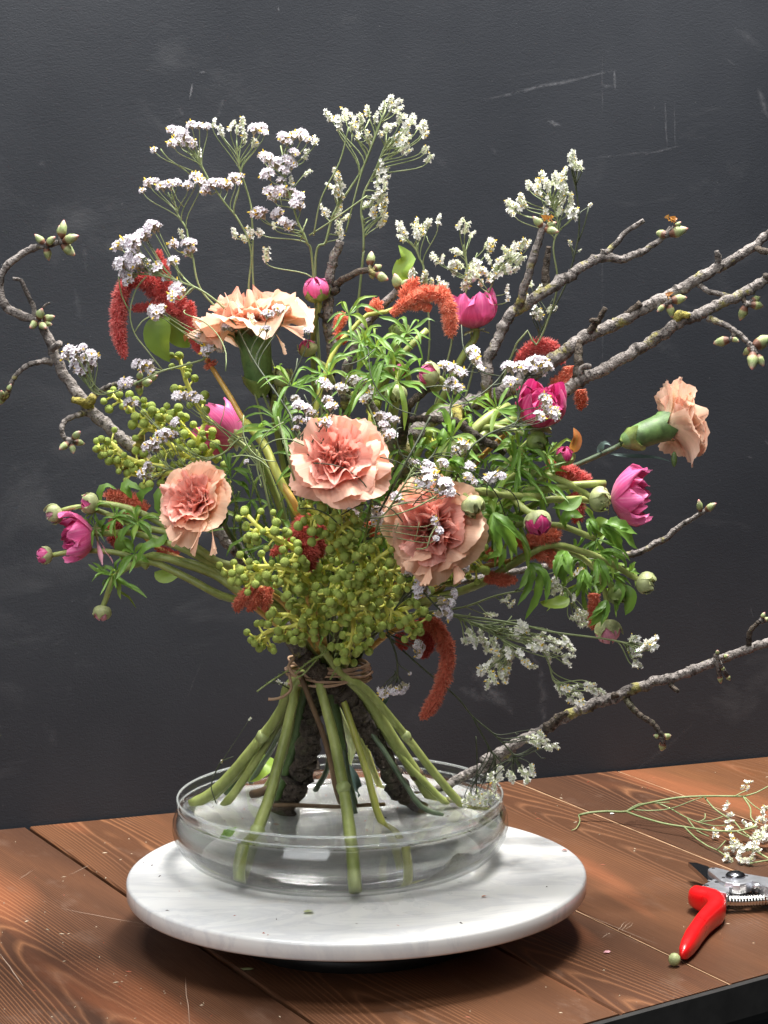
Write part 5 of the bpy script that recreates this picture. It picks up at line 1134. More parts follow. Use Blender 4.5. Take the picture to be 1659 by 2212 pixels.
a4 = AM('rusty red tassel flower half hidden behind the ranunculus stems on the left', P('D', 1200, 1480, .0))
TP(a4, [('D', 960, 1180, -.01), ('D', 880, 1120, -.01), ('D', 790, 1090, -.01), ('D', 700, 1080, -.01)], [.0050, .0066, .0066, .0050], 'tassel_rust', 31)
TP(a4, [('D', 870, 1190, -.008), ('D', 780, 1240, -.008), ('D', 730, 1320, -.008), ('D', 780, 1400, -.008), ('D', 830, 1500, -.008)], [.0040, .0058, .0060, .0052, .0034], 'tassel_dark', 32)
TP(a4, [('D', 1160, 1490, -.01), ('D', 1090, 1460, -.01), ('D', 1030, 1430, -.01)], [.0050, .0052, .0036], 'tassel_dark', 33)
TP(a4, [('D', 840, 1260, -.008), ('D', 880, 1230, -.008)], [.0050, .0050], 'tassel_rust', 34)
stem(a4, [P('D', 820, 1220, -.008), P('D', 1000, 1400, -.01), P('D', 1200, 1500, -.015), P('H', 0, 400, -.03), P('H', 180, 520, -.035), P('H', 400, 700, -.02), pt(690, 1420, .02)], .0015, .0026, 'stem_amber')
leaf(a4, [P('D', 790, 1340, -.02), P('D', 800, 1390, -.024), P('D', 820, 1450, -.024), P('D', 840, 1500, -.02)], .016, 'leaf', .2, .05, n=9)
leaf(a4, [P('D', 1010, 1580, -.03), P('D', 1060, 1610, -.032), P('D', 1120, 1620, -.032), P('D', 1170, 1600, -.03)], .012, 'leaf_light', .2, .05, n=9)
a5 = AM('dark red tassel flower sunk among the green berries at the centre', P('H', 660, 250, -.09))
TP(a5, [('H', 700, 60, -.095), ('H', 640, 130, -.10), ('H', 660, 230, -.105), ('H', 690, 330, -.108), ('H', 690, 400, -.105)], [.0066, .0092, .0098, .0070, .0040], 'tassel_dark', 41)
TP(a5, [('H', 740, 120, -.09), ('H', 740, 220, -.095), ('H', 730, 320, -.095)], [.0080, .0084, .0060], 'tassel_dark', 42)
TP(a5, [('H', 600, 200, -.095), ('H', 520, 250, -.095), ('H', 450, 300, -.095)], [.0060, .0050, .0030], 'tassel_dark', 43)
TP(a5, [('H', 1090, 90, -.10), ('H', 1120, 180, -.10)], [.0050, .0040], 'tassel_rust', 44)
stem(a5, [P('H', 680, 200, -.085), P('H', 740, 600, -.04), pt(705, 1420, .02)], .0018, .0026, 'stem_amber')
a6 = AM('short rust tassel flower poking out below the berries at the lower left', P('H', 400, 560, -.06))
TP(a6, [('H', 340, 500, -.085), ('H', 290, 560, -.088), ('H', 240, 620, -.088), ('H', 215, 665, -.086)], [.0050, .0062, .0050, .0028], 'tassel_rust', 51)
TP(a6, [('H', 370, 520, -.085), ('H', 340, 600, -.088), ('H', 300, 660, -.088)], [.0050, .0060, .0036], 'tassel_rust', 52)
TP(a6, [('H', 430, 520, -.082), ('H', 410, 590, -.085), ('H', 405, 665, -.085)], [.0044, .0050, .0030], 'tassel_rust', 53)
stem(a6, [P('H', 380, 520, -.08), P('H', 540, 640, -.04), pt(690, 1410, .01)], .0018, .0024, 'stem_amber')
a7 = AM('long rust-red tassel hanging clear of the bouquet at the lower right', P('H', 1350, 720, -.02))
TP(a7, [('H', 1410, 730, -.02), ('H', 1500, 760, -.022), ('H', 1570, 860, -.024), ('H', 1595, 960, -.024), ('H', 1580, 1080, -.024), ('H', 1530, 1220, -.024), ('H', 1480, 1310, -.024), ('H', 1435, 1370, -.024)], [.0060, .0068, .0070, .0066, .0064, .0062, .0058, .0036], 'tassel_rust', 61)
TP(a7, [('H', 1480, 780, -.012), ('H', 1480, 880, -.012), ('H', 1440, 970, -.012)], [.0060, .0054, .0034], 'tassel_dark', 62)
TP(a7, [('H', 1280, 820, -.01), ('H', 1300, 880, -.01), ('H', 1320, 910, -.01)], [.0044, .0050, .0036], 'tassel_dark', 63)
TP(a7, [('H', 1400, 740, -.012), ('H', 1400, 830, -.012), ('H', 1390, 900, -.012)], [.0070, .0074, .0050], 'tassel_dark', 64)
stem(a7, [P('H', 1450, 750, -.016), P('H', 1250, 800, .0), pt(800, 1400, .02)], .0018, .0024, 'stem_amber')
a8 = AM('coral-red tassel flower winding between the leaves at the right', P('I', 500, 350, -.05))
TP(a8, [('I', 540, 200, -.06), ('I', 600, 230, -.06), ('I', 680, 200, -.06), ('I', 760, 190, -.058), ('I', 820, 170, -.056)], [.0040, .0060, .0070, .0068, .0056], 'tassel_coral', 71)
TP(a8, [('I', 600, 300, -.055), ('I', 700, 290, -.055), ('I', 780, 320, -.052), ('I', 810, 360, -.05)], [.0050, .0064, .0064, .0048], 'tassel_coral', 72)
TP(a8, [('I', 340, 320, -.07), ('I', 400, 300, -.07), ('I', 440, 320, -.07)], [.0050, .0058, .0048], 'tassel_coral', 73)
TP(a8, [('I', 350, 440, -.065), ('I', 440, 470, -.065), ('I', 545, 470, -.062)], [.0050, .0054, .0032], 'tassel_rust', 74)
TP(a8, [('F', 250, 850, -.02), ('F', 380, 900, -.02), ('F', 460, 940, -.02), ('F', 520, 970, -.02)], [.0050, .0066, .0062, .0040], 'tassel_red', 75)
TP(a8, [('F', 400, 1050, -.02), ('F', 440, 1130, -.02), ('F', 430, 1210, -.02)], [.0066, .0072, .0052], 'tassel_red', 76)
TP(a8, [('I', 1060, 560, -.02), ('I', 1060, 680, -.02), ('I', 1050, 780, -.02)], [.0050, .0052, .0030], 'tassel_rust', 77)
stem(a8, [P('I', 760, 200, -.055), P('I', 560, 330, -.058), P('I', 360, 380, -.06), P('I', 120, 470, -.05), pt(760, 1380, .0)], .0018, .0026, 'stem_amber')

# ---------------------------------------------------------------- green berries
def BX(*pts): return [DP(*q) if len(q) == 4 else DP(*q, 0.0) for q in pts]
berry_spray('green berry spray with an arm lying out to the left below the carnations', [BX(('H', 740, 520, .02), ('H', 600, 420, -.002), ('H', 420, 380, -.006), ('H', 260, 400, -.006), ('H', 160, 420, -.004)), BX(('H', 560, 420), ('H', 540, 360, -.008), ('H', 620, 340, -.010)), BX(('H', 400, 390), ('H', 340, 440, -.008), ('H', 300, 480, -.008)), BX(('H', 500, 400), ('H', 520, 460, -.01), ('H', 600, 500, -.01))], seed=1)
berry_spray('slender green berry spray pointing up left below the left carnation', [BX(('H', 640, 300, .01), ('H', 540, 230, -.004), ('H', 400, 160, -.006), ('H', 290, 50, -.006)), BX(('H', 430, 175), ('H', 470, 110, -.008)), BX(('H', 370, 130), ('H', 310, 180, -.006))], seed=2, reach=.0092)
berry_spray('upright green berry spray below the central carnation', [BX(('H', 900, 330, .01), ('H', 850, 200, -.008), ('H', 820, 100, -.012), ('E', 590, 1200, -.014), ('E', 585, 1100, -.014), ('E', 575, 1020, -.012)), BX(('H', 850, 200), ('H', 900, 140, -.012), ('H', 960, 90, -.012)), BX(('H', 820, 110), ('H', 740, 60, -.012), ('H', 680, 80, -.010)), BX(('E', 560, 1300, -.012), ('E', 430, 1200, -.010), ('E', 340, 1150, -.010)), BX(('H', 860, 220), ('H', 790, 190, -.012)), BX(('H', 880, 270), ('H', 950, 250, -.012))], seed=3)
berry_spray('broad green berry spray to the right under the drooping carnation', [BX(('H', 960, 560, .015), ('H', 1050, 420, -.008), ('H', 1150, 320, -.010), ('H', 1270, 250, -.010)), BX(('H', 1080, 400), ('H', 1020, 340, -.012), ('H', 1000, 290, -.010)), BX(('H', 1120, 350), ('H', 1100, 280, -.010)), BX(('H', 1100, 420), ('H', 1200, 420, -.012), ('H', 1290, 400, -.010)), BX(('H', 1040, 470), ('H', 980, 400, -.012))], seed=4)
berry_spray('green berry spray facing forward at the middle of the berries', [BX(('H', 900, 760, .02), ('H', 900, 640, -.010), ('H', 880, 570, -.016)), BX(('H', 900, 650), ('H', 820, 560, -.012)), BX(('H', 920, 650), ('H', 1000, 560, -.012), ('H', 1060, 520, -.010)), BX(('H', 930, 680), ('H', 1020, 650, -.012), ('H', 1070, 660, -.010)), BX(('H', 880, 640), ('H', 940, 510, -.014))], seed=5)
berry_spray('green berry spray hanging down over the twine binding', [BX(('H', 950, 620, .01), ('H', 980, 720, -.006), ('H', 980, 820, -.010), ('H', 960, 900, -.012), ('H', 940, 980, -.012)), BX(('H', 980, 780), ('H', 1050, 800, -.010)), BX(('H', 970, 860), ('H', 1030, 890, -.010)), BX(('H', 960, 880), ('H', 900, 900, -.010))], seed=6, reach=.0090)
berry_spray('low green berry spray stretching left just above the binding', [BX(('H', 780, 720, .02), ('H', 680, 740, -.004), ('H', 560, 780, -.008), ('H', 440, 800, -.010), ('H', 350, 850, -.010)), BX(('H', 640, 750), ('H', 560, 700, -.010), ('H', 460, 700, -.010)), BX(('H', 560, 780), ('H', 560, 840, -.010)), BX(('H', 440, 810), ('H', 400, 880, -.010)), BX(('H', 660, 745), ('H', 660, 810, -.008)), BX(('H', 720, 700), ('H', 650, 620, -.010))], seed=7)
berry_spray('green berry spray on the lower right beside the white statice', [BX(('H', 1060, 560, .02), ('H', 1180, 560, -.006), ('H', 1290, 500, -.010), ('H', 1420, 520, -.010)), BX(('H', 1150, 580, .01), ('H', 1230, 660, -.008), ('H', 1330, 720, -.010), ('H', 1390, 760, -.010)), BX(('H', 1260, 680), ('H', 1370, 640, -.010)), BX(('H', 1200, 640), ('H', 1220, 740, -.008)), BX(('H', 1230, 530), ('H', 1180, 470, -.010)), BX(('H', 1300, 720), ('H', 1360, 820, -.010))], seed=8)
berry_spray('small green berry spray behind the tip of the drooping carnation', [BX(('I', 30, 450, .01), ('I', 160, 380, -.004), ('I', 260, 340, -.006), ('I', 330, 330, -.006)), BX(('I', 200, 360), ('I', 280, 390, -.006)), BX(('I', 150, 390), ('I', 120, 430, -.004))], seed=9)
berry_spray('green berry spray at the left edge beside the lichened branch', [[P('D', 1330, 880, .0), P('D', 1100, 740, -.005), P('D', 960, 610, -.008), P('D', 830, 500, -.01), P('D', 740, 430, -.01)], [P('D', 1000, 640, -.006), P('D', 1040, 590, -.008), P('D', 1090, 560, -.01)], [P('D', 950, 600, -.008), P('D', 980, 520, -.01)], [P('D', 1020, 660, -.008), P('D', 900, 620, -.01)]], 'green berry sprays on the left of the bouquet', seed=10)
berry_spray('upright green berry spray under the hanging red tassel', [[P('D', 1350, 600, .0), P('D', 1260, 430, -.008), P('D', 1210, 320, -.01), P('D', 1175, 190, -.01)]], 'green berry sprays on the left of the bouquet', seed=11, reach=.0092)
berry_spray('tilted green berry spray behind the soft pink cup on the left', [[P('D', 1420, 860, .02), P('D', 1300, 740, .012), P('D', 1200, 630, .01), P('D', 1150, 560, .01)], [P('D', 1290, 730, .012), P('D', 1330, 620, .01)], [P('D', 1240, 680, .012), P('D', 1170, 720, .01)]], 'green berry sprays on the left of the bouquet', seed=12)
berry_spray('green berry spray low on the left touching the mossy stub', [[P('D', 1100, 900, .0), P('D', 900, 860, -.004), P('D', 760, 800, -.006), P('D', 660, 780, -.006)], [P('D', 820, 830, -.005), P('D', 730, 740, -.006), P('D', 690, 740, -.006)], [P('D', 850, 850, -.005), P('D', 780, 880, -.006)], [P('D', 1150, 930, .0), P('D', 950, 950, -.004), P('D', 860, 940, -.005)]], 'green berry sprays on the left of the bouquet', seed=13, reach=.0092)
berry_spray('shaded green berry spray above the left carnation', [[P('D', 1500, 1000, .03), P('D', 1300, 850, .015), P('D', 1150, 800, .01), P('D', 1040, 830, .01)], [P('D', 1320, 870, .015), P('D', 1400, 760, .012)], [P('D', 1200, 820, .01), P('D', 1180, 900, .008)]], 'green berry sprays on the left of the bouquet', seed=14)
berry_spray('green berry spray glimpsed behind the central carnation and branch', [[P('E', 850, 1000, -.02), P('E', 900, 850, -.02), P('E', 880, 740, -.02)], [P('E', 1200, 900, -.03), P('E', 1180, 780, -.03), P('E', 1150, 700, -.03)], [P('E', 750, 700, -.03), P('E', 760, 560, -.03), P('E', 730, 430, -.02)]], 'green berry sprays behind the carnations', seed=15, reach=.0088)
berry_spray('green berry spray deep under the red tassel at the centre', [BX(('H', 800, 500, .05), ('H', 720, 420, .03), ('H', 560, 520, .03)), BX(('H', 900, 450, .04), ('H', 820, 380, .02), ('H', 760, 420, .02)), BX(('H', 1000, 700, .04), ('H', 1120, 700, .02), ('H', 1150, 770, .02)), BX(('H', 700, 600, .03), ('H', 760, 660, .015))], 'green berry sprays behind the carnations', seed=16)

# ---------------------------------------------------------------- needle-leaved fern sprigs
def fern(label, stems_, seed, mat='leaf', needle=.006):
    r = random.Random(seed); root = thing('fern_sprig', label, 'fern', stems_[0][0], 'needle fern sprigs in the arrangement')
    for sp_ in stems_:
        pp = spline(sp_, .0016); b = MB(); b.tube(pp, .0006, 5, 0)
        b.build('stem', M['stem_pale'], root)
        b = MB()
        for i in range(2, len(pp) - 1):
            tg = (pp[i + 1] - pp[i]).normalized(); x = tg.orthogonal().normalized(); y = tg.cross(x)
            for _ in range(4):
                an = r.uniform(0, 6.283); d = (tg * r.uniform(.5, 1.0) + (x * math.cos(an) + y * math.sin(an)) * .7).normalized(); l = needle * r.uniform(.6, 1.1) * (1 - .4 * i / len(pp)); s_ = d.orthogonal().normalized() * .00038; s2 = d.cross(s_).normalized() * .00038
                p = pp[i]; b.add([p + s_, p - s_ * .5 + s2, p - s_ * .5 - s2, p + d * l], [(0, 1, 3), (1, 2, 3), (2, 0, 3)])
        o = b.build('needles', M[mat], root, False); o['kind'] = 'stuff'
    return root
fern('dark green needle sprig beside the left carnation', [[pt(620, 1280, .0), P('E', 150, 1250, -.03), P('E', 80, 1000, -.04), P('E', 40, 780, -.04)], [pt(600, 1250, .0), P('E', 60, 1200, -.03), P('E', 0, 1000, -.04), P('D', 1620, 880, -.03)], [pt(610, 1250, .0), P('E', 220, 1200, -.03), P('E', 200, 1050, -.04), P('E', 120, 900, -.04)], [pt(600, 1270, .0), P('D', 1600, 1400, -.02), P('D', 1560, 1200, -.03), P('D', 1500, 1000, -.03)], [pt(590, 1270, .0), P('D', 1560, 1400, -.02), P('D', 1530, 1250, -.025), P('D', 1560, 1050, -.02)]], 1)
fern('yellow-green needle sprig behind the berries at the centre', [[pt(660, 1400, .0), P('H', 620, 480, -.05), P('H', 520, 320, -.055)], [pt(680, 1400, .0), P('H', 700, 560, -.05), P('H', 660, 430, -.07)], [pt(690, 1400, .0), P('H', 800, 480, -.06), P('H', 830, 420, -.08)], [pt(690, 1390, .0), P('H', 740, 480, -.06), P('H', 690, 380, -.08)]], 2, 'leaf_light')
fern('fine green needle strands trailing down over the twine binding', [[P('H', 860, 860, -.04), P('H', 760, 970, -.03), P('H', 660, 1080, -.02), P('H', 610, 1110, -.015)], [P('H', 560, 1060, .0), P('H', 460, 1120, -.01), P('H', 350, 1200, -.012)], [P('H', 920, 950, -.045), P('H', 880, 1030, -.035), P('H', 830, 1120, -.03)], [P('H', 800, 950, -.04), P('H', 700, 1000, -.03), P('H', 600, 1080, -.02)]], 3, 'leaf_light', .0035)

# ---------------------------------------------------------------- white statice
S = statice
S('lilac-white statice spray reaching out over the red tassel at the upper left', [WST + Vector((-.01, 0, 0)), pt(690, 1150, -.02), P('E', 60, 420, -.04), P('Q', 1600, 1480, -.045), P('Q', 1440, 1180, -.045), P('Q', 1330, 1000, -.045), P('Q', 1090, 815, -.045), P('Q', 850, 715, -.045), P('Q', 660, 655, -.045), P('Q', 400, 632, -.045), P('Q', 330, 645, -.045)],
  [('Q', 600, 575, 32), ('Q', 500, 520, 26), ('Q', 350, 520, 34), ('Q', 290, 540, 32), ('Q', 330, 440, 36), ('Q', 400, 480, 28), ('Q', 200, 520, 30), ('Q', 250, 620, 32), ('Q', 320, 650, 32), ('Q', 270, 720, 20), ('Q', 440, 565, 24), ('Q', 820, 800, 38), ('Q', 780, 880, 30), ('Q', 880, 830, 26), ('Q', 780, 500, 28), ('Q', 690, 680, 16), ('Q', 540, 120, 30), ('Q', 600, 125, 24), ('Q', 440, 210, 32), ('Q', 480, 240, 26), ('Q', 390, 240, 28), ('Q', 310, 290, 34), ('Q', 240, 290, 30), ('Q', 180, 330, 28), ('Q', 380, 320, 24)], 'o', .0010, .0007, seed=1)
S('lilac-white statice spray forming the flat upper row at the far left', [WST, pt(700, 1100, -.01), P('U', 900, 1200, -.02), P('U', 430, 600, -.03), P('Q', 1080, 800, -.03), P('Q', 990, 430, -.03), P('Q', 935, 200, -.03), P('A', 1215, 990, -.03), P('A', 1165, 910, -.03), P('A', 1140, 820, -.03), P('A', 1115, 770, -.03)],
  [('A', 930, 750, 18), ('A', 970, 700, 26), ('A', 1010, 690, 30), ('A', 1060, 720, 32), ('A', 1110, 710, 28), ('A', 1150, 695, 26), ('A', 1230, 715, 28), ('A', 1280, 660, 30), ('A', 1310, 690, 24), ('Q', 880, 215, 20, 'n'), ('Q', 785, 310, 26), ('Q', 930, 290, 28), ('Q', 985, 290, 24), ('Q', 950, 400, 30), ('Q', 990, 370, 22)], 'o', .0009, .0006, seed=2)
S('lilac-white statice spray with the highest pom at the upper left', [WST, pt(690, 1100, .0), P('B', 0, 1640, -.01), P('A', 1640, 1150, -.01), P('A', 1560, 945, -.01), P('A', 1470, 830, -.01), P('A', 1400, 730, -.01), P('A', 1360, 670, -.01), P('A', 1290, 530, -.01), P('A', 1255, 460, -.01)],
  [('A', 1160, 360, 34), ('A', 1120, 350, 24), ('A', 1190, 380, 28), ('A', 1130, 440, 30), ('A', 1170, 430, 28), ('A', 1220, 430, 26), ('A', 1260, 450, 24), ('A', 1290, 515, 22, 'n'), ('A', 1005, 485, 18), ('A', 1250, 320, 26), ('A', 1300, 325, 24), ('A', 1350, 330, 20), ('A', 1350, 740, 30), ('A', 1390, 700, 28), ('A', 1430, 700, 28), ('A', 1480, 715, 26), ('A', 1530, 665, 30), ('A', 1570, 655, 20), ('A', 1560, 700, 16)], 'o', .0009, .0006, seed=3, extra_stems=[[P('A', 1240, 640, -.01), P('A', 1190, 600, -.012), P('A', 1100, 540, -.012), P('A', 1048, 475, -.012)]])
S('greenish-white statice spray with small combs above the flat row at the upper left', [WST, pt(695, 1100, .01), P('B', 40, 1620, .01), P('A', 1650, 1000, .01), P('A', 1640, 850, .01), P('A', 1595, 690, .01), P('A', 1565, 595, .01), P('A', 1550, 500, .01), P('A', 1545, 420, .01)],
  [('A', 1385, 310, 24), ('A', 1430, 360, 24), ('A', 1445, 370, 18), ('A', 1510, 330, 24), ('A', 1540, 350, 22), ('A', 1590, 300, 24), ('A', 1605, 380, 26), ('A', 1600, 420, 16), ('B', 0, 345, 28, 'o'), ('B', 50, 330, 26, 'o'), ('B', 70, 370, 22, 'o'), ('A', 1650, 440, 20), ('B', 30, 440, 20), ('A', 1530, 1030, 28), ('A', 1630, 1030, 28), ('A', 1600, 1060, 20)], 'n', .0008, .0006, seed=4)
S('big lilac-white statice heads in the upper middle', [WST, pt(705, 1100, .01), P('B', 390, 1320, .005), P('B', 345, 1080, 0), P('B', 290, 960, 0), P('B', 240, 800, 0), P('B', 200, 680, 0), P('B', 190, 560, 0), P('B', 210, 470, 0)],
  [('B', 190, 400, 34), ('B', 220, 430, 26), ('B', 260, 390, 30), ('B', 310, 385, 32), ('B', 350, 415, 26), ('B', 400, 425, 22, 'n'), ('B', 260, 500, 26), ('B', 325, 520, 24, 'n'), ('B', 90, 535, 34), ('B', 60, 520, 24), ('B', 150, 575, 36), ('B', 220, 550, 34), ('B', 200, 615, 34), ('B', 250, 580, 28), ('B', 90, 640, 30), ('B', 180, 680, 26), ('B', 95, 750, 34), ('B', 130, 790, 36), ('B', 170, 750, 34), ('B', 240, 770, 36), ('B', 290, 790, 34), ('B', 270, 830, 30), ('B', 300, 850, 22), ('B', 150, 900, 32), ('B', 190, 950, 30), ('B', 240, 980, 30), ('B', 20, 890, 34), ('B', 50, 900, 28), ('B', 245, 690, 22, 'n'), ('B', 340, 625, 22, 'n'), ('B', 130, 980, 18, 'n'), ('B', 70, 1180, 28, 'n'), ('B', 30, 1020, 28, 'n')], 'o', .0010, .0007, seed=5)
S('tall greenish-white statice spray rising to the topmost tip', [WST, pt(710, 1100, .02), P('B', 400, 1300, .02), P('B', 470, 1080, .02), P('B', 520, 900, .02), P('B', 610, 760, .02), P('B', 700, 620, .02), P('B', 760, 480, .02), P('B', 810, 330, .02), P('B', 850, 240, .02)],
  [('B', 500, 270, 24), ('B', 540, 310, 28), ('B', 570, 300, 22), ('B', 610, 255, 28), ('B', 650, 290, 28), ('B', 700, 275, 26), ('B', 690, 330, 26), ('B', 730, 380, 26), ('B', 750, 420, 22), ('B', 680, 390, 22), ('B', 640, 330, 22), ('B', 755, 230, 26), ('B', 780, 275, 24), ('B', 840, 200, 26), ('B', 890, 150, 28), ('B', 925, 165, 26), ('B', 930, 220, 28), ('B', 890, 210, 20), ('B', 520, 640, 26), ('B', 550, 660, 20), ('B', 510, 710, 26), ('B', 555, 730, 28), ('B', 540, 760, 24), ('B', 580, 775, 20), ('B', 470, 880, 28), ('B', 495, 890, 20), ('B', 550, 890, 28), ('B', 595, 915, 26), ('B', 560, 1000, 28), ('B', 570, 1030, 20)], 'n', .0011, .0007, seed=6, extra_stems=[[P('B', 390, 1040, .0), P('B', 440, 800, -.004), P('B', 560, 560, -.004), P('B', 620, 330, -.004)], [P('B', 600, 1020, .01), P('B', 700, 640, .006), P('B', 800, 380, .006), P('B', 860, 220, .006)], [P('B', 360, 1040, .0), P('B', 470, 970, .0), P('B', 600, 880, .0), P('B', 740, 780, .0)]])
S('greenish-white statice spray bending right at the top middle', [WST, pt(730, 1100, .03), P('B', 700, 1300, .03), P('B', 715, 1150, .03), P('B', 715, 1000, .03), P('B', 700, 880, .03), P('B', 720, 760, .03), P('B', 790, 620, .03), P('B', 850, 470, .03), P('B', 890, 400, .03)],
  [('B', 830, 370, 22), ('B', 870, 340, 26), ('B', 890, 330, 20), ('B', 955, 285, 26), ('B', 1000, 305, 26), ('B', 1040, 290, 26), ('B', 1080, 315, 26), ('B', 1110, 345, 26), ('B', 1110, 380, 22), ('B', 930, 400, 26), ('B', 970, 370, 26), ('B', 1000, 360, 22), ('B', 950, 430, 28), ('B', 990, 420, 28), ('B', 960, 465, 30), ('B', 990, 490, 20), ('B', 1100, 470, 14), ('B', 1125, 490, 18), ('B', 1145, 545, 24), ('B', 850, 590, 26), ('B', 830, 620, 24), ('B', 840, 665, 26), ('B', 810, 670, 20), ('B', 860, 720, 26), ('B', 830, 745, 28), ('B', 790, 770, 26), ('B', 770, 820, 28), ('B', 720, 840, 26), ('B', 830, 800, 28), ('B', 870, 860, 28), ('B', 840, 850, 24), ('B', 770, 880, 28), ('B', 800, 900, 28), ('B', 825, 940, 28), ('B', 840, 900, 22)], 'n', .0011, .0007, seed=7)
S('forked greenish-white statice spray right of the coral tassel', [WST, pt(800, 1150, .03), P('E', 1120, 300, .03), P('B', 1115, 1320, .03), P('B', 1080, 1190, .03), P('B', 1050, 1120, .03), P('B', 1020, 1080, .03)],
  [('B', 955, 980, 26), ('B', 985, 1000, 26), ('B', 980, 1050, 28), ('B', 1000, 1030, 22), ('B', 1075, 960, 24), ('B', 1110, 960, 26), ('B', 1145, 965, 24), ('B', 1190, 950, 24), ('B', 1070, 1010, 26), ('B', 1100, 1015, 22), ('B', 1070, 1040, 20), ('B', 1000, 1290, 24), ('B', 1040, 1280, 24), ('B', 1130, 1320, 28), ('B', 1160, 1345, 24), ('B', 1210, 1365, 26), ('B', 1250, 1370, 24), ('B', 1020, 1300, 20)], 'n', .0009, .0006, seed=8)
S('greenish-white statice spray behind the pink cup at the top', [WST, pt(850, 1150, .035), P('E', 1250, 250, .035), P('B', 1310, 1590, .035), P('B', 1390, 1390, .035), P('B', 1390, 1230, .035), P('B', 1370, 1100, .035)],
  [('B', 1345, 970, 26), ('B', 1385, 1000, 24), ('B', 1415, 1035, 24), ('B', 1200, 1190, 28), ('B', 1230, 1200, 22), ('B', 1290, 1235, 26), ('B', 1330, 1150, 22), ('B', 1350, 1140, 18), ('B', 1350, 1225, 26), ('B', 1385, 1260, 26), ('B', 1320, 1270, 22), ('B', 1510, 1090, 24), ('B', 1545, 1110, 24), ('B', 1420, 1310, 28), ('B', 1390, 1350, 28), ('B', 1440, 1330, 22), ('B', 1370, 1370, 22)], 'n', .0009, .0006, seed=9)
S('full greenish-white statice spray left of the right-hand twig', [WST, pt(900, 1150, .03), P('E', 1420, 300, .03), P('B', 1420, 1640, .03), P('B', 1540, 1400, .03), P('B', 1590, 1250, .03), P('B', 1630, 1180, .03)],
  [('B', 1440, 1240, 28), ('B', 1480, 1220, 26), ('B', 1500, 1270, 28), ('B', 1460, 1290, 24), ('B', 1550, 1200, 28), ('B', 1580, 1250, 28), ('B', 1610, 1200, 28), ('B', 1600, 1290, 24), ('B', 1640, 1140, 26), ('B', 1540, 1320, 26), ('B', 1630, 1270, 26), ('B', 1480, 1350, 18), ('C', 20, 760, 26), ('C', 60, 770, 28), ('C', 100, 755, 28), ('C', 140, 750, 24), ('C', 0, 810, 28), ('C', 40, 840, 30), ('C', 75, 860, 28), ('C', 20, 900, 28), ('C', 50, 905, 22), ('C', 0, 1040, 22), ('C', 10, 1090, 20)], 'n', .0010, .0006, seed=10)
S('tall greenish-white statice spray at the upper right', [WST, pt(960, 1150, .02), P('F', 60, 80, .02), P('C', 180, 1390, .02), P('C', 290, 1130, .02), P('C', 315, 960, .02), P('C', 290, 770, .02), P('C', 320, 620, .02), P('C', 280, 480, .02), P('C', 260, 420, .02)],
  [('C', 130, 370, 22), ('C', 165, 375, 26), ('C', 190, 365, 24), ('C', 180, 410, 26), ('C', 205, 420, 20), ('C', 235, 325, 28), ('C', 250, 370, 26), ('C', 280, 345, 28), ('C', 290, 320, 22), ('C', 310, 360, 28), ('C', 330, 330, 26), ('C', 340, 380, 28), ('C', 360, 400, 26), ('C', 380, 390, 22), ('C', 330, 430, 28), ('C', 370, 440, 28), ('C', 400, 455, 24), ('C', 240, 475, 28), ('C', 270, 490, 24), ('C', 330, 500, 26), ('C', 325, 540, 24), ('C', 380, 530, 26), ('C', 410, 545, 28), ('C', 435, 555, 22), ('C', 345, 300, 22), ('C', 375, 285, 24), ('C', 365, 310, 18), ('C', 20, 500, 26), ('C', 60, 510, 26), ('C', 30, 545, 24), ('C', 85, 470, 26), ('C', 100, 500, 22), ('C', 90, 440, 16), ('C', 240, 540, 16)], 'n', .0010, .0006, seed=11)
S('slim dark-stemmed statice spray with the highest plume at the upper right', [WST, pt(950, 1150, .03), P('F', 0, 200, .03), P('C', 100, 1480, .03), P('C', 250, 1230, .03), P('C', 370, 1000, .03), P('C', 440, 750, .03), P('C', 455, 600, .03), P('C', 440, 430, .03), P('C', 425, 310, .03)],
  [('C', 405, 170, 22), ('C', 400, 200, 20), ('C', 425, 230, 28), ('C', 395, 235, 24), ('C', 450, 240, 24), ('C', 470, 255, 20), ('C', 525, 500, 12), ('C', 395, 745, 12), ('C', 455, 790, 10), ('C', 170, 1185, 24), ('C', 200, 1205, 22), ('C', 255, 1170, 18), ('C', 310, 1165, 14), ('C', 150, 1000, 22), ('C', 190, 1025, 22), ('C', 130, 1090, 20)], 'n', .0009, .0006, 'wiry_dark', seed=12, extra_stems=[[P('C', 450, 730, .03), P('C', 490, 620, .03), P('C', 515, 510, .03)], [P('C', 420, 860, .03), P('C', 410, 790, .03), P('C', 395, 745, .03)]])
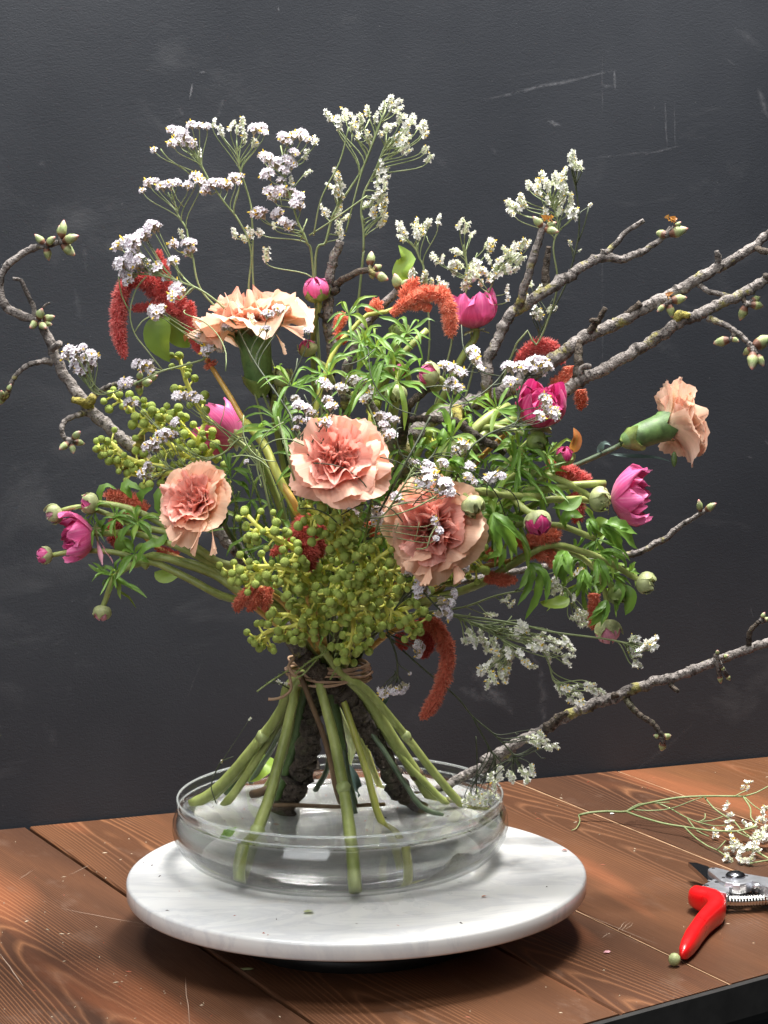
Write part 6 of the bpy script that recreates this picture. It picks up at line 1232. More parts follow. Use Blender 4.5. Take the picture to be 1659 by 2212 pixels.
# lilac heads over the front of the flowers
S('lilac-white statice sprigs scattered above the central carnation', [WST, pt(720, 1250, -.08), P('E', 470, 950, -.125), P('E', 390, 860, -.145), P('E', 280, 690, -.14), P('E', 240, 560, -.13), P('E', 150, 420, -.11), P('E', 0, 200, -.09), P('U', 500, 650, -.07), P('U', 420, 560, -.07)],
  [('E', 270, 450, 26), ('E', 290, 490, 30), ('E', 340, 510, 28), ('E', 375, 545, 28), ('E', 290, 590, 28), ('E', 280, 640, 18), ('E', 360, 600, 26), ('E', 450, 345, 28), ('E', 480, 370, 28), ('E', 480, 460, 26), ('E', 500, 500, 28), ('E', 530, 490, 16), ('E', 470, 605, 28), ('E', 600, 675, 22), ('E', 605, 765, 26), ('E', 500, 1000, 20), ('E', 440, 1090, 26), ('E', 495, 1085, 24), ('U', 1280, 700, 22), ('U', 840, 520, 26), ('U', 960, 470, 28), ('U', 1010, 490, 20), ('U', 670, 570, 26, 'n'), ('U', 830, 680, 20), ('U', 400, 650, 30), ('U', 440, 650, 20)], 'o', .0009, .0007, 'wiry_dark', seed=13)
S('lilac-white statice heads on the upright twig right of the central carnation', [WST, pt(770, 1250, -.08), P('E', 760, 1150, -.125), P('E', 800, 900, -.125), P('E', 800, 650, -.115), P('E', 740, 480, -.10), P('E', 680, 380, -.09)],
  [('E', 640, 320, 24), ('E', 680, 340, 30), ('E', 720, 345, 26), ('E', 750, 390, 28), ('E', 770, 420, 24), ('E', 730, 450, 26), ('E', 580, 390, 28), ('E', 555, 370, 18), ('E', 830, 570, 28), ('E', 870, 570, 30), ('E', 920, 590, 24), ('E', 850, 620, 26), ('E', 860, 660, 28), ('E', 900, 680, 26), ('E', 850, 700, 24), ('E', 610, 1180, 28), ('E', 640, 1210, 30), ('E', 590, 1210, 22), ('E', 650, 1130, 24), ('E', 800, 1180, 28), ('E', 800, 1240, 28), ('E', 830, 1210, 22), ('E', 930, 1100, 28), ('E', 960, 1240, 26), ('E', 930, 1220, 20)], 'o', .0009, .0006, seed=14)
S('lilac-white statice plume lying over the drooping carnation', [WST, pt(800, 1300, -.07), P('E', 800, 1300, -.135), P('E', 880, 1170, -.145), P('E', 980, 1010, -.15), P('E', 1040, 900, -.145), P('E', 1080, 860, -.14)],
  [('E', 1060, 865, 20), ('E', 1015, 850, 14, 'n'), ('E', 1130, 880, 28), ('E', 1160, 890, 24), ('E', 1120, 930, 32), ('E', 1170, 950, 34), ('E', 1140, 980, 30), ('E', 1080, 1010, 32), ('E', 1120, 1020, 28), ('E', 1210, 1000, 32), ('E', 1250, 1010, 32), ('E', 1230, 1060, 28), ('E', 1280, 1060, 26), ('E', 1200, 1050, 26), ('E', 1235, 870, 24), ('E', 1190, 1270, 24), ('E', 1180, 1240, 20), ('E', 1210, 1310, 24), ('E', 1190, 1360, 14)], 'o', .0009, .0006, seed=15, extra_stems=[[P('E', 760, 1230, -.14), P('E', 900, 1210, -.15), P('E', 1050, 1160, -.155), P('E', 1200, 1080, -.15)], [P('E', 1060, 1430, -.15), P('E', 1130, 1420, -.155), P('E', 1150, 1350, -.155), P('E', 1190, 1280, -.15)]])
S('lilac-white statice sprigs among the leaves right of the grey limb', [WST, pt(830, 1300, -.05), P('E', 1050, 1000, -.11), P('E', 1180, 800, -.11), P('E', 1250, 640, -.10), P('E', 1300, 450, -.08), P('E', 1400, 250, -.07), P('E', 1440, 180, -.065)],
  [('E', 1250, 235, 28), ('E', 1290, 250, 26), ('E', 1330, 265, 28), ('E', 1360, 285, 26), ('E', 1290, 340, 30), ('E', 1320, 380, 32), ('E', 1350, 370, 24), ('E', 1270, 380, 22), ('E', 1430, 140, 26), ('E', 1440, 180, 30), ('E', 1460, 220, 28), ('E', 1480, 250, 22), ('E', 1370, 750, 28), ('E', 1390, 780, 22), ('E', 1320, 790, 32), ('E', 1290, 830, 26), ('E', 1410, 890, 26), ('E', 1400, 960, 24), ('E', 1435, 990, 18), ('E', 1550, 970, 24), ('E', 1580, 950, 26), ('E', 1620, 955, 22), ('E', 1520, 980, 20), ('E', 1290, 1490, 28), ('E', 1310, 1520, 26), ('E', 1330, 1460, 20), ('E', 1370, 1550, 24), ('E', 1110, 1640, 28)], 'o', .0009, .0006, 'wiry_dark', seed=16)
S('lilac-white statice heads resting on the thick grey limb and magenta cup', [WST, pt(880, 1300, -.05), P('E', 1350, 900, -.11), P('E', 1500, 700, -.11), P('F', 60, 580, -.10), P('F', 60, 450, -.095), P('F', 110, 300, -.09), P('F', 150, 260, -.085)],
  [('F', 30, 260, 28), ('F', 80, 230, 28), ('F', 120, 240, 30), ('F', 150, 205, 28), ('F', 190, 200, 30), ('F', 230, 195, 26), ('F', 250, 235, 28), ('F', 210, 250, 28), ('F', 170, 250, 26), ('F', 0, 230, 28), ('F', 10, 330, 26), ('F', 230, 435, 30), ('F', 250, 455, 22), ('F', 200, 550, 28), ('F', 250, 510, 30), ('F', 285, 545, 28), ('F', 300, 510, 22), ('F', 335, 540, 24, 'n')], 'o', .0009, .0006, 'wiry_dark', seed=17)
S('lilac-white statice sprig hanging beside the lichened branch at the left', [WST, pt(620, 1250, -.05), P('D', 1650, 750, -.06), P('D', 1450, 810, -.06), P('D', 1280, 880, -.06), P('D', 1120, 910, -.055), P('D', 1000, 880, -.05)],
  [('D', 960, 890, 28), ('D', 930, 940, 26), ('D', 970, 960, 24), ('D', 990, 910, 20), ('D', 1040, 680, 28), ('D', 1080, 670, 32), ('D', 1110, 700, 32), ('D', 1060, 720, 26), ('D', 1000, 750, 32), ('D', 960, 760, 28), ('D', 1020, 780, 24), ('D', 1140, 680, 22), ('D', 1150, 600, 24), ('D', 1130, 610, 20), ('D', 1160, 430, 28), ('D', 1200, 430, 28), ('D', 1240, 440, 26), ('D', 1260, 420, 24), ('D', 1290, 450, 26), ('D', 1610, 860, 14), ('D', 840, 470, 24), ('D', 890, 480, 24)], 'o', .0009, .0006, seed=18)
S('lilac-white statice pom standing alone at the left beside the curling branch', [WST + Vector((0, .01, 0)), pt(640, 1200, -.03), P('Q', 1500, 1420, -.04), P('D', 1320, 195, -.045), P('D', 1180, 235, -.045), P('D', 1050, 270, -.045), P('D', 900, 340, -.045), P('D', 760, 400, -.045), P('D', 640, 420, -.045), P('D', 580, 370, -.045), P('D', 555, 310, -.045)],
  [('D', 445, 130, 32), ('D', 480, 150, 30), ('D', 430, 170, 24), ('D', 540, 120, 28), ('D', 540, 110, 22), ('D', 500, 220, 30), ('D', 550, 190, 32), ('D', 590, 160, 30), ('D', 620, 180, 30), ('D', 520, 260, 30), ('D', 560, 270, 30), ('D', 590, 230, 26), ('D', 890, 220, 28), ('D', 940, 230, 30), ('D', 980, 235, 28), ('D', 1000, 275, 24), ('D', 800, 345, 26), ('D', 840, 345, 28), ('D', 795, 370, 20), ('Q', 1080, 1330, 26), ('Q', 1140, 1470, 30), ('Q', 1190, 1430, 24), ('Q', 1250, 1390, 32), ('Q', 1290, 1430, 28), ('Q', 560, 1030, 30), ('Q', 620, 1060, 32), ('Q', 650, 1020, 24), ('Q', 590, 1080, 24)], 'o', .0009, .0006, seed=19, extra_stems=[[P('D', 1060, 260, -.045), P('D', 960, 130, -.045), P('Q', 360, 1280, -.045), P('Q', 310, 1050, -.045), P('Q', 380, 790, -.045), P('Q', 490, 660, -.045)], [P('Q', 310, 1050, -.045), P('Q', 220, 870, -.046), P('Q', 185, 660, -.046)], [P('Q', 365, 1260, -.045), P('Q', 440, 1150, -.046), P('Q', 520, 1100, -.046)]])
S('lilac-white statice heads beside the berries at the lower right', [WST, pt(780, 1390, -.04), P('H', 1220, 700, -.09), P('H', 1330, 560, -.11), P('H', 1420, 540, -.115), P('H', 1500, 620, -.11), P('H', 1600, 720, -.10)],
  [('H', 1420, 490, 28), ('H', 1400, 530, 30), ('H', 1440, 545, 30), ('H', 1400, 570, 20), ('H', 1345, 415, 26), ('H', 1560, 620, 26), ('H', 1570, 660, 30), ('H', 1540, 690, 26), ('H', 1600, 690, 28), ('H', 1635, 560, 28), ('H', 1620, 620, 22), ('H', 1640, 330, 22), ('I', 140, 300, 24), ('I', 120, 330, 26), ('I', 165, 340, 22), ('I', 210, 385, 24)], 'o', .0009, .0006, 'wiry_dark', seed=20)
S('white statice sprig dangling beside the twine with a short row of flowers', [pt(830, 1350, -.02), P('H', 1200, 800, -.03), P('H', 1260, 960, -.035), P('H', 1270, 1080, -.035), P('H', 1265, 1140, -.035)],
  [('H', 1165, 1190, 24), ('H', 1180, 1215, 22), ('H', 1220, 1180, 26), ('H', 1245, 1195, 24), ('H', 1280, 1185, 28), ('H', 1310, 1165, 24), ('H', 1300, 1200, 22), ('H', 1400, 890, 22), ('H', 1420, 920, 26), ('H', 1410, 960, 20), ('H', 1390, 920, 16), ('H', 1350, 1080, 10)], 'o', .0009, .0006, 'wiry_dark', seed=21, up=-.1)
S('long white statice spray stretching flat to the lower right', [pt(800, 1340, -.03), P('I', 0, 690, -.04), P('I', 300, 718, -.045), P('I', 550, 757, -.045), P('I', 800, 812, -.045), P('I', 1110, 852, -.045), P('I', 1260, 880, -.045), P('I', 1330, 890, -.045)],
  [('I', 1300, 860, 22), ('I', 1335, 870, 24), ('I', 1300, 920, 20), ('I', 1335, 965, 24), ('I', 1345, 995, 22), ('I', 1330, 1025, 16), ('I', 1375, 890, 26), ('I', 1390, 930, 26), ('I', 1430, 890, 26), ('I', 1450, 910, 22), ('I', 1450, 860, 22), ('I', 1410, 880, 22)], 'n', .0010, .0007, seed=22)
S('dense white statice spray in the open at the lower right', [pt(800, 1345, -.02), P('I', 60, 700, -.035), P('I', 220, 735, -.04), P('I', 360, 790, -.042), P('I', 470, 870, -.042), P('I', 500, 960, -.042), P('I', 470, 1040, -.042)],
  [('I', 220, 850, 26), ('I', 250, 810, 26), ('I', 260, 870, 26), ('I', 300, 860, 28), ('I', 330, 810, 26), ('I', 320, 840, 22), ('I', 360, 860, 28), ('I', 400, 880, 30), ('I', 350, 915, 28), ('I', 400, 950, 30), ('I', 430, 990, 30), ('I', 460, 930, 28), ('I', 500, 950, 30), ('I', 530, 990, 30), ('I', 520, 1040, 28), ('I', 350, 1050, 30), ('I', 320, 1075, 28), ('I', 390, 1040, 28), ('I', 430, 1050, 30), ('I', 470, 1070, 30), ('I', 440, 1110, 28), ('I', 390, 1110, 28), ('I', 370, 1140, 22), ('I', 500, 1090, 24), ('I', 470, 790, 26), ('I', 540, 810, 28), ('I', 570, 780, 28), ('I', 600, 750, 28), ('I', 620, 780, 28), ('I', 530, 840, 26), ('I', 560, 830, 24), ('I', 690, 840, 28), ('I', 660, 870, 26), ('I', 710, 850, 26), ('I', 650, 930, 28), ('I', 690, 910, 30), ('I', 730, 930, 30), ('I', 770, 950, 28), ('I', 800, 930, 24), ('I', 590, 940, 28), ('I', 620, 1010, 26), ('I', 650, 1045, 22), ('I', 790, 850, 26), ('I', 810, 880, 22), ('I', 860, 900, 26), ('I', 890, 870, 28), ('I', 910, 900, 26), ('I', 880, 950, 26), ('I', 890, 990, 26), ('I', 870, 1020, 22)], 'n', .0010, .0007, seed=23, up=.1, spread=.02)
S('small white statice spray hanging lowest at the right in two combs', [P('I', 560, 800, -.04), P('I', 690, 900, -.035), P('I', 760, 1000, -.035), P('I', 792, 1120, -.035), P('I', 830, 1160, -.035), P('I', 900, 1220, -.035)],
  [('I', 845, 1185, 22), ('I', 855, 1220, 18), ('I', 880, 1180, 24), ('I', 920, 1200, 26), ('I', 910, 1260, 26), ('I', 940, 1230, 22), ('I', 975, 1275, 24), ('I', 985, 1220, 22), ('I', 1030, 1150, 22), ('I', 1020, 1190, 22), ('I', 1060, 1180, 26), ('I', 1100, 1180, 24), ('I', 1110, 1195, 18)], 'n', .0008, .0006, seed=24, up=0)
S('white statice spray passing behind the leaves at the lower right', [pt(820, 1330, .0), P('I', 150, 660, -.01), P('I', 400, 580, -.012), P('I', 560, 545, -.012), P('I', 740, 530, -.012), P('I', 880, 525, -.012), P('I', 930, 640, -.012)],
  [('I', 790, 480, 24), ('I', 810, 510, 26), ('I', 790, 540, 24), ('I', 470, 595, 22), ('I', 500, 600, 22), ('I', 520, 630, 22), ('I', 360, 690, 22), ('I', 400, 690, 20), ('I', 940, 680, 28), ('I', 970, 690, 30), ('I', 1000, 680, 28), ('I', 1020, 720, 28), ('I', 1000, 750, 26), ('I', 930, 730, 26), ('I', 860, 570, 18), ('I', 940, 590, 22), ('I', 960, 430, 24)], 'n', .0009, .0006, seed=25, extra_stems=[[P('I', 540, 545, -.012), P('I', 660, 470, -.012), P('I', 800, 420, -.012)], [P('I', 740, 535, -.012), P('I', 830, 590, -.012), P('I', 940, 650, -.012)]])
S('dark thin-stemmed white statice spray drooping to the rim of the bowl', [pt(800, 1340, .0), P('H', 1380, 1000, -.01), P('H', 1650, 1230, .0), P('I', 270, 1365, .01), P('I', 420, 1490, .015), P('I', 560, 1640, .02), P('K', 1480, 140, .022), P('K', 1560, 230, .022)],
  [('I', 640, 1500, 22), ('I', 680, 1490, 22), ('I', 710, 1480, 20), ('I', 670, 1530, 24), ('I', 720, 1530, 26), ('I', 760, 1540, 26), ('I', 785, 1570, 26), ('I', 760, 1580, 20), ('K', 1310, 330, 26), ('K', 1360, 290, 28), ('K', 1395, 260, 22), ('K', 1340, 385, 28), ('K', 1370, 370, 22), ('K', 1480, 300, 26), ('K', 1510, 320, 24), ('K', 1490, 350, 22), ('K', 1560, 290, 28), ('K', 1600, 310, 28), ('K', 1620, 370, 28), ('K', 1640, 260, 24), ('I', 800, 1560, 18)], 'n', .0008, .0006, 'wiry_dark', seed=26, up=-.2)
S('white statice sprig hanging onto the right rim of the glass bowl', [P('I', 270, 1370, .01), P('I', 350, 1520, .02), P('I', 420, 1640, .03), P('K', 1330, 130, .032), P('K', 1420, 240, .034)], [('K', 1120, 530, 24), ('K', 1150, 490, 26), ('K', 1190, 460, 24), ('K', 1180, 520, 28), ('K', 1230, 520, 26), ('K', 1270, 490, 28), ('K', 1310, 490, 28), ('K', 1350, 500, 24), ('K', 1260, 545, 22)], 'n', .0008, .0006, 'wiry_dark', seed=27, up=-.2, extra_stems=[[P('K', 1190, 0, .03), P('K', 1200, 200, .032), P('K', 1195, 380, .034), P('K', 1190, 480, .034)]])
# bare hair-thin sprigs beside the binding
S('wisp of dry statice twig at the left side of the lower stems', [P('J', 520, 540, .03), P('J', 480, 400, .02), P('J', 540, 240, .015), P('J', 570, 200, .015), P('J', 660, 165, .012)], [('J', 560, 205, 8, 'n'), ('H', 300, 1380, 8, 'n')], 'n', .0005, .0004, 'wiry_dark', seed=28)
S('wisp of dry statice twig left of the twine binding', [P('H', 560, 1180, .02), P('H', 500, 1150, .01), P('H', 440, 1140, .006), P('H', 415, 1130, .006)], [('H', 500, 1150, 14, 'n'), ('H', 540, 1140, 10, 'n')], 'n', .0005, .0004, 'wiry_dark', seed=29)

# bare hair-thin statice twigs that criss-cross in front of the flowers
rt_ = random.Random(31); ex = []
for i in range(24):
    x = rt_.uniform(480, 1080); y = rt_.uniform(760, 1130); an = rt_.choice((rt_.uniform(-2.3, -.9), rt_.uniform(-2.3, -.9), rt_.uniform(-.5, .3), rt_.uniform(2.8, 3.5))); L = rt_.uniform(60, 190); o_ = rt_.uniform(-.03, .0); cur = rt_.choice((-1, 1)) * rt_.uniform(.35, 1.1)
    q = []
    for t in range(5):
        a2 = an + cur * t / 4; q.append((x + L * t / 4 * math.cos(a2), y + L * t / 4 * math.sin(a2)))
    if rt_.random() < .6: q.append((q[-1][0] + rt_.uniform(-12, 12), q[-1][1] - rt_.uniform(4, 12)))
    ex.append([XP(a, b_, o_ - .006) for a, b_ in q])
for k_ in range(2):
    S(('bare wiry statice twigs criss-crossing over the flowers on the left half', 'bare wiry statice twigs criss-crossing over the leaves on the right half')[k_], [WST, pt(720, 1300, -.04), XP((640, 850)[k_], 1050, -.02), XP((600, 930)[k_], 900, -.02)], [], 'o', .0009, .0008, ('wiry_stem', 'wiry_dark')[k_], extra_stems=[e for e in ex if (e[0].x < -.02) == (k_ == 0)], seed=40 + k_, size=.4)

# ---------------------------------------------------------------- twine binding and loose lower stems
tie = thing('twine_binding', 'tan raffia twine wound round the waist of the bouquet', 'twine', pt(712, 1440, .032))
tc = pt(710, 1446, .032)
rr_ = random.Random(8)
for k_ in range(6):
    ring = []
    a_, b__ = .0325 + rr_.uniform(-.0012, .0016), .026
    tilt = rr_.uniform(-.10, .08); z0 = (k_ - 2.5) * .0026 + rr_.uniform(-.0015, .0015)
    for i in range(41):
        an = 2 * math.pi * i / 40
        ring.append(tc + Vector((a_ * math.cos(an), b__ * math.sin(an), z0 + tilt * a_ * math.cos(an) + .0006 * math.sin(5 * an + k_))))
    b = MB(); b.tube(ring, [.0011 + .0003 * math.sin(i * .9 + k_) for i in range(41)], 6, 0, .25, cap=False); b.build('strand', M['raffia'], tie)
b = MB(); b.tube(spline([P('H', 560, 1080, -.0), P('H', 575, 1180, -.005), P('H', 520, 1235, -.008), P('H', 460, 1250, -.008), P('H', 425, 1248, -.008)], .003), .0012, 6, 0, .3); b.build('loose_end', M['raffia'], tie)
b = MB(); b.tube(spline([P('H', 600, 970, -.0), P('H', 560, 1030, -.005), P('H', 590, 1090, -.006), P('H', 640, 1110, -.005)], .003), .0013, 6, 0, .3); b.build('loose_end', M['raffia'], tie)
def cut_stem(label, pts, r0, r1, mat, cat='stem', nodes=()):
    o = thing('cut_stem', label, cat, pts[0], 'loose stems standing in the bowl')
    stem(o, pts, r0, r1, mat)
    for p_, rad in nodes:
        b = MB(); b.tube([p_ + Vector((0, 0, -.0025)), p_, p_ + Vector((0, 0, .0025))], [rad * .8, rad * 1.06, rad * .85], 9, 0, .1); b.build('node', M['twig_brown'], o)
    return o
cut_stem('thin brown woody stem crossing in front of the dark trunk to the water', [P('H', 630, 1080, .008), P('H', 700, 1260, .006), P('J', 1400, 0, .004), P('J', 1450, 200, .006), P('J', 1500, 430, .01), PZ('J', 1540, 560, WZ - .004)], .0022, .0021, 'twig_brown')
cut_stem('green stem reaching the water behind the dark trunk on the left', FT['p4'], .0032, .0032, 'stem_green')
cut_stem('pale green stem behind the leaning dark trunk on the right', FT['p2'], .0034, .0032, 'stem_pale')
cut_stem('yellow-green stem dipping into the water right of the middle', FT['s7'], .0028, .0028, 'stem_yellow')
cut_stem('dark green stem at the back left of the bowl', FT['p5'], .0024, .0024, 'stem_dark')
cut_stem('long olive stem leaning left between the two outermost left stems', foot(('H', 640, 1150), .050, [('H', 545, 1330), ('J', 860, 130)], ('J', 470, 520), WZ - .001), .0034, .0036, 'stem_green')
cut_stem('straight dark green stem just right of the middle front stem', foot(('H', 830, 1130), .030, [('K', 80, 0), ('K', 130, 330)], ('K', 200, 600), WZ - .004), .0040, .0042, 'stem_dark')
cut_stem('slim green stem fanning right behind the thick noded stem', foot(('H', 980, 1150), .040, [('K', 560, 140), ('K', 800, 400)], ('K', 960, 560), WZ - .002), .0026, .0028, 'stem_green')
cut_stem('olive stem leaning left in front of the dark trunk', foot(('H', 680, 1130), .030, [('H', 640, 1300), ('J', 1160, 60)], ('J', 990, 600), WZ - .010), .0030, .0034, 'stem_dark')
lo = cut_stem('dark floating twig lying across the water between the two trunks', [PZ('J', 960, 565, WZ + .001), PZ('J', 1150, 560, WZ + .001), PZ('J', 1500, 575, WZ + .001), PZ('K', 300, 560, WZ + .001), PZ('K', 450, 555, WZ + .001)], .0019, .0017, 'twig_brown', 'twig')
o_ = thing('cut_stem', 'stubby brown-green stem end behind the left stems in the bowl', 'stem', PZ('J', 850, 470, WZ), 'loose stems standing in the bowl')
stem(o_, [PZ('J', 815, 475, WZ + .002), PZ('J', 900, 450, WZ + .006), P('J', 960, 420, .07)], .0036, .0032, 'twig_brown')
o_ = thing('fallen_leaf', 'yellow-green leaf wilting on the water behind the left stems', 'leaf', PZ('J', 800, 330, WZ)); 
leaf(o_, [PZ('J', 760, 360, WZ + .002), PZ('J', 830, 290, WZ + .010), PZ('J', 900, 210, WZ + .018), PZ('J', 985, 180, WZ + .016)], .024, 'leaf_light', .25, .25, n=10)
o_ = thing('fallen_leaf', 'narrow dark leaf pointing down into the water in the middle', 'leaf', PZ('K', 230, 480, WZ))
leaf(o_, [P('K', 150, 220, .06), P('K', 190, 320, .055), P('K', 220, 420, .055), PZ('K', 228, 500, WZ)], .008, 'leaf_blue', .4, .05, n=10)
o_ = thing('fallen_leaf', 'dark pointed leaf sticking out right of the lower stems', 'leaf', P('H', 1140, 1330, .04))
leaf(o_, [P('H', 1090, 1350, .04), P('H', 1140, 1310, .035), P('H', 1180, 1275, .03), P('H', 1215, 1240, .028)], .008, 'leaf_blue', .4, .05, n=10)
o_ = thing('fallen_leaf', 'curled bright green scrap floating inside the left wall of the bowl', 'leaf', PZ('J', 560, 830, WZ))
for q in range(4):
    c_ = PZ('J', 545 + q * 14, 835 - (q % 2) * 22, WZ - .002); leaf(o_, [c_, c_ + Vector((.004, -.002, .002)), c_ + Vector((.007, .001, .003 + .001 * q)), c_ + Vector((.005, .004, .001))], .006, 'leaf', .5, .3, n=6)
for nm, q_, d_, rad in (('ranunculus.002', FT['s3'][4], FT['s3'][5] - FT['s3'][4], .0050), ('ranunculus.004', FT['s4'][3], FT['s4'][4] - FT['s4'][3], .0049), ('ranunculus', FT['s9'][2], FT['s9'][3] - FT['s9'][2], .0036), ('ranunculus.001', FT['s1'][2], FT['s1'][3] - FT['s1'][2], .0047)):
    d_ = d_.normalized(); b = MB(); b.tube([q_ - d_ * .004, q_ - d_ * .0012, q_ + d_ * .0010, q_ + d_ * .004], [rad * .93, rad * 1.14, rad * 1.10, rad * .94], 14, 0, .12); b.build('node', M['stem_pale'], bpy.data.objects[nm])
# crumbs: flecks of bark and petal on the water, the marble and the table
def crumbs(name, label, spots, zs, mats_, seed, size=(.0006, .0016)):
    r = random.Random(seed); b = MB()
    for (p_, long) in spots:
        l = r.uniform(*size) * (2.6 if long else 1); w = r.uniform(*size) * .45; an = r.uniform(0, 3.14); d = Vector((math.cos(an), math.sin(an), 0)); n_ = Vector((-d.y, d.x, 0)); z = Vector((0, 0, r.uniform(.0003, .0009)))
        b.add([p_ - d * l, p_ + n_ * w, p_ + d * l, p_ - n_ * w, p_ + z], [(0, 1, 4), (1, 2, 4), (2, 3, 4), (3, 0, 4), (3, 2, 1, 0)], r.randrange(len(mats_)))
    o = b.build(name, [M[m_] for m_ in mats_], None, False); o['kind'] = 'stuff'; o['label'] = label; return o
plain('crumb_pale', (.55, .45, .32), .8); plain('crumb_dark', (.06, .04, .025), .8); plain('crumb_red', (.38, .10, .05), .7)
rc = random.Random(77)
def on_disc(r0, r1, c=(0, 0)):
    a_ = rc.uniform(0, 6.283); r = math.sqrt(rc.uniform(r0 * r0, r1 * r1)); return Vector((c[0] + r * math.cos(a_), c[1] + r * math.sin(a_)))
crumbs('bark_crumbs', 'dark flecks of bark floating on the water in the bowl', [(Vector((*on_disc(.02, .122, BC.xy), WZ + .0002)), rc.random() < .5) for _ in range(46)], 0, ('crumb_dark', 'crumb_red', 'crumb_dark'), 1, (.0005, .0013))
rim_sp = []
for _ in range(40):
    a_ = rc.uniform(2.9, 6.1); rim_sp.append((Vector((BC.x + .1268 * math.cos(a_), BC.y + .1268 * math.sin(a_), WZ + .0008)), rc.random() < .6))
crumbs('bark_crumbs', 'dark flecks caught along the water line on the inside of the glass', rim_sp, 0, ('crumb_dark',), 2, (.0005, .0013))
crumbs('bark_crumbs', 'tiny dark flecks scattered on the white marble', [(Vector((*on_disc(.135, .176), ZT + .0002)), rc.random() < .6) for _ in range(26)], 0, ('crumb_dark', 'crumb_dark', 'crumb_red'), 3, (.0004, .0010))
tb = []
while len(tb) < 150:
    x = rc.uniform(-50, 1700); y = rc.uniform(1650, 2200); p_ = ptz(x, y, .0003)
    if p_.xy.length < .19 or (p_ - WA).dot(WN) < .01 or (p_ - FA).dot(FNn) > -.004: continue
    if x > 700 and rc.random() < .55: continue
    tb.append((p_, rc.random() < .35))
crumbs('plant_crumbs', 'pale crumbs and dust of plant matter scattered on the table', tb, 0, ('crumb_pale', 'crumb_pale', 'crumb_red'), 4, (.0004, .0012))
def scrap(name, label, c_, s, mat, cat='petal scrap', n=3, seed=0):
    r = random.Random(seed); o = thing(name, label, cat, c_)
    b = MB(); 
    vs = [c_ + Vector((0, 0, s * .5))] + [c_ + Vector((s * r.uniform(.7, 1.2) * math.cos(q * 1.0472), s * r.uniform(.5, .9) * math.sin(q * 1.0472), s * r.uniform(.05, .5))) for q in range(6)]
    b.add(vs, [(0, 1 + q, 1 + (q + 1) % 6) for q in range(6)]); b.build('flake', M[mat], o); return o
scrap('petal_scrap', 'tiny orange-brown scale lying on the marble right of the bowl', PZ('K', 1255, 1310, ZT + .0004), .0028, 'crumb_red', seed=1)
scrap('petal_scrap', 'tiny orange-brown scale near the right end of the marble', PZ('L', 182, 828, ZT + .0004), .0022, 'crumb_red', seed=2)
scrap('petal_scrap', 'flat pale green drop-like scrap on the marble in front of the bowl', PZ('J', 1275, 1440, ZT + .0004), .0050, 'sepal_pale', seed=3)
scrap('petal_scrap', 'white floret dropped on the table behind the cut sprig', PZ('R', 345, 440, .0004), .0026, 'floret_white', seed=4)
scrap('petal_scrap', 'pale pink petal crumb on the table in front of the marble', PZ('L', 490, 1570, .0004), .0028, 'light_pink_petal', seed=5)
scrap('petal_scrap', 'greenish stem scrap in the shadow of the marble board', PZ('N', 205, 500, .0006), .0050, 'sepal_pale', seed=6)
# spilled water on the marble
k = NT('spilled_water'); k.base((.80, .80, .80)); k.set(Roughness=.03, Alpha=.16, Specular_IOR_Level=.8); M['spill'] = k.mat
b = MB(); rs_ = random.Random(3)
for (u_, v_, w_, h_) in ((640, 1330, 60, 26), (740, 1370, 70, 30), (690, 1440, 90, 20), (330, 1400, 60, 18), (520, 1360, 50, 16), (600, 1290, 60, 16), (980, 1280, 20, 12), (1060, 1190, 26, 8)):
    c_ = PZ('K', u_, v_, ZT + .0006); n_ = 16; ring = []
    for q in range(n_):
        an = 2 * math.pi * q / n_; g_ = rs_.uniform(.75, 1.15); ring.append(PZ('K', u_ + w_ * g_ * math.cos(an), v_ + h_ * g_ * math.sin(an), ZT + .0002))
    b.add([c_] + ring, [(0, 1 + q, 1 + (q + 1) % n_) for q in range(n_)])
    for q in range(n_): b.f.append
o = b.build('spilled_water', M['spill']); tag(o, 'thin spill of clear water on the marble in front of the bowl', 'water'); o['kind'] = 'stuff'

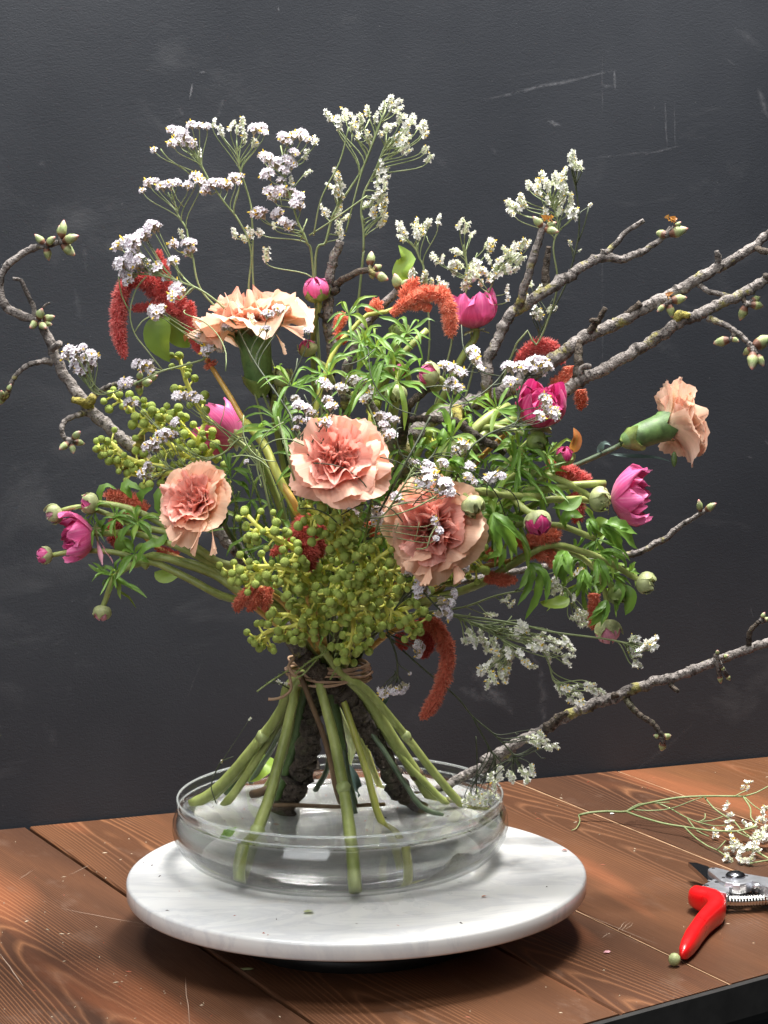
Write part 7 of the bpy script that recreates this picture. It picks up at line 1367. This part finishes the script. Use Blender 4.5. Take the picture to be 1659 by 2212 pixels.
# ---------------------------------------------------------------- cut statice sprig on the table
tz = thing('statice_spray', 'cut statice sprig lying on the table beyond the secateurs', 'statice', PZ('R', 60, 450, .004))
def RZ(u, v, z): return PZ('R', u, v, z)
for pts_, ra, rb_ in (([(60, 452, .006), (150, 430, .008), (300, 418, .010), (460, 420, .012), (570, 370, .018), (720, 335, .024), (900, 302, .028), (1120, 290, .028), (1370, 290, .026), (1450, 292, .024)], .0013, .0010),
                      ([(460, 420, .012), (600, 470, .010), (780, 520, .009), (950, 548, .009), (1150, 578, .010), (1300, 585, .012), (1400, 585, .014), (1560, 545, .016)], .0011, .0009),
                      ([(470, 412, .012), (570, 355, .016), (720, 348, .018), (830, 340, .018)], .0007, .0005), ([(500, 402, .012), (650, 412, .012), (800, 402, .014), (900, 375, .018), (1000, 335, .022), (1110, 298, .026)], .0007, .0005),
                      ([(720, 345, .018), (830, 392, .014), (960, 465, .012), (1060, 505, .010), (1200, 540, .010), (1300, 535, .012)], .0008, .0005), ([(980, 480, .012), (1060, 580, .006), (1160, 628, .004)], .0007, .0005), ([(1060, 505, .010), (1180, 495, .012), (1280, 460, .016)], .0006, .0005), ([(1070, 508, .010), (1125, 480, .012), (1128, 435, .016)], .0006, .0005),
                      ([(1125, 300, .026), (1200, 390, .020), (1300, 460, .016), (1380, 510, .014), (1430, 570, .012), (1540, 660, .008)], .0008, .0006), ([(1450, 295, .024), (1510, 390, .020), (1515, 470, .016), (1560, 520, .014)], .0008, .0006), ([(1465, 300, .024), (1540, 370, .02), (1620, 420, .018)], .0006, .0005), ([(1450, 292, .024), (1560, 260, .028), (1680, 195, .034)], .0009, .0006),
                      ([(1380, 290, .026), (1430, 262, .028), (1480, 240, .030)], .0006, .0005), ([(955, 552, .009), (1040, 635, .004), (1150, 710, .003), (1230, 745, .003), (1310, 800, .003)], .0008, .0006), ([(1230, 742, .004), (1270, 700, .008), (1300, 665, .010)], .0006, .0005), ([(60, 455, .006), (72, 500, .003), (40, 560, .002), (0, 580, .001)], .0006, .0004),
                      ([(1500, 858, .003), (1600, 840, .004), (1720, 820, .004)], .0008, .0006), ([(1540, 740, .006), (1600, 780, .004), (1690, 830, .003)], .0010, .0008), ([(1400, 590, .014), (1500, 640, .008), (1600, 660, .006)], .0007, .0005)):
    stem(tz, [RZ(*q) for q in pts_], ra, rb_, 'wiry_stem', 'stem' if ra > .00125 else 'branchlet', 6)
for u_, v_, z_, s_ in ((1490, 185, .034, 20), (1500, 225, .03, 20), (1455, 215, .03, 18), (1315, 375, .022, 22), (1330, 430, .020, 24), (1320, 490, .016, 22), (1310, 545, .014, 24), (1335, 580, .012, 22), (1215, 605, .006, 24), (1340, 660, .012, 28), (1370, 700, .010, 30), (1320, 725, .008, 22), (1400, 720, .008, 28), (1440, 770, .006, 30), (1470, 810, .006, 32), (1430, 810, .005, 26), (1500, 830, .005, 26), (1350, 810, .004, 26), (1320, 815, .004, 20), (1530, 700, .010, 26), (1500, 745, .008, 26), (1550, 740, .008, 24), (1540, 610, .014, 26), (1570, 640, .012, 28), (1600, 600, .014, 28), (1620, 640, .012, 28), (1640, 620, .012, 28), (1580, 470, .020, 26), (1600, 430, .020, 26), (1640, 410, .020, 28), (1630, 470, .018, 30), (1650, 540, .016, 28), (1560, 540, .016, 22), (1460, 530, .016, 20), (1490, 535, .016, 20), (1650, 660, .010, 28)):
    p_ = RZ(u_, v_, z_); inst('flower_cluster', rng.choice(_cl['n']), tz, Matrix.Translation(p_) @ frame((rng.uniform(-.6, .8), rng.uniform(-.9, .1), rng.uniform(-.1, .8)), rng.uniform(0, 6)) @ Matrix.Diagonal((s_ * PX, s_ * PX, s_ * PX, 1)))

# ---------------------------------------------------------------- secateurs
def SZ(u, v, z): return PZ('S', u, v, z)
plain('cast_metal', (.62, .63, .66), .38, .85, .18, 90, .15)
plain('blade_steel', (.42, .43, .45), .16, 1, .2, 30)
plain('spring_steel', (.62, .60, .55), .14, 1)
plain('bolt_steel', (.26, .26, .28), .22, 1)
plain('dark_hole', (.02, .02, .022), .6)
k = NT('red_coating'); k.base((.78, .008, .010)); k.set(Roughness=k.math('MULTIPLY_ADD', k.noise(k.obj(), 70, 5, .7), .35, .14), Specular_IOR_Level=.55); k.put(k.p.inputs['Coat Weight'], .25); k.bump(k.noise(k.obj(), 400, 2, .5), .05, .0003); M['red_coating'] = k.mat
se = thing('secateurs', 'red-handled metal secateurs lying on the table at the right edge', 'secateurs', SZ(900, 900, 0))
def slab_uv(outline, ztop, thick, mat, name, bev=.0016, loops=None):
    top = [SZ(u, v, ztop) for u, v in outline]; c_ = sum(top, Vector()) / len(top); b = MB(); n = len(top)
    ins = [c_ + (p - c_) * (1 - bev / max((p - c_).length, .004)) for p in top]
    dn = Vector((0, 0, -1))
    rows = [ins, [p + dn * bev * .3 + (p - q) * .7 for p, q in zip(ins, ins)] if False else [q + (p - q) * .75 + dn * bev * .25 for p, q in zip(top, ins)], [p + dn * bev for p in top], [p + dn * thick for p in top]]
    for r_ in rows: b.v += r_; b.a += [0] * n
    for i in range(3):
        for q in range(n): b.f.append((i * n + q, (i + 1) * n + q, (i + 1) * n + (q + 1) % n, i * n + (q + 1) % n)); b.m.append(0)
    b.f.append(tuple(range(n))); b.m.append(0); b.f.append(tuple(3 * n + q for q in range(n - 1, -1, -1))); b.m.append(0)
    return b.build(name, M[mat], se, False)
# cutting blade, upper jaw with pivot, lower jaw
slab_uv([(405, 345), (520, 352), (700, 405), (760, 470), (760, 620), (690, 610), (600, 520), (500, 430)], .0165, .004, 'blade_steel', 'blade', .0012)
slab_uv([(690, 440), (735, 420), (800, 422), (1000, 470), (1250, 510), (1600, 572), (1750, 600), (1750, 780), (1620, 740), (1500, 690), (1420, 640), (1330, 620), (1250, 650), (1150, 668), (1050, 660), (940, 640), (860, 600), (780, 530), (700, 470)], .0215, .0085, 'cast_metal', 'upper_jaw')
slab_uv([(515, 738), (640, 660), (790, 580), (870, 630), (960, 655), (1005, 690), (1000, 760), (960, 800), (840, 770), (740, 790), (690, 790)], .0180, .0110, 'cast_metal', 'lower_jaw')
b = MB(); pc = SZ(1090, 560, .0215); b.lathe([(.0082, 0), (.0080, .0016), (.0066, .0032), (.0040, .0043), (.0012, .0047)], 32, pc); b.build('pivot_bolt', M['bolt_steel'], se)
b = MB(); b.lathe([(.0098, -.013), (.0104, -.0125), (.0104, -.004), (.0100, -.001)], 32, pc + Vector((0, -.0012, 0))); b.build('pivot_boss', M['cast_metal'], se)
for u_, v_, z_ in ((767, 440, .0215), (917, 573, .0215), (1250, 548, .0215), (668, 687, .018), (825, 640, .018)):
    b = MB(); b.lathe([(.0014 if z_ > .02 else .0022, -.0004), (.0014 if z_ > .02 else .0022, .0003)], 12, SZ(u_, v_, z_)); b.build('rivet', M['dark_hole'], se)
b = MB(); sp_ = [SZ(740, 830, .012), SZ(900, 900, .010), SZ(1120, 915, .009), SZ(1350, 905, .009), SZ(1560, 890, .009), SZ(1750, 870, .009)]
pp = spline(sp_, .0008); b.tube(pp, [.0044 + .00075 * (1 if i % 3 == 0 else (-.2 if i % 3 == 1 else .4)) for i in range(len(pp))], 14, 0, 0); b.build('coil_spring', M['spring_steel'], se)
b = MB(); lp = [SZ(1350, 760, .012), SZ(1360, 710, .018), SZ(1410, 690, .0195), SZ(1470, 730, .017), SZ(1500, 800, .011), SZ(1520, 850, .008)]; b.tube(spline(lp, .002), .0022, 8, 0); b.build('catch_loop', M['cast_metal'], se)
slab_uv([(960, 790), (1100, 770), (1500, 790), (1750, 800), (1750, 850), (1200, 850), (980, 850)], .0085, .004, 'dark_hole', 'stop_plate', .0008)
# red handle: a flattened bar that goes back, kinks over and runs forward to its tip
def bar(pts, name, mat, n_seg=16):
    """pts: centre (u, v, z), half width, half height"""
    ps, hw = spline([SZ(p[0], p[1], p[2]) for p in pts], .0022, [p[3] for p in pts]); _, hh = spline([SZ(p[0], p[1], p[2]) for p in pts], .0022, [p[4] for p in pts])
    b = MB(); n = len(ps)
    for i in range(n):
        t = (ps[min(i + 1, n - 1)] - ps[max(i - 1, 0)]).normalized(); sd = t.cross(Vector((0, 0, 1))).normalized(); up_ = sd.cross(t).normalized()
        for q in range(n_seg):
            an = 2 * math.pi * q / n_seg; ca, sa = math.cos(an), math.sin(an)
            b.v.append(ps[i] + sd * (hw[i] * math.copysign(abs(ca) ** .7, ca)) + up_ * (hh[i] * math.copysign(abs(sa) ** .7, sa))); b.a.append(0)
    for i in range(n - 1):
        for q in range(n_seg): b.f.append((i * n_seg + q, i * n_seg + (q + 1) % n_seg, (i + 1) * n_seg + (q + 1) % n_seg, (i + 1) * n_seg + q)); b.m.append(0)
    b.f.append(tuple(range(n_seg - 1, -1, -1))); b.m.append(0); b.f.append(tuple((n - 1) * n_seg + q for q in range(n_seg))); b.m.append(0)
    return b.build(name, M[mat], se)
bar([(520, 800, .0120, .0040, .0068), (560, 850, .0120, .0095, .0088), (640, 890, .0118, .0100, .0096), (740, 930, .0116, .0090, .0104), (810, 990, .0114, .0080, .0108), (800, 1070, .0112, .0072, .0108), (720, 1150, .0110, .0066, .0100), (620, 1250, .0106, .0062, .0095), (530, 1370, .0100, .0060, .0090), (460, 1470, .0094, .0062, .0086), (400, 1570, .0086, .0056, .0076), (345, 1660, .0076, .0040, .0058), (320, 1705, .0070, .0014, .0026)], 'handle', 'red_coating')
# second handle carrying on past the frame
bar([(1700, 650, .013, .0080, .0080), (1900, 760, .012, .0080, .0090), (2300, 1000, .011, .0070, .0090)], 'handle', 'red_coating')
gb = thing('fallen_bud', 'single green bud dropped on the table at the tip of the red handle', 'bud', SZ(200, 1760, .004))
b = MB(); petal_c = SZ(205, 1765, .0052)
b.lathe([(.0012, -.0048), (.0036, -.0032), (.0046, -.0004), (.0042, .0026), (.0024, .0046), (.0006, .0052)], 14, petal_c); b.build('bud', M['sepal_pale'], gb)
for q in range(4):
    bq = MB(); petal(bq, frame((-.55, -.35, .75)).to_3x3(), petal_c - Vector((-.0020, -.0012, .0030)), q * 1.57 + .4, .0085, .0034, R_(70), R_(-35), 0, .0012, 6, 6, .03, 2, 0, .0038, 'ovate'); bq.build('sepal', M['sepal_pale'], gb)
